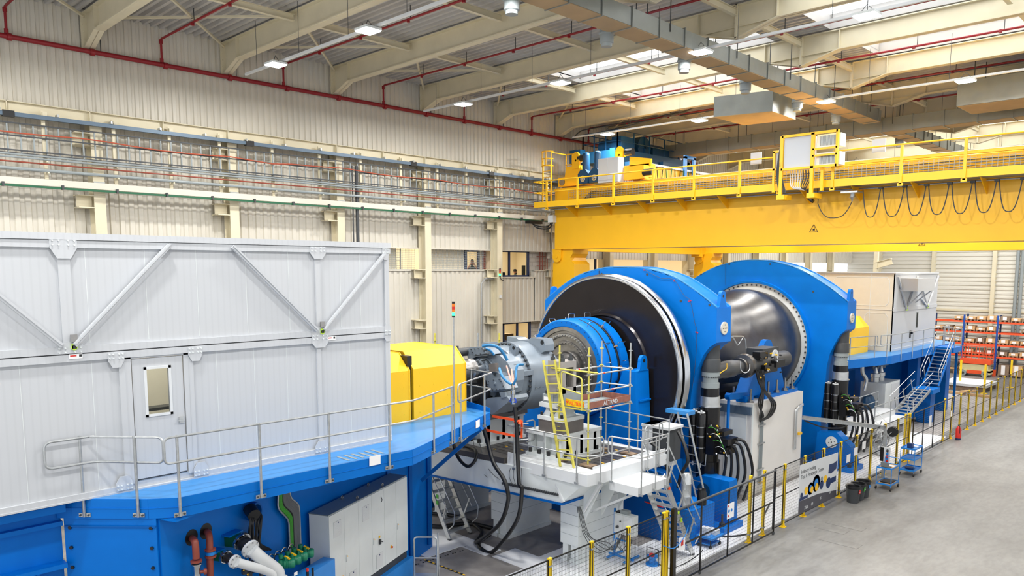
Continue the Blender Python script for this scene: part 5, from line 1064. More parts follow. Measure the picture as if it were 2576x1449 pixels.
# ================================================================ actuators
def actuator(label, cx, cy, cz_top, zs, base_z, xs=.3):
    "vertical hydraulic actuator; zs: z levels"
    o = thing('vertical_actuator', label, 'actuator', (cx, cy, base_z), 'vertical actuators'); U = V((0, 0, 1)); c = V((cx, cy, 0))
    def cy_(nm, mt_, z0, z1, r, r2=None, n=28): return MB().lathe(c+U*z0, U, [(0, 0), (0, r), (z1-z0, r if r2 is None else r2), (z1-z0, 0)], n).build(nm, mt_, o)
    s = xs
    cy_('rod_eye', 'dgrey', cz_top-.7, cz_top, s*.95)
    MB().lathe(c+U*(cz_top-1.07), U, [(0, s*1.05), (.38, s*1.05), (.44, s*.95), (.46, s*.9)], 28).build('joint_head', 'dgrey', o)
    cy_('upper_collar', 'mgrey', cz_top-1.22, cz_top-1.07, s); 
    for k in range(20): a = k*PI/10; p = c+V((math.cos(a)*s*.9, math.sin(a)*s*.9, cz_top-1.26)); MB().cyl(p, p+U*.05, .02, 6).build('bolt', 'dgrey', o)
    cy_('piston_rod', 'mgrey', cz_top-1.45, cz_top-1.22, s*.86)
    cy_('lower_collar', 'mgrey', cz_top-1.62, cz_top-1.45, s*1.0)
    cy_('dark_sleeve', 'gloss', cz_top-1.9, cz_top-1.62, s*1.02)
    cy_('silver_ring', 'alu', cz_top-2.22, cz_top-1.9, s*1.12); cy_('ring_flange', 'steel', cz_top-2.25, cz_top-2.22, s*1.3)
    cy_('cylinder_body', 'gloss', base_z+.55, cz_top-2.25, s*1.15); cy_('cylinder_foot', 'gloss', base_z, base_z+.6, s*1.35)
    # accumulators on camera side
    for i, (dx, dy) in enumerate(((-.3, -.5), (.05, -.6), (-.5, -.15))):
        b = V((cx+dx, cy+dy, 0)); zt = cz_top-2.36; zb = base_z+.62; r = .15
        ac = MB().lathe(b+U*zb, U, [(0, 0), (0, r*.5), (.04, r*.9), (.1, r), (zt-zb-.08, r), (zt-zb-.02, r*.8), (zt-zb, 0)], 20).build('accumulator', 'gloss', o)
        MB().cyl(b+U*(zt-.06), b+U*(zt-.01), r*.85, 16).cyl(b+U*zt, b+U*(zt+.05), .03, 8).build('cap', 'white2', ac)
        for f in (.3, .52, .7): MB().lathe(b+U*(zb+(zt-zb)*f), U, [(0, r), (0, r+.012), (.03, r+.012), (.03, r)], 18).build('clamp_band', 'steel', ac)
        MB().cyl(b+U*(zb-.15), b+U*(zb+.02), .05, 10).build('lower_pipe', 'steel', ac)
    MB().tube(roundpath([V((cx-.33, cy-.45, base_z+.6)), V((cx+.22, cy-.55, base_z+.52)), V((cx+.26, cy-.55, base_z+1.3)), V((cx+.4, cy-.5, base_z+1.33))], .06), .018, 8).build('steel_pipe', 'alu', o)
    # manifold block and clutter
    mf = MB().box((cx+.25, cy-.6, cz_top-3.75), (cx+.55, cy-.2, cz_top-2.85)).box((cx+.5, cy-.4, cz_top-3.1), (cx+.8, cy+.15, cz_top-2.95)).box((cx+.5, cy-.4, cz_top-3.4), (cx+.95, cy+.25, cz_top-3.2)).box((cx+.5, cy-.3, cz_top-3.75), (cx+.85, cy+.3, cz_top-3.5)).build('valve_manifold', 'gloss', o, smooth=False)
    for i in range(14):
        p = V((cx+.25+random.random()*.6, cy-.62+random.random()*.3, cz_top-3.75+random.random()*1.0)); d = V((random.random()-.5, -random.random(), random.random()*.4)).normalized()*.08
        MB().cyl(p, p+d, .025, 8).build('yellow_connector' if i % 3 == 0 else 'fitting', 'byellow' if i % 3 == 0 else ('steel' if i % 3 == 1 else 'black'), mf)
    for i in range(4):
        p = V((cx+.35+i*.1, cy-.65, cz_top-2.85-.2*i)); MB().tube(cat_curve([p, p+V((.15, -.05, .06)), p+V((.3, 0, -.02)), p+V((.4, .05, -.25))], 5), .01, 5).build('thin_cable', 'white2' if i % 2 else 'cgreen', mf)
    for i in range(5):
        p = V((cx+.6+.05*i, cy-.3+.12*i, cz_top-3.65+.1*i)); e = V((cx+.35+.1*i, cy+.35*i-.3, base_z-.9)); k = .15+.06*i
        MB().tube(cat_curve([p, p+V((k, .15, -.15)), lerp(p, e, .5)+V((k*1.1, .2, 0)), e+V((.08, .05, .3)), e], 7), .05, 9).build('hose', 'black', o)
    return o
A1_ = actuator('black vertical hydraulic actuator under the ear of the nearer blue frame', -13.22, 22.3, 6.15, None, 1.45)
A2_ = actuator('black vertical hydraulic actuator under the ear of the farther blue frame', -13.15, 33.0, 5.95, None, 1.3)
def abase(label, pts, Y, th, cpt, cr_, capm):
    o = thing('pivot_block', label, 'base', (-13, Y, 0), 'actuator bases'); q = [P(x, y, Y=Y) for x, y in pts]; zt = max(p.z for p in q)
    MB().prism(q, (0, th, 0)).build('side_plate', 'blue', o, smooth=False)
    c = P(*cpt, Y=Y); MB().lathe(c, -Yv, [(0, 0), (0, cr_), (.02, cr_), (.02, 0)], 28).build('pivot_disc', capm, o)
    for a in range(4): d = V((math.cos(a*PI/2+.3), 0, math.sin(a*PI/2+.3)))*cr_*.5; MB().cyl(c+d-Yv*.02, c+d-Yv*.026, .02, 8).build('bolt_hole', 'dgrey', o)
    MB().cyl(c-Yv*.02, c-Yv*.028, .03, 8).build('bolt_hole', 'dgrey', o)
    x0 = min(p.x for p in q); x1 = max(p.x for p in q); MB().box((x0-.1, Y-.5, .01), (x1+.1, Y+th+.2, .22)).build('floor_plate', 'blue', o, smooth=False)
    for x in (x0+.15, x1-.1): MB().cyl((x, Y-.3, .22), (x, Y-.3, .62), .035, 8).cyl((x, Y-.3, .22), (x, Y-.3, .34), .09, 6).build('anchor_bolt', 'dgrey', o)
    return o
abase('blue pivot base under the nearer vertical actuator', [(1737, 1205), (1765, 1195), (1835, 1212), (1835, 1318), (1737, 1300)], 21.7, .5, (1770, 1233), .24, 'crblue')
abase('blue pivot base with pale pivot disc under the farther vertical actuator', [(2056, 1086), (2105, 1088), (2140, 1125), (2150, 1165), (2140, 1195), (2047, 1160)], 32.0, .5, (2092, 1112), .25, 'lgrey')
# horizontal actuator from the nearer column to the blue bracket
ha = thing('horizontal_actuator', 'dark horizontal actuator with hoses between the nearer column and the blue bracket', 'actuator', (-13.25, 24.5, 5.2))
ya, yb = 22.55, 28.9; zc = lambda y: 5.2+.05*(y-22.5)*0
h0 = V((-13.3, 22.45, 5.02)); h1 = V((-13.55, 28.6, 4.98)); hd = (h1-h0).normalized()
MB().lathe(h0, hd, [(0, 0), (0, .26), (.9, .27), (.95, .3), (1.5, .3), (1.55, .27), (2.0, .25)], 28).build('rod_end', 'dgrey', ha)
MB().lathe(h0+hd*2.0, hd, [(0, .25), (0, .32), (.1, .32), (.1, .27), (.3, .27), (.35, .42), (.5, .45), (.6, .36), (.62, 0)], 28).build('cast_collar', 'cast', ha)
MB().lathe(h0+hd*2.6, hd, [(0, 0), (0, .34), (1.6, .34), (1.62, .4), (1.8, .4), (1.8, .32), (3.3, .32), (3.3, 0)], 28).build('cylinder_body', 'dgrey', ha)
c = Q(1220, 545, -13.2); MB().box((-13.85, c.y-.95, c.z-.3), (-13.2, c.y+.33, c.z+.32)).build('end_block', 'dgrey', ha, smooth=False)
tc = MB().lathe((-13.2, c.y, c.z), (1, 0, 0), [(0, 0), (0, .24), (.04, .24), (.04, 0)], 28).build('trunnion_cap', 'lgrey', ha)
for a in range(4): MB().cyl((-13.16, c.y+.11*math.cos(a*PI/2), c.z+.11*math.sin(a*PI/2)), (-13.154, c.y+.11*math.cos(a*PI/2), c.z+.11*math.sin(a*PI/2)), .022, 8).build('bolt_hole', 'black', tc)
mf = MB().box((-13.35, 25.6, 4.7), (-12.95, 26.6, 5.0)).box((-13.3, 25.3, 5.2), (-13.0, 25.9, 5.5)).box((-13.3, 26.4, 4.85), (-12.9, 27.1, 5.1)).build('valve_block', 'gloss', ha, smooth=False)
for i in range(14):
    p = V((-12.95, 25.2+random.random()*1.9, 4.55+random.random()*.9)); MB().cyl(p, p+V((.08, -.03, random.random()*.05)), .03, 8).build('yellow_connector' if i % 3 == 0 else 'fitting', 'byellow' if i % 3 == 0 else ('steel' if i % 3 == 1 else 'black'), mf)
MB().tube(roundpath([Q(450, 190, -13.1), Q(640, 190, -13.1), Q(690, 260, -13.1), Q(700, 410, -13.1)], .08), .025, 7).tube([Q(450, 195, -13.1), Q(540, 350, -13.1)], .03, 7).tube([Q(640, 220, -13.2), Q(560, 350, -13.2)], .012, 5).build('guard_bracket', 'alu', ha)
MB().tube(cat_curve([Q(600, 650, -12.95), Q(610, 800, -12.95), Q(690, 855, -12.95), Q(760, 800, -12.95), Q(770, 700, -12.95)], 6), .014, 6).build('thin_cable', 'white2', ha)
MB().tube(cat_curve([Q(350, 680, -13.0), Q(345, 780, -13), Q(270, 830, -13), Q(210, 880, -13)], 6), .014, 6).build('thin_cable', 'byellow', ha)
random.seed(5)
for i in range(6):
    a = Q(880+i*26, 800, -12.95); pts = [a, Q(925+i*22, 1000, -12.92), Q(990+i*12, 1180, -12.9)]
    pts += [P(1908+i*5+(18 if i > 2 else 0), 1015, X=-13.25), P(1920+i*4*(1 if i > 2 else -1), 1045, X=-13.25), P(1912, 1060, X=-13.3)]
    MB().tube(cat_curve(pts, 6), .035, 8).build('hose', 'black', ha)
cb2 = thing('conduit_riser', 'bundle of thin steel conduits on the off-white block', 'conduits', (-13.35, 26.1, 0.3))
for i in range(6): MB().tube([(-13.36, 26.2+i*.05, .35+.05*(i % 2)), (-13.36, 26.2+i*.05, 3.0-.05*i)], .012, 6).build('conduit', 'mgrey', cb2)
for z_ in (.9, 1.9, 2.6): MB().box((-13.39, 26.1, z_), (-13.33, 26.6, z_+.05)).build('bracket', 'galv', cb2, smooth=False)
for i in range(5): MB().cyl((-13.35, 26.15+i*.08, .4), (-13.25, 26.15+i*.08, .42), .03, 8).build('valve', ('steel', 'byellow')[i % 2], cb2)
cb3 = thing('pipe_riser', 'bent steel pipes at the far edge of the off-white block', 'pipes', (-13.35, 29.3, 1))
for i in range(2): MB().tube(roundpath([(-13.34, 29.15+i*.12, 1.2), (-13.34, 29.15+i*.12, 2.85+i*.05), (-13.34, 29.8, 2.95+i*.05)], .1), .03, 8).build('pipe', 'alu', cb3)
MB().box((-13.38, 29.5, 1.75), (-13.3, 29.75, 1.85)).build('yellow_valve', 'byellow', cb3, smooth=False)
U = V((0, 0, 1))
# ================================================================ test bench with T-slot plate
M['slot'] = mat('slotted_plate', '#575350', .38, .3, noise=.12, scale=2)
bn = thing('test_bench', 'long pale grey bench on block legs with dark slotted top plates', 'bench', (-16.5, 16, 0))
def yz(x0, x1, pts, nm, mt_, par): return MB().prism([(x0, y, z_) for y, z_ in pts], (x1-x0, 0, 0)).build(nm, mt_, par, smooth=False)
m = MB()
m.add([(-21, 14.2, 2.85), (-12.7, 15.35, 2.85), (-12.7, 18.7, 2.85), (-21, 18.7, 2.85), (-21, 14.25, 2.05), (-13.6, 15.28, 2.05), (-13.6, 18.4, 2.05), (-21, 18.4, 2.05)], [(0, 1, 2, 3), (7, 6, 5, 4), (0, 4, 5, 1), (1, 5, 6, 2), (2, 6, 7, 3), (3, 7, 4, 0)])
m.build('bench_body', 'lgrey', bn, smooth=False)
MB().add([(-21, 14.22, 2.05), (-13.55, 15.25, 2.05), (-13.55, 18.45, 2.05), (-21, 18.45, 2.05), (-21, 14.22, 1.99), (-13.55, 15.25, 1.99), (-13.55, 18.45, 1.99), (-21, 18.45, 1.99)], [(0, 1, 2, 3), (7, 6, 5, 4), (0, 4, 5, 1), (1, 5, 6, 2), (2, 6, 7, 3), (3, 7, 4, 0)]).build('blue_shim', 'dblue', bn, smooth=False)
pl_ = MB().add([(-21, 14.2, 2.86), (-15.55, 14.96, 2.86), (-15.55, 18.7, 2.86), (-21, 18.7, 2.86), (-21, 14.2, 3.02), (-15.55, 14.96, 3.02), (-15.55, 18.7, 3.02), (-21, 18.7, 3.02)], [(0, 1, 2, 3), (7, 6, 5, 4), (0, 4, 5, 1), (1, 5, 6, 2), (2, 6, 7, 3), (3, 7, 4, 0)]).box((-15.5, 15.75, 2.86), (-12.9, 18.5, 3.02)).build('slotted_plate', 'slot', bn, smooth=False)
m = MB()
for i in range(13): m.box((-20.8, 15.35+i*.25, 3.02), (-15.6, 15.37+i*.25, 3.023))
for i in range(10): m.box((-15.45, 15.9+i*.25, 3.02), (-12.95, 15.92+i*.25, 3.023))
m.build('slot_groove', 'black', pl_, smooth=False)
m = MB()
for i in range(11):
    for j in range(6):
        x, y = -20+i*.68, 15.5+j*.5
        if x > -15.6 and y < 15.9: continue
        m.box((x, y, 3.021), (x+.09, y+.04, 3.03))
m.build('yellow_marking', 'byellow', pl_, smooth=False)
for x in (-20.25, -17.28, -14.32):
    MB().box((x, 16.05, .55), (x+.68, 18.15, 2.0)).build('leg', 'lgrey', bn, smooth=False)
    lb = MB().box((x+.05, 16.1, .12), (x+.24, 16.5, .56)).box((x+.36, 16.1, .12), (x+.64, 18.1, .56)).box((x+.02, 16.04, .01), (x+.26, 16.55, .13)).box((x+.34, 16.04, .01), (x+.68, 18.14, .13)).build('leg_foot', 'lgrey', bn, smooth=False)
    for z_ in (.85, 1.15, 1.45, 1.75): MB().box((x-.003, 16.047, z_), (x+.683, 18.1, z_+.008)).build('leg_joint', 'mgrey', bn, smooth=False)
# slanted right end ribs
for y in (16.1, 16.9, 17.7): MB().prism([(-13.5, y, 1.3), (-12.75, y, 2.72), (-13.5, y, 2.72)], (0, .05, 0)).build('end_rib', 'lgrey', bn, smooth=False)
MB().box((-15.5, 15.02, 2.2), (-13.6, 15.05, 2.2)) 
ct = thing('cable_chain', 'dark narrow cable chain along the near side of the bench', 'cable chain', (-14.6, 15.65, 2.0))
for i in range(26): MB().box((-15.6+i*.075, 14.90+i*.0103, 2.25), (-15.55+i*.075, 14.98+i*.0103, 2.31)).build('chain_link', 'dgrey', ct, smooth=False)
# welded support frames with bolts
def frame_block(nm, label, x0, x1, y0, y1, z0, z1, nx, mt_='lgrey'):
    o = thing(nm, label, 'support frame', ((x0+x1)/2, (y0+y1)/2, z0))
    MB().box((x0-.03, y0-.08, z0), (x1+.03, y1+.08, z0+.1)).build('base_flange', mt_, o, smooth=False); MB().box((x0-.03, y0-.05, z1-.1), (x1+.03, y1+.05, z1)).build('top_flange', mt_, o, smooth=False)
    MB().box((x0+.12, y0+.25, z0+.1), (x1-.12, y1-.25, z1-.1)).build('inner_web', mt_, o, smooth=False)
    for i in range(nx+1):
        x = x0+(x1-x0-.1)*i/nx; MB().box((x, y0, z0+.1), (x+.1, y1, z1-.1)).build('rib', mt_, o, smooth=False)
    for i in range(3):
        y = y0+.2+(y1-y0-.5)*i/2; MB().box((x1-.1, y, z0+.1), (x1, y+.12, z1-.1)).build('side_rib', mt_, o, smooth=False)
        MB().cyl((x1-.3+.0, y0-.0+.1, z0+.1), (x1-.3, y0+.1, z0+.1), .01, 6) if 0 else None
    for i in range(nx*2):
        x = x0+.12+(x1-x0-.24)*i/(nx*2-1); MB().cyl((x, y0-.03, z0+.1), (x, y0-.03, z0+.22), .055, 6).build('bolt', 'black', o)
    for i in range(4): 
        y = y0+.15+(y1-y0-.3)*i/3; MB().cyl((x1-.0, y, z0+.1), (x1-.0, y, z0+.22), .05, 6).build('bolt', 'black', o)
    return o
frame_block('bench_support', 'grey ribbed support frame under the grey gearbox', -19.2, -17.08, 15.5, 17.3, 3.02, 3.85, 3)
sd = thing('gearbox_saddle', 'dark steel saddle between the gearbox and its support frame', 'saddle', (-17.6, 16.6, 3.95))
MB().box((-18.6, 15.6, 3.85), (-16.9, 17.3, 4.0)).box((-17.9, 16.2, 4.0), (-17.1, 17.1, 4.15)).build('saddle_plate', 'plate', sd, smooth=False)
frame_block('bench_support', 'pale ribbed support frame under the brown-grey block on the bench', -15.42, -14.1, 15.82, 17.55, 3.02, 3.78, 2)
tm = thing('torque_mount', 'stack of brown-grey block and pale brackets on the pale support frame', 'mount', (-14.4, 16.4, 3.86))
MB().box((-15.05, 15.87, 3.78), (-14.12, 16.8, 4.13)).build('dark_block', 'plate', tm, smooth=False)
MB().box((-15.07, 15.85, 4.13), (-14.1, 16.82, 4.24)).build('pale_plate', 'lgrey', tm, smooth=False)
for x in (-14.82, -14.4): MB().prism([(x-.18, 16.0, 4.24), (x+.18, 16.0, 4.24), (x+.06, 16.0, 4.4), (x+.06, 16.0, 4.5), (x-.06, 16.0, 4.5), (x-.06, 16.0, 4.4)], (0, .6, 0)).build('bracket', 'lgrey', tm, smooth=False)
MB().box((-15.02, 15.87, 4.5), (-14.28, 16.75, 4.63)).build('pale_plate', 'lgrey', tm, smooth=False)
MB().box((-14.92, 15.9, 4.63), (-14.5, 16.7, 4.88)).box((-14.5, 15.92, 4.63), (-14.12, 16.65, 4.95)).build('grey_block', 'mgrey', tm, smooth=False)
plabel(MB().box((-14.86, 15.885, 4.7), (-14.68, 15.9, 4.8)).build('white_label', 'paper', tm, smooth=False), 'white paper label')
m = MB().box((-14.72, 15.9, 4.88), (-14.4, 16.5, 5.86)).box((-14.4, 15.9, 5.68), (-14.16, 16.5, 5.86)).box((-14.4, 15.9, 4.95), (-14.16, 16.05, 5.68)).box((-14.4, 16.38, 4.95), (-14.16, 16.5, 5.68)).box((-14.4, 15.9, 4.95), (-14.16, 16.5, 5.1))
m.build('machined_frame', M.setdefault('mach', mat('machined_grey', '#a09c9a', .45, .3, noise=.08, scale=2)), tm, smooth=False)
MB().box((-14.39, 16.1, 5.15), (-14.34, 16.3, 5.6)).build('inner_plate', 'dgrey', tm, smooth=False)
for x, y, z_ in ((-14.62, 16.0, 5.86), (-14.25, 16.0, 5.86), (-14.25, 16.35, 5.86), (-14.62, 16.35, 5.86), (-14.82, 16.0, 4.88), (-14.6, 15.98, 4.95)): MB().cyl((x, y, z_), (x, y, z_+.1), .07, 6).cyl((x, y, z_+.1), (x, y, z_+.2), .035, 8).build('clamp_bolt', 'dgrey', tm)
for x in (-14.98, -14.6, -14.2): MB().cyl((x, 15.93, 4.24), (x, 15.93, 4.33), .04, 6).build('bolt', 'black', tm)
# ================================================================ white platform with railings
wp = thing('white_platform', 'off-white folded steel platform in front of the bench', 'platform', (-13.5, 15.5, 2.7))
WPt = [(-15.5, 15.04), (-12.62, 15.2), (-12.54, 15.9), (-12.45, 18.65), (-14.9, 18.8), (-14.9, 18.5), (-12.9, 18.5), (-12.9, 15.75), (-15.5, 15.75)]
MB().prism([(x, y, 2.72) for x, y in WPt], (0, 0, .31)).build('platform_plate', 'white2', wp, smooth=False)
MB().box((-12.54, 16.05, 2.48), (-11.58, 17.4, 2.72)).build('landing', 'white2', wp, smooth=False)
MB().prism([(-12.9, 15.75, 3.03), (-12.9, 18.4, 3.03), (-12.9, 18.4, 3.1), (-12.9, 15.75, 3.1)], (.02, 0, 0)).box((-15.5, 15.05, 3.03), (-15.1, 15.07, 3.2)).build('toe_edge', 'white2', wp, smooth=False)
MB().box((-12.5, 18.0, 2.75), (-12.46, 18.6, 3.2)).build('side_plate', 'white2', wp, smooth=False)
for a, b in (((-14.9, 15.15, 2.75), (-14.25, 15.6, 2.1)), ((-13.9, 15.25, 2.72), (-13.5, 15.25, 2.1)), ((-12.7, 15.9, 2.72), (-13.45, 16.05, 1.65)), ((-11.8, 16.4, 2.5), (-13.4, 16.4, 1.6)), ((-11.8, 17.2, 2.5), (-13.45, 17.2, 1.6))): MB().bar(a, b, .06, .06).build('support_strut', 'white2', wp, smooth=False)
wr = thing('handrail', 'galvanised tube railing around the off-white platform', 'railing', (-13.5, 15.2, 2.8))
def hr2(pts, nm='rail'): MB().tube(roundpath(pts, .1, 4), .019, 8).build(nm, 'galv', wr)
def pst(x, y, zb, zt): MB().tube([(x, y, zb), (x, y, zt)], .02, 8).lathe((x, y, zt), U, [(0, .024), (.02, .02), (.025, 0)], 8).box((x-.06, y-.03, zb), (x+.06, y+.0, zb+.06)).build('post', 'galv', wr)
ZA, ZB2 = 4.0, 3.53
hr2([(-15.2, 15.6, ZA), (-15.52, 15.02, ZA), (-15.2, 15.0, ZA), (-12.75, 15.14, ZA), (-12.55, 15.45, ZA), (-12.5, 15.72, ZA), (-12.5, 15.72, ZB2), (-12.55, 15.45, ZB2), (-12.75, 15.14, ZB2), (-15.52, 15.02, ZB2), (-15.2, 15.6, ZB2)])
for x, y in ((-15.2, 15.02), (-14.08, 15.08), (-12.95, 15.14), (-12.5, 15.6)): pst(x, y, 2.74, ZA)
hr2([(-15.28, 15.6, ZA+.05), (-15.28, 15.95, ZA+.05), (-15.28, 15.95, ZB2-.1), (-15.28, 15.6, ZB2-.1)])
hr2([(-12.0, 15.98, ZA), (-12.5, 15.92, ZA), (-12.5, 15.92, ZB2), (-12.0, 15.98, ZB2), (-11.52, 16.05, ZB2), (-11.52, 17.3, ZB2), (-11.52, 17.3, ZA), (-11.52, 16.05, ZA), (-12.0, 15.98, ZA)])
pst(-12.4, 15.95, 2.72, ZA); pst(-11.52, 16.1, 2.5, ZA); pst(-11.52, 16.75, 2.5, ZA); pst(-11.52, 17.3, 2.5, ZA)
hr2([(-15.0, 18.85, ZA+.05), (-12.4, 18.7, ZA+.05), (-12.38, 18.2, ZA+.05)]); hr2([(-15.0, 18.85, ZB2+.05), (-12.4, 18.7, ZB2+.05), (-12.38, 18.2, ZB2+.05)])
for x, y in ((-14.9, 18.84), (-13.6, 18.77), (-12.42, 18.7)): pst(x, y, 2.75, ZA+.05)
hr2([(-12.42, 17.5, ZB2), (-12.42, 17.5, ZA+.02), (-12.42, 18.35, ZA+.02), (-12.42, 18.35, ZB2), (-12.42, 17.5, ZB2)]); pst(-12.42, 17.65, 2.75, ZA+.02); pst(-12.42, 18.2, 2.75, ZA+.02)
# ================================================================ aluminium stairs
def stairs(nm, label, top, bot, wid, n, grp=None, rails=True, wall=.05):
    "top/bot: left stringer top & bottom; wid: vector across"
    o = thing(nm, label, 'stairs', tuple(bot), grp); top, bot, wid = V(top), V(bot), V(wid); d = (top-bot).normalized(); run = V((d.x, d.y, 0)).normalized()
    for s in (0, 1):
        MB().bar(bot+wid*s, top+wid*s, .04, .16, upv=(0, 0, 1)).build('stringer', 'alu', o, smooth=False)
    wn = wid.normalized()
    for i in range(n):
        p = lerp(bot, top, (i+.7)/n); MB().frame(p+wid/2, wn, run, U, wid.length-.04, .2, .035).build('step', 'alu', o, smooth=False)
    if rails:
        for s in (0, 1):
            a = bot+wid*s; b = top+wid*s; out = wn*(.06 if s else -.06); up1 = U*.95; e = -run*.28
            pts = [a+out+U*.35+e*.1, a+out+e+U*.55, a+out+e*1.2+U*.95, b+out+up1+e*.2]
            MB().tube(roundpath(pts, .08), .018, 7).build('hand_rail', 'alu', o)
            MB().tube([lerp(a, b, .15)+out+U*.5+e, b+out+U*.5], .015, 7).build('mid_rail', 'alu', o)
            for t in (.2, .55, .9): q = lerp(a, b, t); MB().bar(q+out*.3, q+out+e*.9+U*.62, .03, .045).build('rail_strut', 'alu', o, smooth=False)
    for s in (0, 1): MB().box(bot+wid*s+V((-.05, -.05, 0)), bot+wid*s+V((.05, .05, .03))).build('foot', 'dgrey', o, smooth=False)
    return o
sl_ = stairs('access_stairs', 'aluminium stairs leaning up to the end of the near blue platform', (-19.5, 14.8, 2.6), (-17.85, 14.8, .03), (0, .85, 0), 9)
for z_ in (.95, 1.15): MB().box((-18.45, 14.76, z_+.1), (-18.35, 14.78, z_+.22)).build('green_sticker', 'cgreen', sl_, smooth=False)
sr_ = stairs('access_stairs', 'aluminium stairs from the off-white platform down to the floor by the fence gate', (-12.5, 17.42, 2.76), (-12.5, 19.05, .03), (.78, 0, 0), 11)
for t in (.45, .55): q = lerp((-11.68, 19.05, .03), (-11.68, 17.42, 2.76), t); MB().box(q+V((0, -.03, -.04)), q+V((.01, .05, .08))).build('green_sticker', 'lime', sr_, smooth=False)
q = lerp((-11.68, 19.05, .03), (-11.68, 17.42, 2.76), .85); MB().cyl(q, q+V((.01, 0, 0)), .05, 10).build('orange_sticker', 'orange', sr_)
# podium step bottom left
ps = thing('podium_step', 'small aluminium podium ladder standing on the dark floor plates', 'ladder', (-16.2, 12.6, 0))
a, b = P(1043, 1449, Z=.35), P(1100, 1449, Z=.35); dd = (b-a); dd.z = 0; t = dd.normalized(); nn = V((t.y, -t.x, 0))
for s, p in ((0, a), (1, a+dd)):
    MB().tube([V((p.x, p.y, .02)), V((p.x, p.y, 1.35))], .022, 8).build('upright', 'alu', ps)
MB().tube(roundpath([V((a.x, a.y, 1.2)), V((a.x, a.y, 1.42)), V((a.x, a.y, 1.42))+dd, V((a.x, a.y, 1.2))+dd], .1), .022, 8).build('top_bow', 'alu', ps)
MB().tube([V((a.x, a.y, .85)), V((a.x, a.y, .85))+dd], .02, 8).build('cross_bar', 'alu', ps)
for i in range(2): MB().frame(V((a.x, a.y, .12+.25*i))+dd/2+nn*(.1-.1*i), t, nn, U, dd.length, .25, .03).build('step', 'alu', ps, smooth=False)
MB().tube([V((a.x, a.y, 1.45))+dd-nn*.25, V((a.x, a.y, 0.02))+dd+nn*-.35], .02, 8).build('rear_leg', 'alu', ps)
# ================================================================ scaffold tower
sc = thing('scaffold_tower', 'small tubular scaffold tower with a boarded deck beside the gearbox', 'scaffold', (-13.8, 16.8, 3.03))
SP = {'a': (-14.27, 15.9), 'b': (-13.25, 15.97), 'c': (-14.25, 17.77), 'd': (-13.26, 17.87)}
for k, (x, y) in SP.items():
    s_ = MB().tube([(x, y, 3.05), (x, y, 6.33)], .025, 8).build('standard', 'scaffy' if k in 'ab' else 'galv', sc)
    for z_ in (3.4, 4.0, 4.6, 5.1, 5.6, 6.1): MB().cyl((x, y, z_), (x, y, z_+.02), .06, 8).build('coupler', 'scaffy' if k in 'ac' else 'galv', s_)
    MB().box((x-.22, y-.14, 3.03), (x+.22, y+.14, 3.07)).build('timber_pad', 'dwood', sc, smooth=False)
def led(p, q, z_, mt_='galv', ex=.08): 
    a, b = V((*SP[p], z_)), V((*SP[q], z_)); d = (b-a).normalized(); MB().tube([a-d*ex, b+d*ex], .023, 8).build('ledger', mt_, sc)
for z_ in (5.57, 5.07): led('b', 'd', z_); led('a', 'c', z_); led('c', 'd', z_)
led('b', 'd', 4.56); led('a', 'c', 4.56); led('a', 'b', 4.58, 'scaffy'); led('a', 'b', 5.66, 'scaffy', .3); led('c', 'd', 4.56)
for pr in ('ab', 'bd', 'ac', 'cd'): led(pr[0], pr[1], 3.2, 'scaffy' if pr == 'ab' else 'galv')
for i in range(3): MB().box((-14.2+i*.31, 15.95, 4.6), (-13.92+i*.31, 17.85, 4.64)).build('deck_board', 'mgrey', sc, smooth=False)
for a, b, t in (((-13.25, 15.97), (-13.25, 17.87), 0), ((-14.27, 17.82), (-13.25, 17.82), 0), ((-14.27, 15.97), (-14.27, 17.8), 0)): MB().bar((*a, 4.72), (*b, 4.72), .025, .17).build('toe_board', 'scaffr', sc, smooth=False)
text('ALTRAD', .17, (-13.225, 16.6, 4.66), (0, 1, 0), U, 'white2', sc)
tb = MB().bar((-14.05, 15.93, 4.74), (-13.35, 15.9, 4.74), .02, .19).build('name_board', 'fyellow', sc, smooth=False); text('ALTRAD', .15, (-13.88, 15.88, 4.69), (1, -.04, 0), U, 'orange', sc)
MB().prism([(-14.02, 15.9, 4.78), (-13.92, 15.9, 4.77), (-13.97, 15.9, 4.71)], (0, -.01, 0)).prism([(-14.03, 15.9, 4.8), (-13.97, 15.9, 4.76), (-13.91, 15.9, 4.8), (-13.97, 15.9, 4.74)], (0, -.012, 0)).build('bird_logo', 'orange', sc, smooth=False)
MB().tube(roundpath([(-14.1, 15.8, 4.62), (-14.1, 15.8, 5.62), (-13.35, 15.8, 5.5), (-13.35, 15.8, 4.6)], .1), .022, 8).tube([(-14.1, 15.8, 5.15), (-13.35, 15.8, 5.05)], .02, 8).build('swing_gate', 'scaffy', sc)
for x, y, z_ in ((-13.25, 16.6, 5.57), (-13.25, 17.0, 5.07), (-13.25, 17.0, 4.56), (-14.26, 16.7, 5.57)): MB().tube([(x, y, z_), (x, y+.06, z_)], .027, 8).build('red_band', 'bred', sc)
ld = thing('ladder', 'yellow painted ladder leaning on the scaffold tower', 'ladder', (-13.5, 15.5, 3.03))
lt, lb_ = (V((-14.85, 15.85, 5.85)), V((-14.45, 15.9, 5.9))), (V((-13.72, 15.35, 3.04)), V((-13.35, 15.5, 3.04)))
for s in (0, 1): MB().bar(lt[s], lb_[s], .05, .06, upv=(0, 1, 0)).build('rail', 'scaffy', ld, smooth=False)
for i in range(11): t = .05+i*.088; MB().bar(lerp(lt[0], lb_[0], t), lerp(lt[1], lb_[1], t), .03, .03).build('rung', 'scaffy', ld, smooth=False)
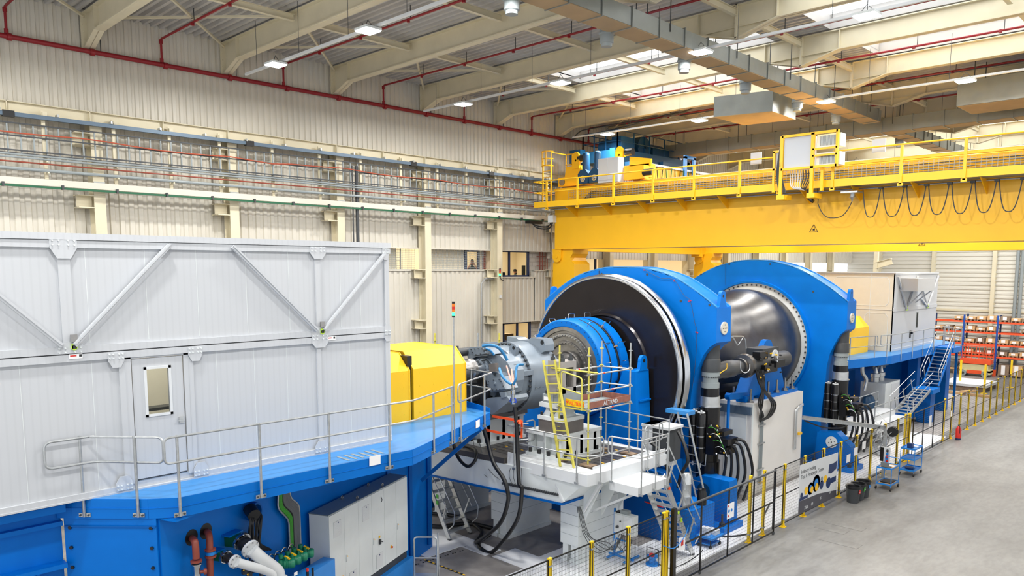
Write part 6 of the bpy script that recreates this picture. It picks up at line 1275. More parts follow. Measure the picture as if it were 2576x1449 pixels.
# ================================================================ hoses, straps, cables around bench
def hose(label, pts, r, mt_='black', nm='hose', n=7, cat='hose', stripe=None):
    o = MB().tube(cat_curve(pts, n), r, 10).build(nm, mt_); return tag(o, label, cat)
X_ = lambda x, y, Y: P(1120+x/6.587, 1020+y/6.587, Y=Y)
hose('black hose looping below the blue platform end', [X_(140, 520, 14.4), X_(150, 700, 14.4), X_(240, 900, 14.4), X_(380, 1010, 14.4), X_(500, 900, 14.5), X_(510, 760, 14.7), X_(430, 700, 14.95), X_(250, 660, 14.95)], .05)
hose('thick black hose dropping from the platform edge to the floor in a long curve', [X_(625, 340, 14.4), X_(700, 600, 14.4), X_(800, 950, 14.3), X_(960, 1200, 14.3), X_(1030, 1400, 14.3), P(1277, 1265, Y=14.4), P(1255, 1320, Y=14.6), V((-16.95, 15.1, .1)), V((-17.6, 15.9, .1)), V((-19.2, 16.3, .1)), V((-20.6, 15.6, .1))], .06)
hose('thick black vertical hose rising beside the gearbox through the railing', [X_(1150, 20, 14.95), X_(1180, 300, 14.95), X_(1200, 800, 14.9), X_(1225, 1300, 14.7), P(1313, 1230, Y=14.7), P(1300, 1310, Y=14.8), V((-16.0, 14.95, .12)), V((-16.5, 14.9, .08)), V((-16.9, 15.2, .1)), V((-16.85, 15.6, .25))], .058)
hose('black hose lying on the floor behind the left stair', [V((-21.0, 15.4, .1)), V((-19.9, 14.9, .1)), V((-18.9, 15.2, .1)), V((-18.4, 16.1, .1)), V((-17.0, 16.4, .1))], .07)
random.seed(11)
for i, (a, b) in enumerate((((240, 540), (940, 1270)), ((340, 470), (1200, 1330)), ((430, 420), (1150, 1300)), ((560, 600), (1180, 1320)))):
    hose('thin dark cable sagging along the bench side, %s from the left' % nth(i), [X_(*a, 15.0), X_(a[0]+130, 1000, 14.9), X_(a[0]+330, 1220, 14.95), X_(*b, 15.5)], .008, 'dgrey', 'thin_cable', cat='cable')
for i in range(4): hose('thin dark cable looping below the off-white platform corner, %s of four' % nth(i), [X_(1080+i*60, 1030, 15.0), X_(1060+i*70, 1180, 14.95), X_(1150+i*40, 1340, 15.0), X_(1290, 1320, 15.5)], .007, 'dgrey', 'thin_cable', cat='cable')
for i in range(5): hose('thin cable hanging from the platform strut toward the control box, %s of five' % nth(i), [P(1452+i*2, 1275, Y=16.0), P(1462+i*6, 1330+i*5, Y=16.2), P(1500+i*8, 1390-i*6, Y=16.4), P(1545, 1370+i*4, Y=16.7), P(1568, 1345, Y=16.9)], .009, 'dgrey', 'thin_cable', cat='cable')
st = thing('orange_strap', 'orange barrier strap from the black vertical hose to the blue platform', 'strap', (-15.8, 15, 3.5))
for a, b in ((X_(780, 178, 14.9), X_(1190, 245, 15.0)), (X_(520, 375, 14.4), X_(1230, 520, 15.0))): MB().bar(a, b, .012, .07).build('strap_band', 'vorange', st, smooth=False)
MB().bar(X_(1270, 250, 15.05), X_(1265, 540, 15.05), .02, .06).tube([X_(1150, 270, 14.95), X_(1250, 260, 15.0), X_(1230, 310, 14.95)], .05, 6).build('knotted_end', 'vorange', st)
# blue machinery seen under the platform end (left of the bench)
um = thing('blue_unit', 'dark blue machine unit half hidden below the near platform end', 'machine', (-20, 16.5, 0))
MB().box((-22.5, 16.0, 0), (-20.8, 20, 1.6)).box((-22.4, 16.0, 1.7), (-21, 19, 2.3)).cyl((-21.6, 15.9, 2.8), (-21.6, 18, 2.8), .35, 16).cyl((-21.0, 15.95, 2.4), (-21.0, 17.5, 2.4), .2, 14).build('housing', 'dblue', um)
# ================================================================ dark blue base under bearing
MBb = thing('bearing_plinth', 'dark blue base block under the bearing pedestal', 'base block', (-16, 20.5, 0))
MB().box((-20, 19.35, .01), (-13.1, 19.94, 2.2)).box((-14.25, 19.94, .01), (-13.6, 21.28, 2.2)).build('base_body', 'dblue', MBb, smooth=False)
MB().box((-13.9, 19.3, 2.0), (-13.0, 19.36, 2.12)).build('cable_duct', 'dgrey', MBb, smooth=False)
hose('red and white barrier tape at the dark blue base', [(-13.7, 19.34, 1.15), (-13.0, 19.34, 1.12)], .02, 'bred', 'barrier_tape', cat='tape')
bx = thing('terminal_cabinet', 'white and black cabinet beside the lower rim of the black disc', 'cabinet', (-13.7, 20.0, 2.4))
MB().box((-14.0, 19.55, 2.55), (-13.62, 20.3, 3.6)).build('white_side', 'white2', bx, smooth=False); MB().box((-13.62, 19.6, 2.5), (-13.0, 20.25, 3.5)).build('black_front', 'dgrey', bx, smooth=False); MB().box((-14.0, 19.5, 3.52), (-12.95, 20.3, 3.6)).build('roof_plate', 'white2', bx, smooth=False)
MB().box((-13.9, 19.7, 2.31), (-13.1, 20.2, 2.55)).build('foot_frame', 'white2', bx, smooth=False)
hose('black hose with yellow stripe arching over the terminal cabinet', [P(1705, 1085, Y=19.9), P(1722, 1120, Y=19.8), P(1730, 1160, Y=19.7), P(1715, 1190, Y=19.7), P(1705, 1225, Y=19.8)], .055)
hose('black hose running down behind the landing', [P(1635, 1110, Y=18.9), P(1660, 1135, Y=18.8), P(1678, 1175, Y=18.7), P(1685, 1215, Y=18.6)], .06)
l2 = thing('ladder', 'tall aluminium ladder beside the lower rim of the black disc', 'ladder', (-13, 21, 0))
for s in (0, 1): MB().bar((-13.22+.36*s, 20.35, 3.95), (-12.82+.36*s, 21.3, .25), .03, .06).build('rail', 'alu', l2, smooth=False)
for i in range(12): p = lerp((-13.22, 20.35, 3.8), (-12.82, 21.3, .45), i/11); MB().bar(p, p+V((.36, 0, 0)), .025, .025).build('rung', 'alu', l2, smooth=False)
tag(MB().box((-13.7, 20.4, 3.88), (-12.85, 20.8, 4.0)).build('blue_ledge', 'deckb'), 'small blue ledge at the top of the aluminium ladder', 'ledge')
tk = thing('filter_tank', 'silver cylindrical filter tank behind the stairs by the gate', 'tank', (-12.3, 19.8, .2))
MB().box((-12.9, 19.55, .02), (-12.1, 20.9, 1.15)).build('tank_stand', 'blue', tk, smooth=False)
MB().lathe((-12.45, 19.75, 1.2), U, [(0, 0), (0, .15), (.1, .16), (.3, .16), (.32, .17), (.34, .16), (.7, .16), (.72, .17), (.74, .16), (.98, .15), (1.05, .1), (1.07, 0)], 20).build('silver_tank', 'alu', tk); MB().lathe((-12.25, 20.35, 1.15), U, [(0, 0), (0, .15), (.4, .15), (.45, .12), (.5, .12), (.5, 0)], 18).build('black_filter', 'gloss', tk)
tc_ = thing('tool_trolley', 'low blue trolley with small white cases behind the gate', 'trolley', (-11.9, 20.1, 0))
MB().box((-12.1, 19.8, .3), (-11.5, 20.5, .36)).box((-12.05, 19.85, .1), (-11.6, 20.4, .14)).build('tray', 'bblue', tc_, smooth=False); MB().box((-12.0, 19.9, .36), (-11.75, 20.1, .6)).box((-11.9, 20.15, .36), (-11.6, 20.4, .5)).build('white_case', 'white2', tc_, smooth=False)
for x, y in ((-12.0, 19.85), (-11.6, 19.85), (-12.0, 20.4), (-11.6, 20.4)): MB().cyl((x-.02, y, .06), (x+.02, y, .06), .06, 10).bar((x, y, .06), (x, y, .3), .02, .02).build('wheel', 'black', tc_)
# control box on blue stand
cx = thing('control_box', 'pale grey control box on a blue wheeled stand behind the near fence', 'control box', (-12.9, 17, 0))
MB().box((-13.25, 17.2, .82), (-12.55, 17.42, 1.42)).build('box_body', 'lgrey', cx, smooth=False); MB().box((-13.22, 17.18, .85), (-12.92, 17.2, 1.39)).box((-12.89, 17.18, .85), (-12.58, 17.2, 1.39)).build('box_door', 'white2', cx, smooth=False)
MB().box((-13.12, 17.1, 1.0), (-13.06, 17.18, 1.06)).cyl((-13.0, 17.18, 1.2), (-13.0, 17.15, 1.2), .02, 8).build('latch', 'dgrey', cx, smooth=False)
MB().bar((-13.3, 17.3, .1), (-13.3, 17.3, 1.5), .05, .05).bar((-13.5, 17.3, .1), (-12.6, 17.3, .1), .05, .05).bar((-13.3, 16.95, .1), (-13.3, 17.7, .1), .05, .05).bar((-12.7, 16.95, .1), (-12.7, 17.7, .1), .05, .05).bar((-13.3, 17.3, .6), (-12.7, 17.3, .6), .04, .04).build('stand', 'bblue', cx, smooth=False)
for x, y in ((-13.3, 16.95), (-13.3, 17.7), (-12.7, 16.95), (-12.7, 17.7)): MB().cyl((x-.02, y, .05), (x+.02, y, .05), .05, 10).build('wheel', 'mgrey', cx)
ri = thing('measuring_device', 'small grey and black measuring devices on top of the control box', 'device', (-12.9, 17.3, 1.42))
MB().box((-13.05, 17.22, 1.42), (-12.8, 17.4, 1.52)).build('grey_device', 'mgrey', ri, smooth=False); MB().box((-13.2, 17.2, 1.42), (-13.07, 17.36, 1.46)).build('black_device', 'black', ri, smooth=False)
for i in range(6): hose('dark cable hanging below the control box, %s from the left' % nth(i), [V((-13.1+i*.06, 17.3, .82)), V((-13.15+i*.08, 17.25, .5-.04*i)), V((-12.95+i*.05, 17.2, .35+.05*(i % 2))), V((-12.75+i*.02, 17.3, .7))], .008, 'dgrey', 'thin_cable', cat='cable')
tag(MB().tube([V((-13.75+.28*math.cos(t*PI/12), 17.0+.2*math.sin(t*PI/12), .045)) for t in range(24)]+[V((-13.3, 17.2, .3)), V((-13.2, 17.3, .9))], .015, 6).build('white_cable', 'white2'), 'white cable coil on the floor by the blue stand', 'cable')
rl = thing('cable_reel', 'small blue and red cable reel on the floor behind the near fence', 'cable reel', (-12.15, 17.6, 0))
MB().lathe((-12.15, 17.6, .02), U, [(0, 0), (0, .2), (.04, .2), (.05, .1), (.22, .1), (.23, .17), (.26, .17), (.26, 0)], 18).build('spool', 'bblue', rl); MB().box((-12.2, 17.5, .28), (-12.08, 17.6, .36)).build('red_socket', 'bred', rl, smooth=False); MB().tube([V((-12.35, 17.6, .02)), V((-12.35, 17.6, .5)), V((-11.95, 17.6, .5)), V((-11.95, 17.6, .02))], .014, 6).build('handle', 'black', rl)
hose('black cable snaking on the white floor strip toward the gate', [(-12.0, 17.7, .04), (-11.6, 17.7, .04), (-11.5, 18.2, .04), (-11.2, 18.4, .3), (-11.05, 18.5, .5)], .014, 'black', 'floor_cable', cat='cable')
hose('black cable crossing the pale floor strip behind the gate', [(-12.9, 21.2, .05), (-12.2, 20.9, .05), (-11.6, 21.3, .05), (-11.3, 22.4, .05), (-11.8, 23.6, .05), (-12.4, 25.3, .05)], .025, 'black', 'floor_cable', cat='cable')
# ================================================================ safety fence
FX = -10.95
M['mesh'] = mat('fence_mesh_wire', '#1c1c1e', .5, noise=0)
def fpost(y, lab, zt=2.14, double=False, x=FX):
    o = thing('fence_post', lab, 'post', (x, y, 0), 'yellow fence posts')
    m = MB().box((x-.04, y-.05, .01), (x+.03, y+.05, zt)); m.build('post', 'fyellow', o, smooth=False)
    MB().box((x+.03, y-.012, .2), (x+.035, y+.012, zt-.03)).build('black_slot', 'black', o, smooth=False)
    MB().box((x-.09, y-.1, 0.003), (x+.09, y+.1, .015)).prism([(x+.03, y-.01, .01), (x+.09, y-.01, .01), (x+.03, y-.01, .16)], (0, .02, 0)).build('foot_plate', 'fyellow', o, smooth=False)
    for z_ in (.25, zt-.2): MB().box((x-.045, y-.06, z_), (x+.04, y+.06, z_+.04)).build('clip', 'galv', o, smooth=False)
    return o
def fpanel(y0, y1, lab, x0=FX, x1=None, z0=.12, z1=2.1, mt_='mesh', pitch=.19):
    x1 = x0 if x1 is None else x1
    o = thing('mesh_fence', lab, 'fence panel', (x0, (y0+y1)/2, z0), 'black mesh fence panels'); a, b = V((x0, y0, 0)), V((x1, y1, 0))
    for z_ in (z0, (z0+z1)/2, z1): MB().bar(a+U*z_, b+U*z_, .02, .03).build('rail', 'gloss', o, smooth=False)
    for p in (a, b): MB().bar(p+U*z0, p+U*z1, .02, .02).build('side_rail', 'gloss', o, smooth=False)
    m = MB(); z_ = z0+.1; L = (b-a).length; d = (b-a)/L; n = V((-d.y, d.x, 0))
    while z_ < z1: m.frame((a+b)/2+U*z_, n, d, U, .004, L, .0045); z_ += .1
    t = .06
    while t < L: m.frame(a+d*t+U*((z0+z1)/2), n, d, U, .003, .003, z1-z0); t += .05
    m.build('wire_mesh', mt_, o, smooth=False); return o
ys = [8.9, 10.45, 11.93, 13.38, 14.8, 16.35]
for i, y in enumerate(ys):
    fpost(y, 'yellow fence post with black slot, %s from the near end before the gate' % nth(i))
    if i: fpanel(ys[i-1]+.06, y-.06, 'black mesh fence panel, %s from the near end before the gate' % nth(i-1))
fpost(16.5, 'yellow fence post doubled beside the black gate post')
ga = thing('sliding_gate', 'long black mesh gate with sign plates in the near fence', 'gate', (FX+.12, 19.5, 0))
gx_ = FX+.12
MB().box((gx_-.06, 16.58, .01), (gx_+.04, 16.72, 2.2)).build('gate_post', 'gloss', ga, smooth=False)
MB().tube([(gx_, 16.6, 2.12), (gx_, 22.4, 2.12)], .035, 8).build('top_tube', 'dgrey', ga)
for z_ in (.1, 1.1): MB().bar((gx_, 16.6, z_), (gx_, 22.4, z_), .03, .04).build('rail', 'gloss', ga, smooth=False)
for y in (18.0, 19.5, 21.0, 22.4): MB().bar((gx_, y, .08), (gx_, y, 2.12), .035, .04).build('upright', 'gloss', ga, smooth=False)
m = MB(); z_ = .2
while z_ < 2.1: m.box((gx_-.002, 16.6, z_), (gx_+.002, 22.4, z_+.0045)); z_ += .1
y = 16.7
while y < 22.4: m.box((gx_-.0015, y, .1), (gx_+.0015, y+.003, 2.1)); y += .05
m.build('wire_mesh', 'mesh', ga, smooth=False)
sg = MB().prism([(gx_+.03, 16.85, 1.0), (gx_+.03, 17.15, .95), (gx_+.03, 17.15, 1.3), (gx_+.03, 16.85, 1.35)], (.006, 0, 0)).build('sign_plate', 'paper', ga, smooth=False); MB().box((gx_+.037, 16.95, 1.1), (gx_+.04, 17.06, 1.25)).build('red_mark', 'bred', sg, smooth=False)
sg = MB().box((gx_+.03, 19.35, 1.25), (gx_+.036, 19.75, 1.7)).build('sign_plate', 'paper', ga, smooth=False)
for y in (19.45, 19.6): MB().cyl((gx_+.036, y, 1.48), (gx_+.04, y, 1.48), .05, 14).build('blue_disc_mark', 'bblue', sg)
MB().box((gx_+.037, 19.4, 1.6), (gx_+.04, 19.46, 1.66)).box((gx_+.037, 19.4, 1.3), (gx_+.04, 19.46, 1.36)).build('red_mark', 'bred', sg, smooth=False)
MB().tube(cat_curve([V((gx_-.1, 16.3, 1.25)), V((gx_+.06, 16.6, 1.15)), V((gx_+.06, 17.1, 1.35)), V((gx_+.06, 17.25, 1.6))], 4), .012, 5).build('blue_ribbon', 'bblue', ga)
for y in (18.0, 22.4): MB().cyl((gx_-.02, y, .05), (gx_+.02, y, .05), .05, 10).build('wheel', 'dgrey', ga)
fpost(21.2, 'wide yellow post behind the far part of the near gate', x=FX-.1); fpost(22.1, 'yellow post behind the far end of the near gate', x=FX-.1)
ys = [22.5, 23.32]+[23.32+1.52*k for k in range(1, 9)]
for i, y in enumerate(ys[1:]): fpost(y, 'yellow fence post beyond the near gate, %s from that gate' % nth(i))
for i, (a, b) in enumerate(zip(ys, ys[1:])): fpanel(a+.06, b-.06, 'black mesh fence panel beyond the near gate, %s from that gate' % nth(i))
ys = [35.7, 35.9]
g2 = thing('swing_gate', 'black mesh gate in the far part of the fence', 'gate', (FX, 38.5, 0))
for y in (35.8, 37.2, 38.7, 40.2, 41.5): MB().bar((FX+.05, y, .05), (FX+.05, y, 2.15), .035, .04).build('upright', 'gloss', g2, smooth=False)
for z_ in (.1, 1.1, 2.12): MB().bar((FX+.05, 35.8, z_), (FX+.05, 41.5, z_), .03, .04).build('rail', 'gloss', g2, smooth=False)
m = MB(); z_ = .2
while z_ < 2.1: m.box((FX+.048, 35.8, z_), (FX+.052, 41.5, z_+.005)); z_ += .1
m.build('wire_mesh', 'mesh', g2, smooth=False)
MB().box((FX+.08, 37.9, 1.2), (FX+.086, 38.25, 1.7)).box((FX+.08, 41.3, 1.2), (FX+.086, 41.5, 1.5)).build('sign_plate', 'paper', g2, smooth=False)
for i, y in enumerate((35.2, 35.6, 40.9)): fpost(y, 'yellow post at the far gate, %s from the near side' % nth(i), x=FX-.1)
ys = [41.75+1.5*k for k in range(0, 19)]
for i, y in enumerate(ys):
    fpost(y, 'yellow fence post beyond the far gate, %s from that gate' % nth(i))
    if i: fpanel(ys[i-1]+.05, y-.05, 'black mesh fence panel beyond the far gate, %s from that gate' % nth(i-1))
# ================================================================ banner
bnr = thing('banner', 'large white banner with a machine picture hung on the fence', 'banner', (FX+.1, 25.8, .2))
bx_ = FX+.1
MB().prism([(bx_, 24.2, .22), (bx_, 27.35, .18), (bx_, 27.35, 1.83), (bx_, 24.2, 1.94)], (.01, 0, 0)).build('sheet', 'white2', bnr, smooth=False)
M['bandk'] = mat('banner_dark_band', '#4b4a52', .6, noise=.05)
MB().prism([(bx_+.011, 24.2, .22), (bx_+.011, 27.35, .18), (bx_+.011, 27.35, .42), (bx_+.011, 25.8, .62), (bx_+.011, 24.2, .68)], (.002, 0, 0)).build('dark_band', 'bandk', bnr, smooth=False)
text('Industry leading\nTest & Prototype Center', .19, (bx_+.013, 24.3, 1.62), (0, 1, -.012), U, 'dgrey', bnr, ext=.001, sx=.95)
text('7500', .16, (bx_+.015, 24.65, .3), (0, 1, 0), U, 'white2', bnr, ext=.001); text('64', .16, (bx_+.015, 25.2, .32), (0, 1, 0), U, 'white2', bnr, ext=.001); text('45', .13, (bx_+.015, 25.9, .38), (0, 1, 0), U, 'white2', bnr, ext=.001); text('50', .13, (bx_+.015, 26.7, .42), (0, 1, 0), U, 'white2', bnr, ext=.001)
m = MB(); random.seed(4)
for i, (y, z_, r, mt_) in enumerate(((24.75, .95, .14, 'byellow'), (25.1, .95, .22, 'bblue'), (25.2, .9, .12, 'byellow'), (25.55, 1.05, .3, 'bblue'), (25.6, .9, .14, 'byellow'), (26.0, .9, .16, 'navy'), (26.3, 1.05, .14, 'byellow'), (26.0, 1.1, .1, 'mgrey'), (24.4, .85, .1, 'navy'), (26.6, .85, .2, 'navy'))):
    MB().lathe((bx_+.011, y, z_), (1, 0, 0), [(.004, 0), (.004, r), (.004, r*.55)] if mt_ == 'bblue' else [(.005, 0), (.005, r)], 18).build('printed_shape', mt_, bnr, smooth=False)
MB().box((bx_+.011, 24.25, .68), (bx_+.014, 24.9, .78)).box((bx_+.011, 26.4, .78), (bx_+.014, 27.25, .98)).build('printed_shape', 'navy', bnr, smooth=False)
MB().prism([(bx_+.011, 26.55, 1.2), (bx_+.011, 26.8, 1.15), (bx_+.011, 27.25, 1.25), (bx_+.011, 27.3, 1.55), (bx_+.011, 27.0, 1.5), (bx_+.011, 26.6, 1.52)], (.003, 0, 0)).build('printed_panel', 'navy', bnr, smooth=False)
# notices on the fence
for i, (y, z_) in enumerate(((28.3, 1.25), (29.0, 1.4), (29.8, 1.5))): tag(MB().box((FX+.06, y, z_), (FX+.066, y+.35, z_+.3)).build('notice_sheet', 'paper', smooth=False), 'white notice sheet on the fence, %s after the banner' % nth(i), 'notice')
# ================================================================ bins
def bin_(y, col, lab, word, x=-10.35):
    o = thing('waste_bin', lab, 'bin', (x, y, 0), 'black waste bins')
    MB().lathe((x, y, .005), U, [(0, 0), (0, .2), (.5, .25), (.56, .26), (.56, .235), (.1, .19), (.1, 0)], 24).build('body', 'dgrey', o)
    MB().lathe((x, y, .53), U, [(0, .26), (.06, .275), (.1, .27), (.08, .22), (-.1, .2)], 24).build('bin_liner', 'black', o)
    MB().box((x+.03, y-.12-.1, .36), (x+.13, y-.1-.1, .5)) 
    b = MB().prism([(x+.235, y-.1, .36), (x+.235, y+.06, .36), (x+.25, y+.06, .5), (x+.25, y-.1, .5)], (.008, 0, 0)).build('label_patch', col, o, smooth=False)
    text(word, .05, (x+.26, y-.09, .41), (0, 1, 0), U, 'white2', o, ext=.001)
bin_(27.67, 'bred', 'black waste bin with red label, nearest of three', 'Plastic'); bin_(28.15, 'cgreen', 'black waste bin with green label, middle of three', 'Waste'); bin_(28.63, 'bblue', 'black waste bin with blue label, farthest of three', 'Waste')
# ================================================================ trolleys
def trolley(label, x, y, w, l, h, levels, mt_f, mt_s, caster, rot=0):
    o = thing('service_trolley', label, 'trolley', (x, y, 0))
    cr, sr = math.cos(rot), math.sin(rot); T_ = lambda a, b, c: V((x+a*cr-b*sr, y+a*sr+b*cr, c)); ax_, ay_ = V((cr, sr, 0)), V((-sr, cr, 0))
    for sx in (-1, 1):
        for sy in (-1, 1):
            MB().tube([T_(sx*w/2, sy*l/2, .12), T_(sx*w/2, sy*l/2, h)], .015, 6).build('upright', mt_f, o)
            wh = MB().cyl(T_(sx*w/2-.02, sy*l/2, .07), T_(sx*w/2+.02, sy*l/2, .07), .065, 14).build('caster', 'black', o); MB().bar(T_(sx*w/2, sy*l/2, .07), T_(sx*w/2, sy*l/2, .16), .05, .02).build('caster_fork', 'galv', wh, smooth=False)
    for z_ in levels:
        MB().frame(T_(0, 0, z_), ax_, ay_, U, w, l, .025).build('shelf', mt_s, o, smooth=False)
        for s in (-1, 1): MB().frame(T_(s*w/2, 0, z_+.02), ax_, ay_, U, .02, l, .06).frame(T_(0, s*l/2, z_+.02), ax_, ay_, U, w, .02, .06).build('shelf_edge', mt_f, o, smooth=False)
    return o, T_
t1, T1 = trolley('blue workshop trolley with three shelves by the fence', -10.15, 33.3, .55, .95, 1.12, (.22, .68, 1.12), 'bblue', 'bblue', 1)
for it, (a, b, w_, h_, mt_, lab) in enumerate(((0, -.2, .2, .2, 'navy', 'small blue box on the top shelf of the blue trolley'), (.1, .15, .22, .04, 'white2', 'small white packet on the top shelf of the blue trolley'))):
    p = T1(a, b, 1.135); tag(MB().box(p-V((w_/2, w_/2, 0)), p+V((w_/2, w_/2, h_))).build('small_box', mt_, smooth=False), lab, 'box')
p = T1(0, -.1, .235); tag(MB().lathe(p, U, [(0, 0), (0, .18), (.06, .2), (.06, 0)], 18).build('blue_tray', 'navy'), 'round dark blue tray on the lowest shelf of the blue trolley', 'tray')
t2, T2 = trolley('blue framed trolley with tan wooden shelves beside the bins', -10.1, 30.45, .55, .85, .85, (.22, .85), 'bblue', 'wood', 1)
MB().tube(roundpath([T2(-.27, .42, .85), T2(-.27, .42, 1.15), T2(.27, .42, 1.15), T2(.27, .42, .85)], .08), .015, 6).build('push_handle', 'bblue', t2)
lp = thing('laptop', 'open laptop on the wooden shelf trolley', 'laptop', tuple(T2(0, -.28, .87)))
p = T2(0, -.2, .87); MB().box(p+V((-.16, -.1, 0)), p+V((.16, .12, .02))).build('keyboard', 'dgrey', lp, smooth=False); MB().prism([p+V((-.16, -.1, .02)), p+V((.16, -.1, .02)), p+V((.16, -.2, .22)), p+V((-.16, -.2, .22))], (0, -.01, .0)).build('screen', 'mgrey', lp, smooth=False)
p = T2(.05, .15, .865); tag(MB().box(p+V((-.15, -.11, 0)), p+V((.15, .11, .006))).build('paper_sheet', 'paper', smooth=False), 'white paper sheet on the wooden shelf trolley', 'paper')
p = T2(0, .1, .235); tag(MB().box(p+V((-.2, -.3, 0)), p+V((.2, .25, .04))).build('black_case', 'black', smooth=False), 'flat black case on the lower wooden shelf', 'case')
# fire extinguisher
fe = thing('fire_extinguisher', 'red fire extinguisher standing on the floor by the far fence', 'extinguisher', (-10.6, 41.8, 0))
MB().lathe((-10.6, 41.8, .005), U, [(0, 0), (0, .13), (.08, .13)], 18).build('blue_foot', 'navy', fe); MB().lathe((-10.6, 41.8, .08), U, [(0, .13), (.45, .13), (.55, .08), (.6, .04), (.6, 0)], 18).build('body', 'bred', fe); MB().lathe((-10.6, 41.8, .66), U, [(0, .03), (.08, .03), (.1, 0)], 8).bar((-10.6, 41.8, .74), (-10.5, 41.72, .78), .03, .02).build('valve', 'black', fe); MB().tube(cat_curve([V((-10.6, 41.8, .7)), V((-10.52, 41.68, .68)), V((-10.5, 41.66, .35))], 4), .014, 6).build('hose', 'black', fe)
# ================================================================ steel service gantry with reel
sg_ = thing('service_gantry', 'galvanised channel beam on a post carrying a cable reel above the bins', 'gantry', (-11.3, 29, 0))
ga_, gb_ = P(2018, 1050, X=-13.4), P(2228, 1076, X=-10.78)
MB().ibeam(ga_, gb_, .16, .1, .02).build('channel_beam', 'galv', sg_, smooth=False)
MB().bar((gb_.x, gb_.y, .03), (gb_.x, gb_.y, gb_.z-.05), .09, .12).build('post', 'galv', sg_, smooth=False); MB().box((gb_.x-.15, gb_.y-.15, .003), (gb_.x+.15, gb_.y+.15, .03)).build('foot_plate', 'galv', sg_, smooth=False)
rc = P(2248, 1085, X=-10.45); rlr = MB().lathe(rc, Yv*-1, [(0, 0), (0, .06), (.02, .2), (.06, .2), (.06, .17), (.14, .17), (.14, .2), (.18, .2), (.18, .05), (.18, 0)], 24).build('cable_reel', 'black', sg_); MB().tube([rc-Yv*.2, rc-Yv*.22+V((-.12, 0, -.14)), rc+V((-.2, 0, -.2))], .015, 6).build('reel_bracket', 'galv', rlr)
pc = P(2228, 1142, X=-10.6); pn = MB().box(pc-V((.18, .05, .32)), pc+V((.16, .05, .28))).build('socket_panel', 'white2', sg_, smooth=False); MB().box(pc-V((.2, .06, .3)), pc+V((-.06, .04, .26))).build('black_side', 'gloss', pn, smooth=False)
for i, (dz, mt_) in enumerate(((.18, 'dgrey'), (.05, 'bblue'), (-.06, 'bred'), (-.14, 'bblue'), (-.24, 'bred'))): MB().cyl(pc+V((.08, -.05, dz)), pc+V((.1, -.13, dz-.03)), .045, 10).build('socket', mt_, pn)
hose('black cable hanging under the service gantry beam', [ga_+V((.1, 0, -.12)), lerp(ga_, gb_, .25)-U*.3, lerp(ga_, gb_, .45)-U*.26, lerp(ga_, gb_, .55)-U*.08], .03, 'black', 'hanging_cable', cat='cable')
# ================================================================ middle white platform with stairs (between frames and the far cabin)
wp2 = thing('white_platform', 'off-white work platform with railings beyond the farther blue frame', 'platform', (-12.3, 36, 0))
Z2 = 1.0
xw0, xw1, yw0, yw1 = -14.3, -12.8, 34.1, 41.0
MB().box((xw0, yw0, Z2-.28), (xw1, yw1, Z2)).box((xw0, yw0+1.2, Z2), (xw0+.9, yw1, Z2+.28)).build('platform_plate', 'white2', wp2, smooth=False)
for x in (xw0+.1, xw1-.1):
    for y in (yw0+.1, (yw0+yw1)/2, yw1-.1): MB().bar((x, y, .02), (x, y, Z2-.28), .1, .1).build('leg', 'white2', wp2, smooth=False)
rl2 = thing('handrail', 'galvanised railing of the off-white platform beyond the farther blue frame', 'railing', (-13.5, 36, Z2), None)
for z_ in (Z2+1.1, Z2+.6): MB().tube(roundpath([(xw0, yw1, z_), (xw0, yw0, z_), (xw1, yw0, z_), (xw1, yw0+1.3, z_)], .1), .022, 7).build('rail', 'galv', rl2); MB().tube(roundpath([(xw1, 36.3, z_), (xw1, yw1, z_)], .1), .022, 7).build('rail', 'galv', rl2)
for x, y in ((xw0, yw0), (xw0, 36.2), (xw0, 38.5), (xw0, yw1), (-13.5, yw0), (xw1, yw0), (xw1, 35.3), (xw1, 36.4), (xw1, 38.5), (xw1, yw1)): MB().tube([(x, y, Z2-.2), (x, y, Z2+1.1)], .024, 7).build('post', 'galv', rl2)
stairs('access_stairs', 'shallow aluminium stairs rising from the off-white platform toward the far blue deck', (-13.6, 44.6, 1.95), (-13.6, 41.1, 1.0), (.8, 0, 0), 9)
stairs('access_stairs', 'short aluminium steps from the off-white platform down to the floor behind the blue trolley', (-12.75, 35.45, .95), (-12.1, 35.45, .03), (0, .8, 0), 4)
# ================================================================ far deck, cabin, guard
DZ2 = 4.03
fd = thing('access_platform', 'blue far platform carrying the beige and white cabin', 'platform', (-15, 44, 3.6))
E2 = [(-15.6, 37.0), (-14.6, 37.47), (-13.75, 41.0), (-13.7, 45.7), (-13.66, 51.6), (-15.2, 53.0), (-20, 53), (-20, 37)]
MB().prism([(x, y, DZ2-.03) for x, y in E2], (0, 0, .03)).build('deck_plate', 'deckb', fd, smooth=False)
for a, b in zip(E2[:6], E2[1:7]): MB().prism([(a[0], a[1], DZ2-.42), (b[0], b[1], DZ2-.42), (b[0], b[1], DZ2), (a[0], a[1], DZ2)], ((.02, 0, 0) if abs(a[1]-b[1]) > .6 else (0, -.02, 0))).build('edge_fascia', 'blue', fd, smooth=False)
fb_ = thing('machine_plinth', 'blue steel base structure under the far cabin with pipes and units', 'machine base', (-15.5, 45, 0))
MB().box((-19, 43.5, 0), (-16.5, 52.5, DZ2-.45)).box((-16.5, 51.2, 0), (-14.0, 52.4, DZ2-.45)).box((-14.6, 46.4, 0), (-14.1, 46.9, DZ2-.45)).box((-16.5, 38, 2.9), (-16.3, 43.5, DZ2-.43)).build('base_body', 'dblue', fb_, smooth=False)
MB().bar((-14.0, 44.0, .5), (-14.3, 50, 2.6), .35, .2).box((-14.6, 43.2, .3), (-13.6, 46, .6)).build('slanted_brace', 'dblue', fb_, smooth=False)
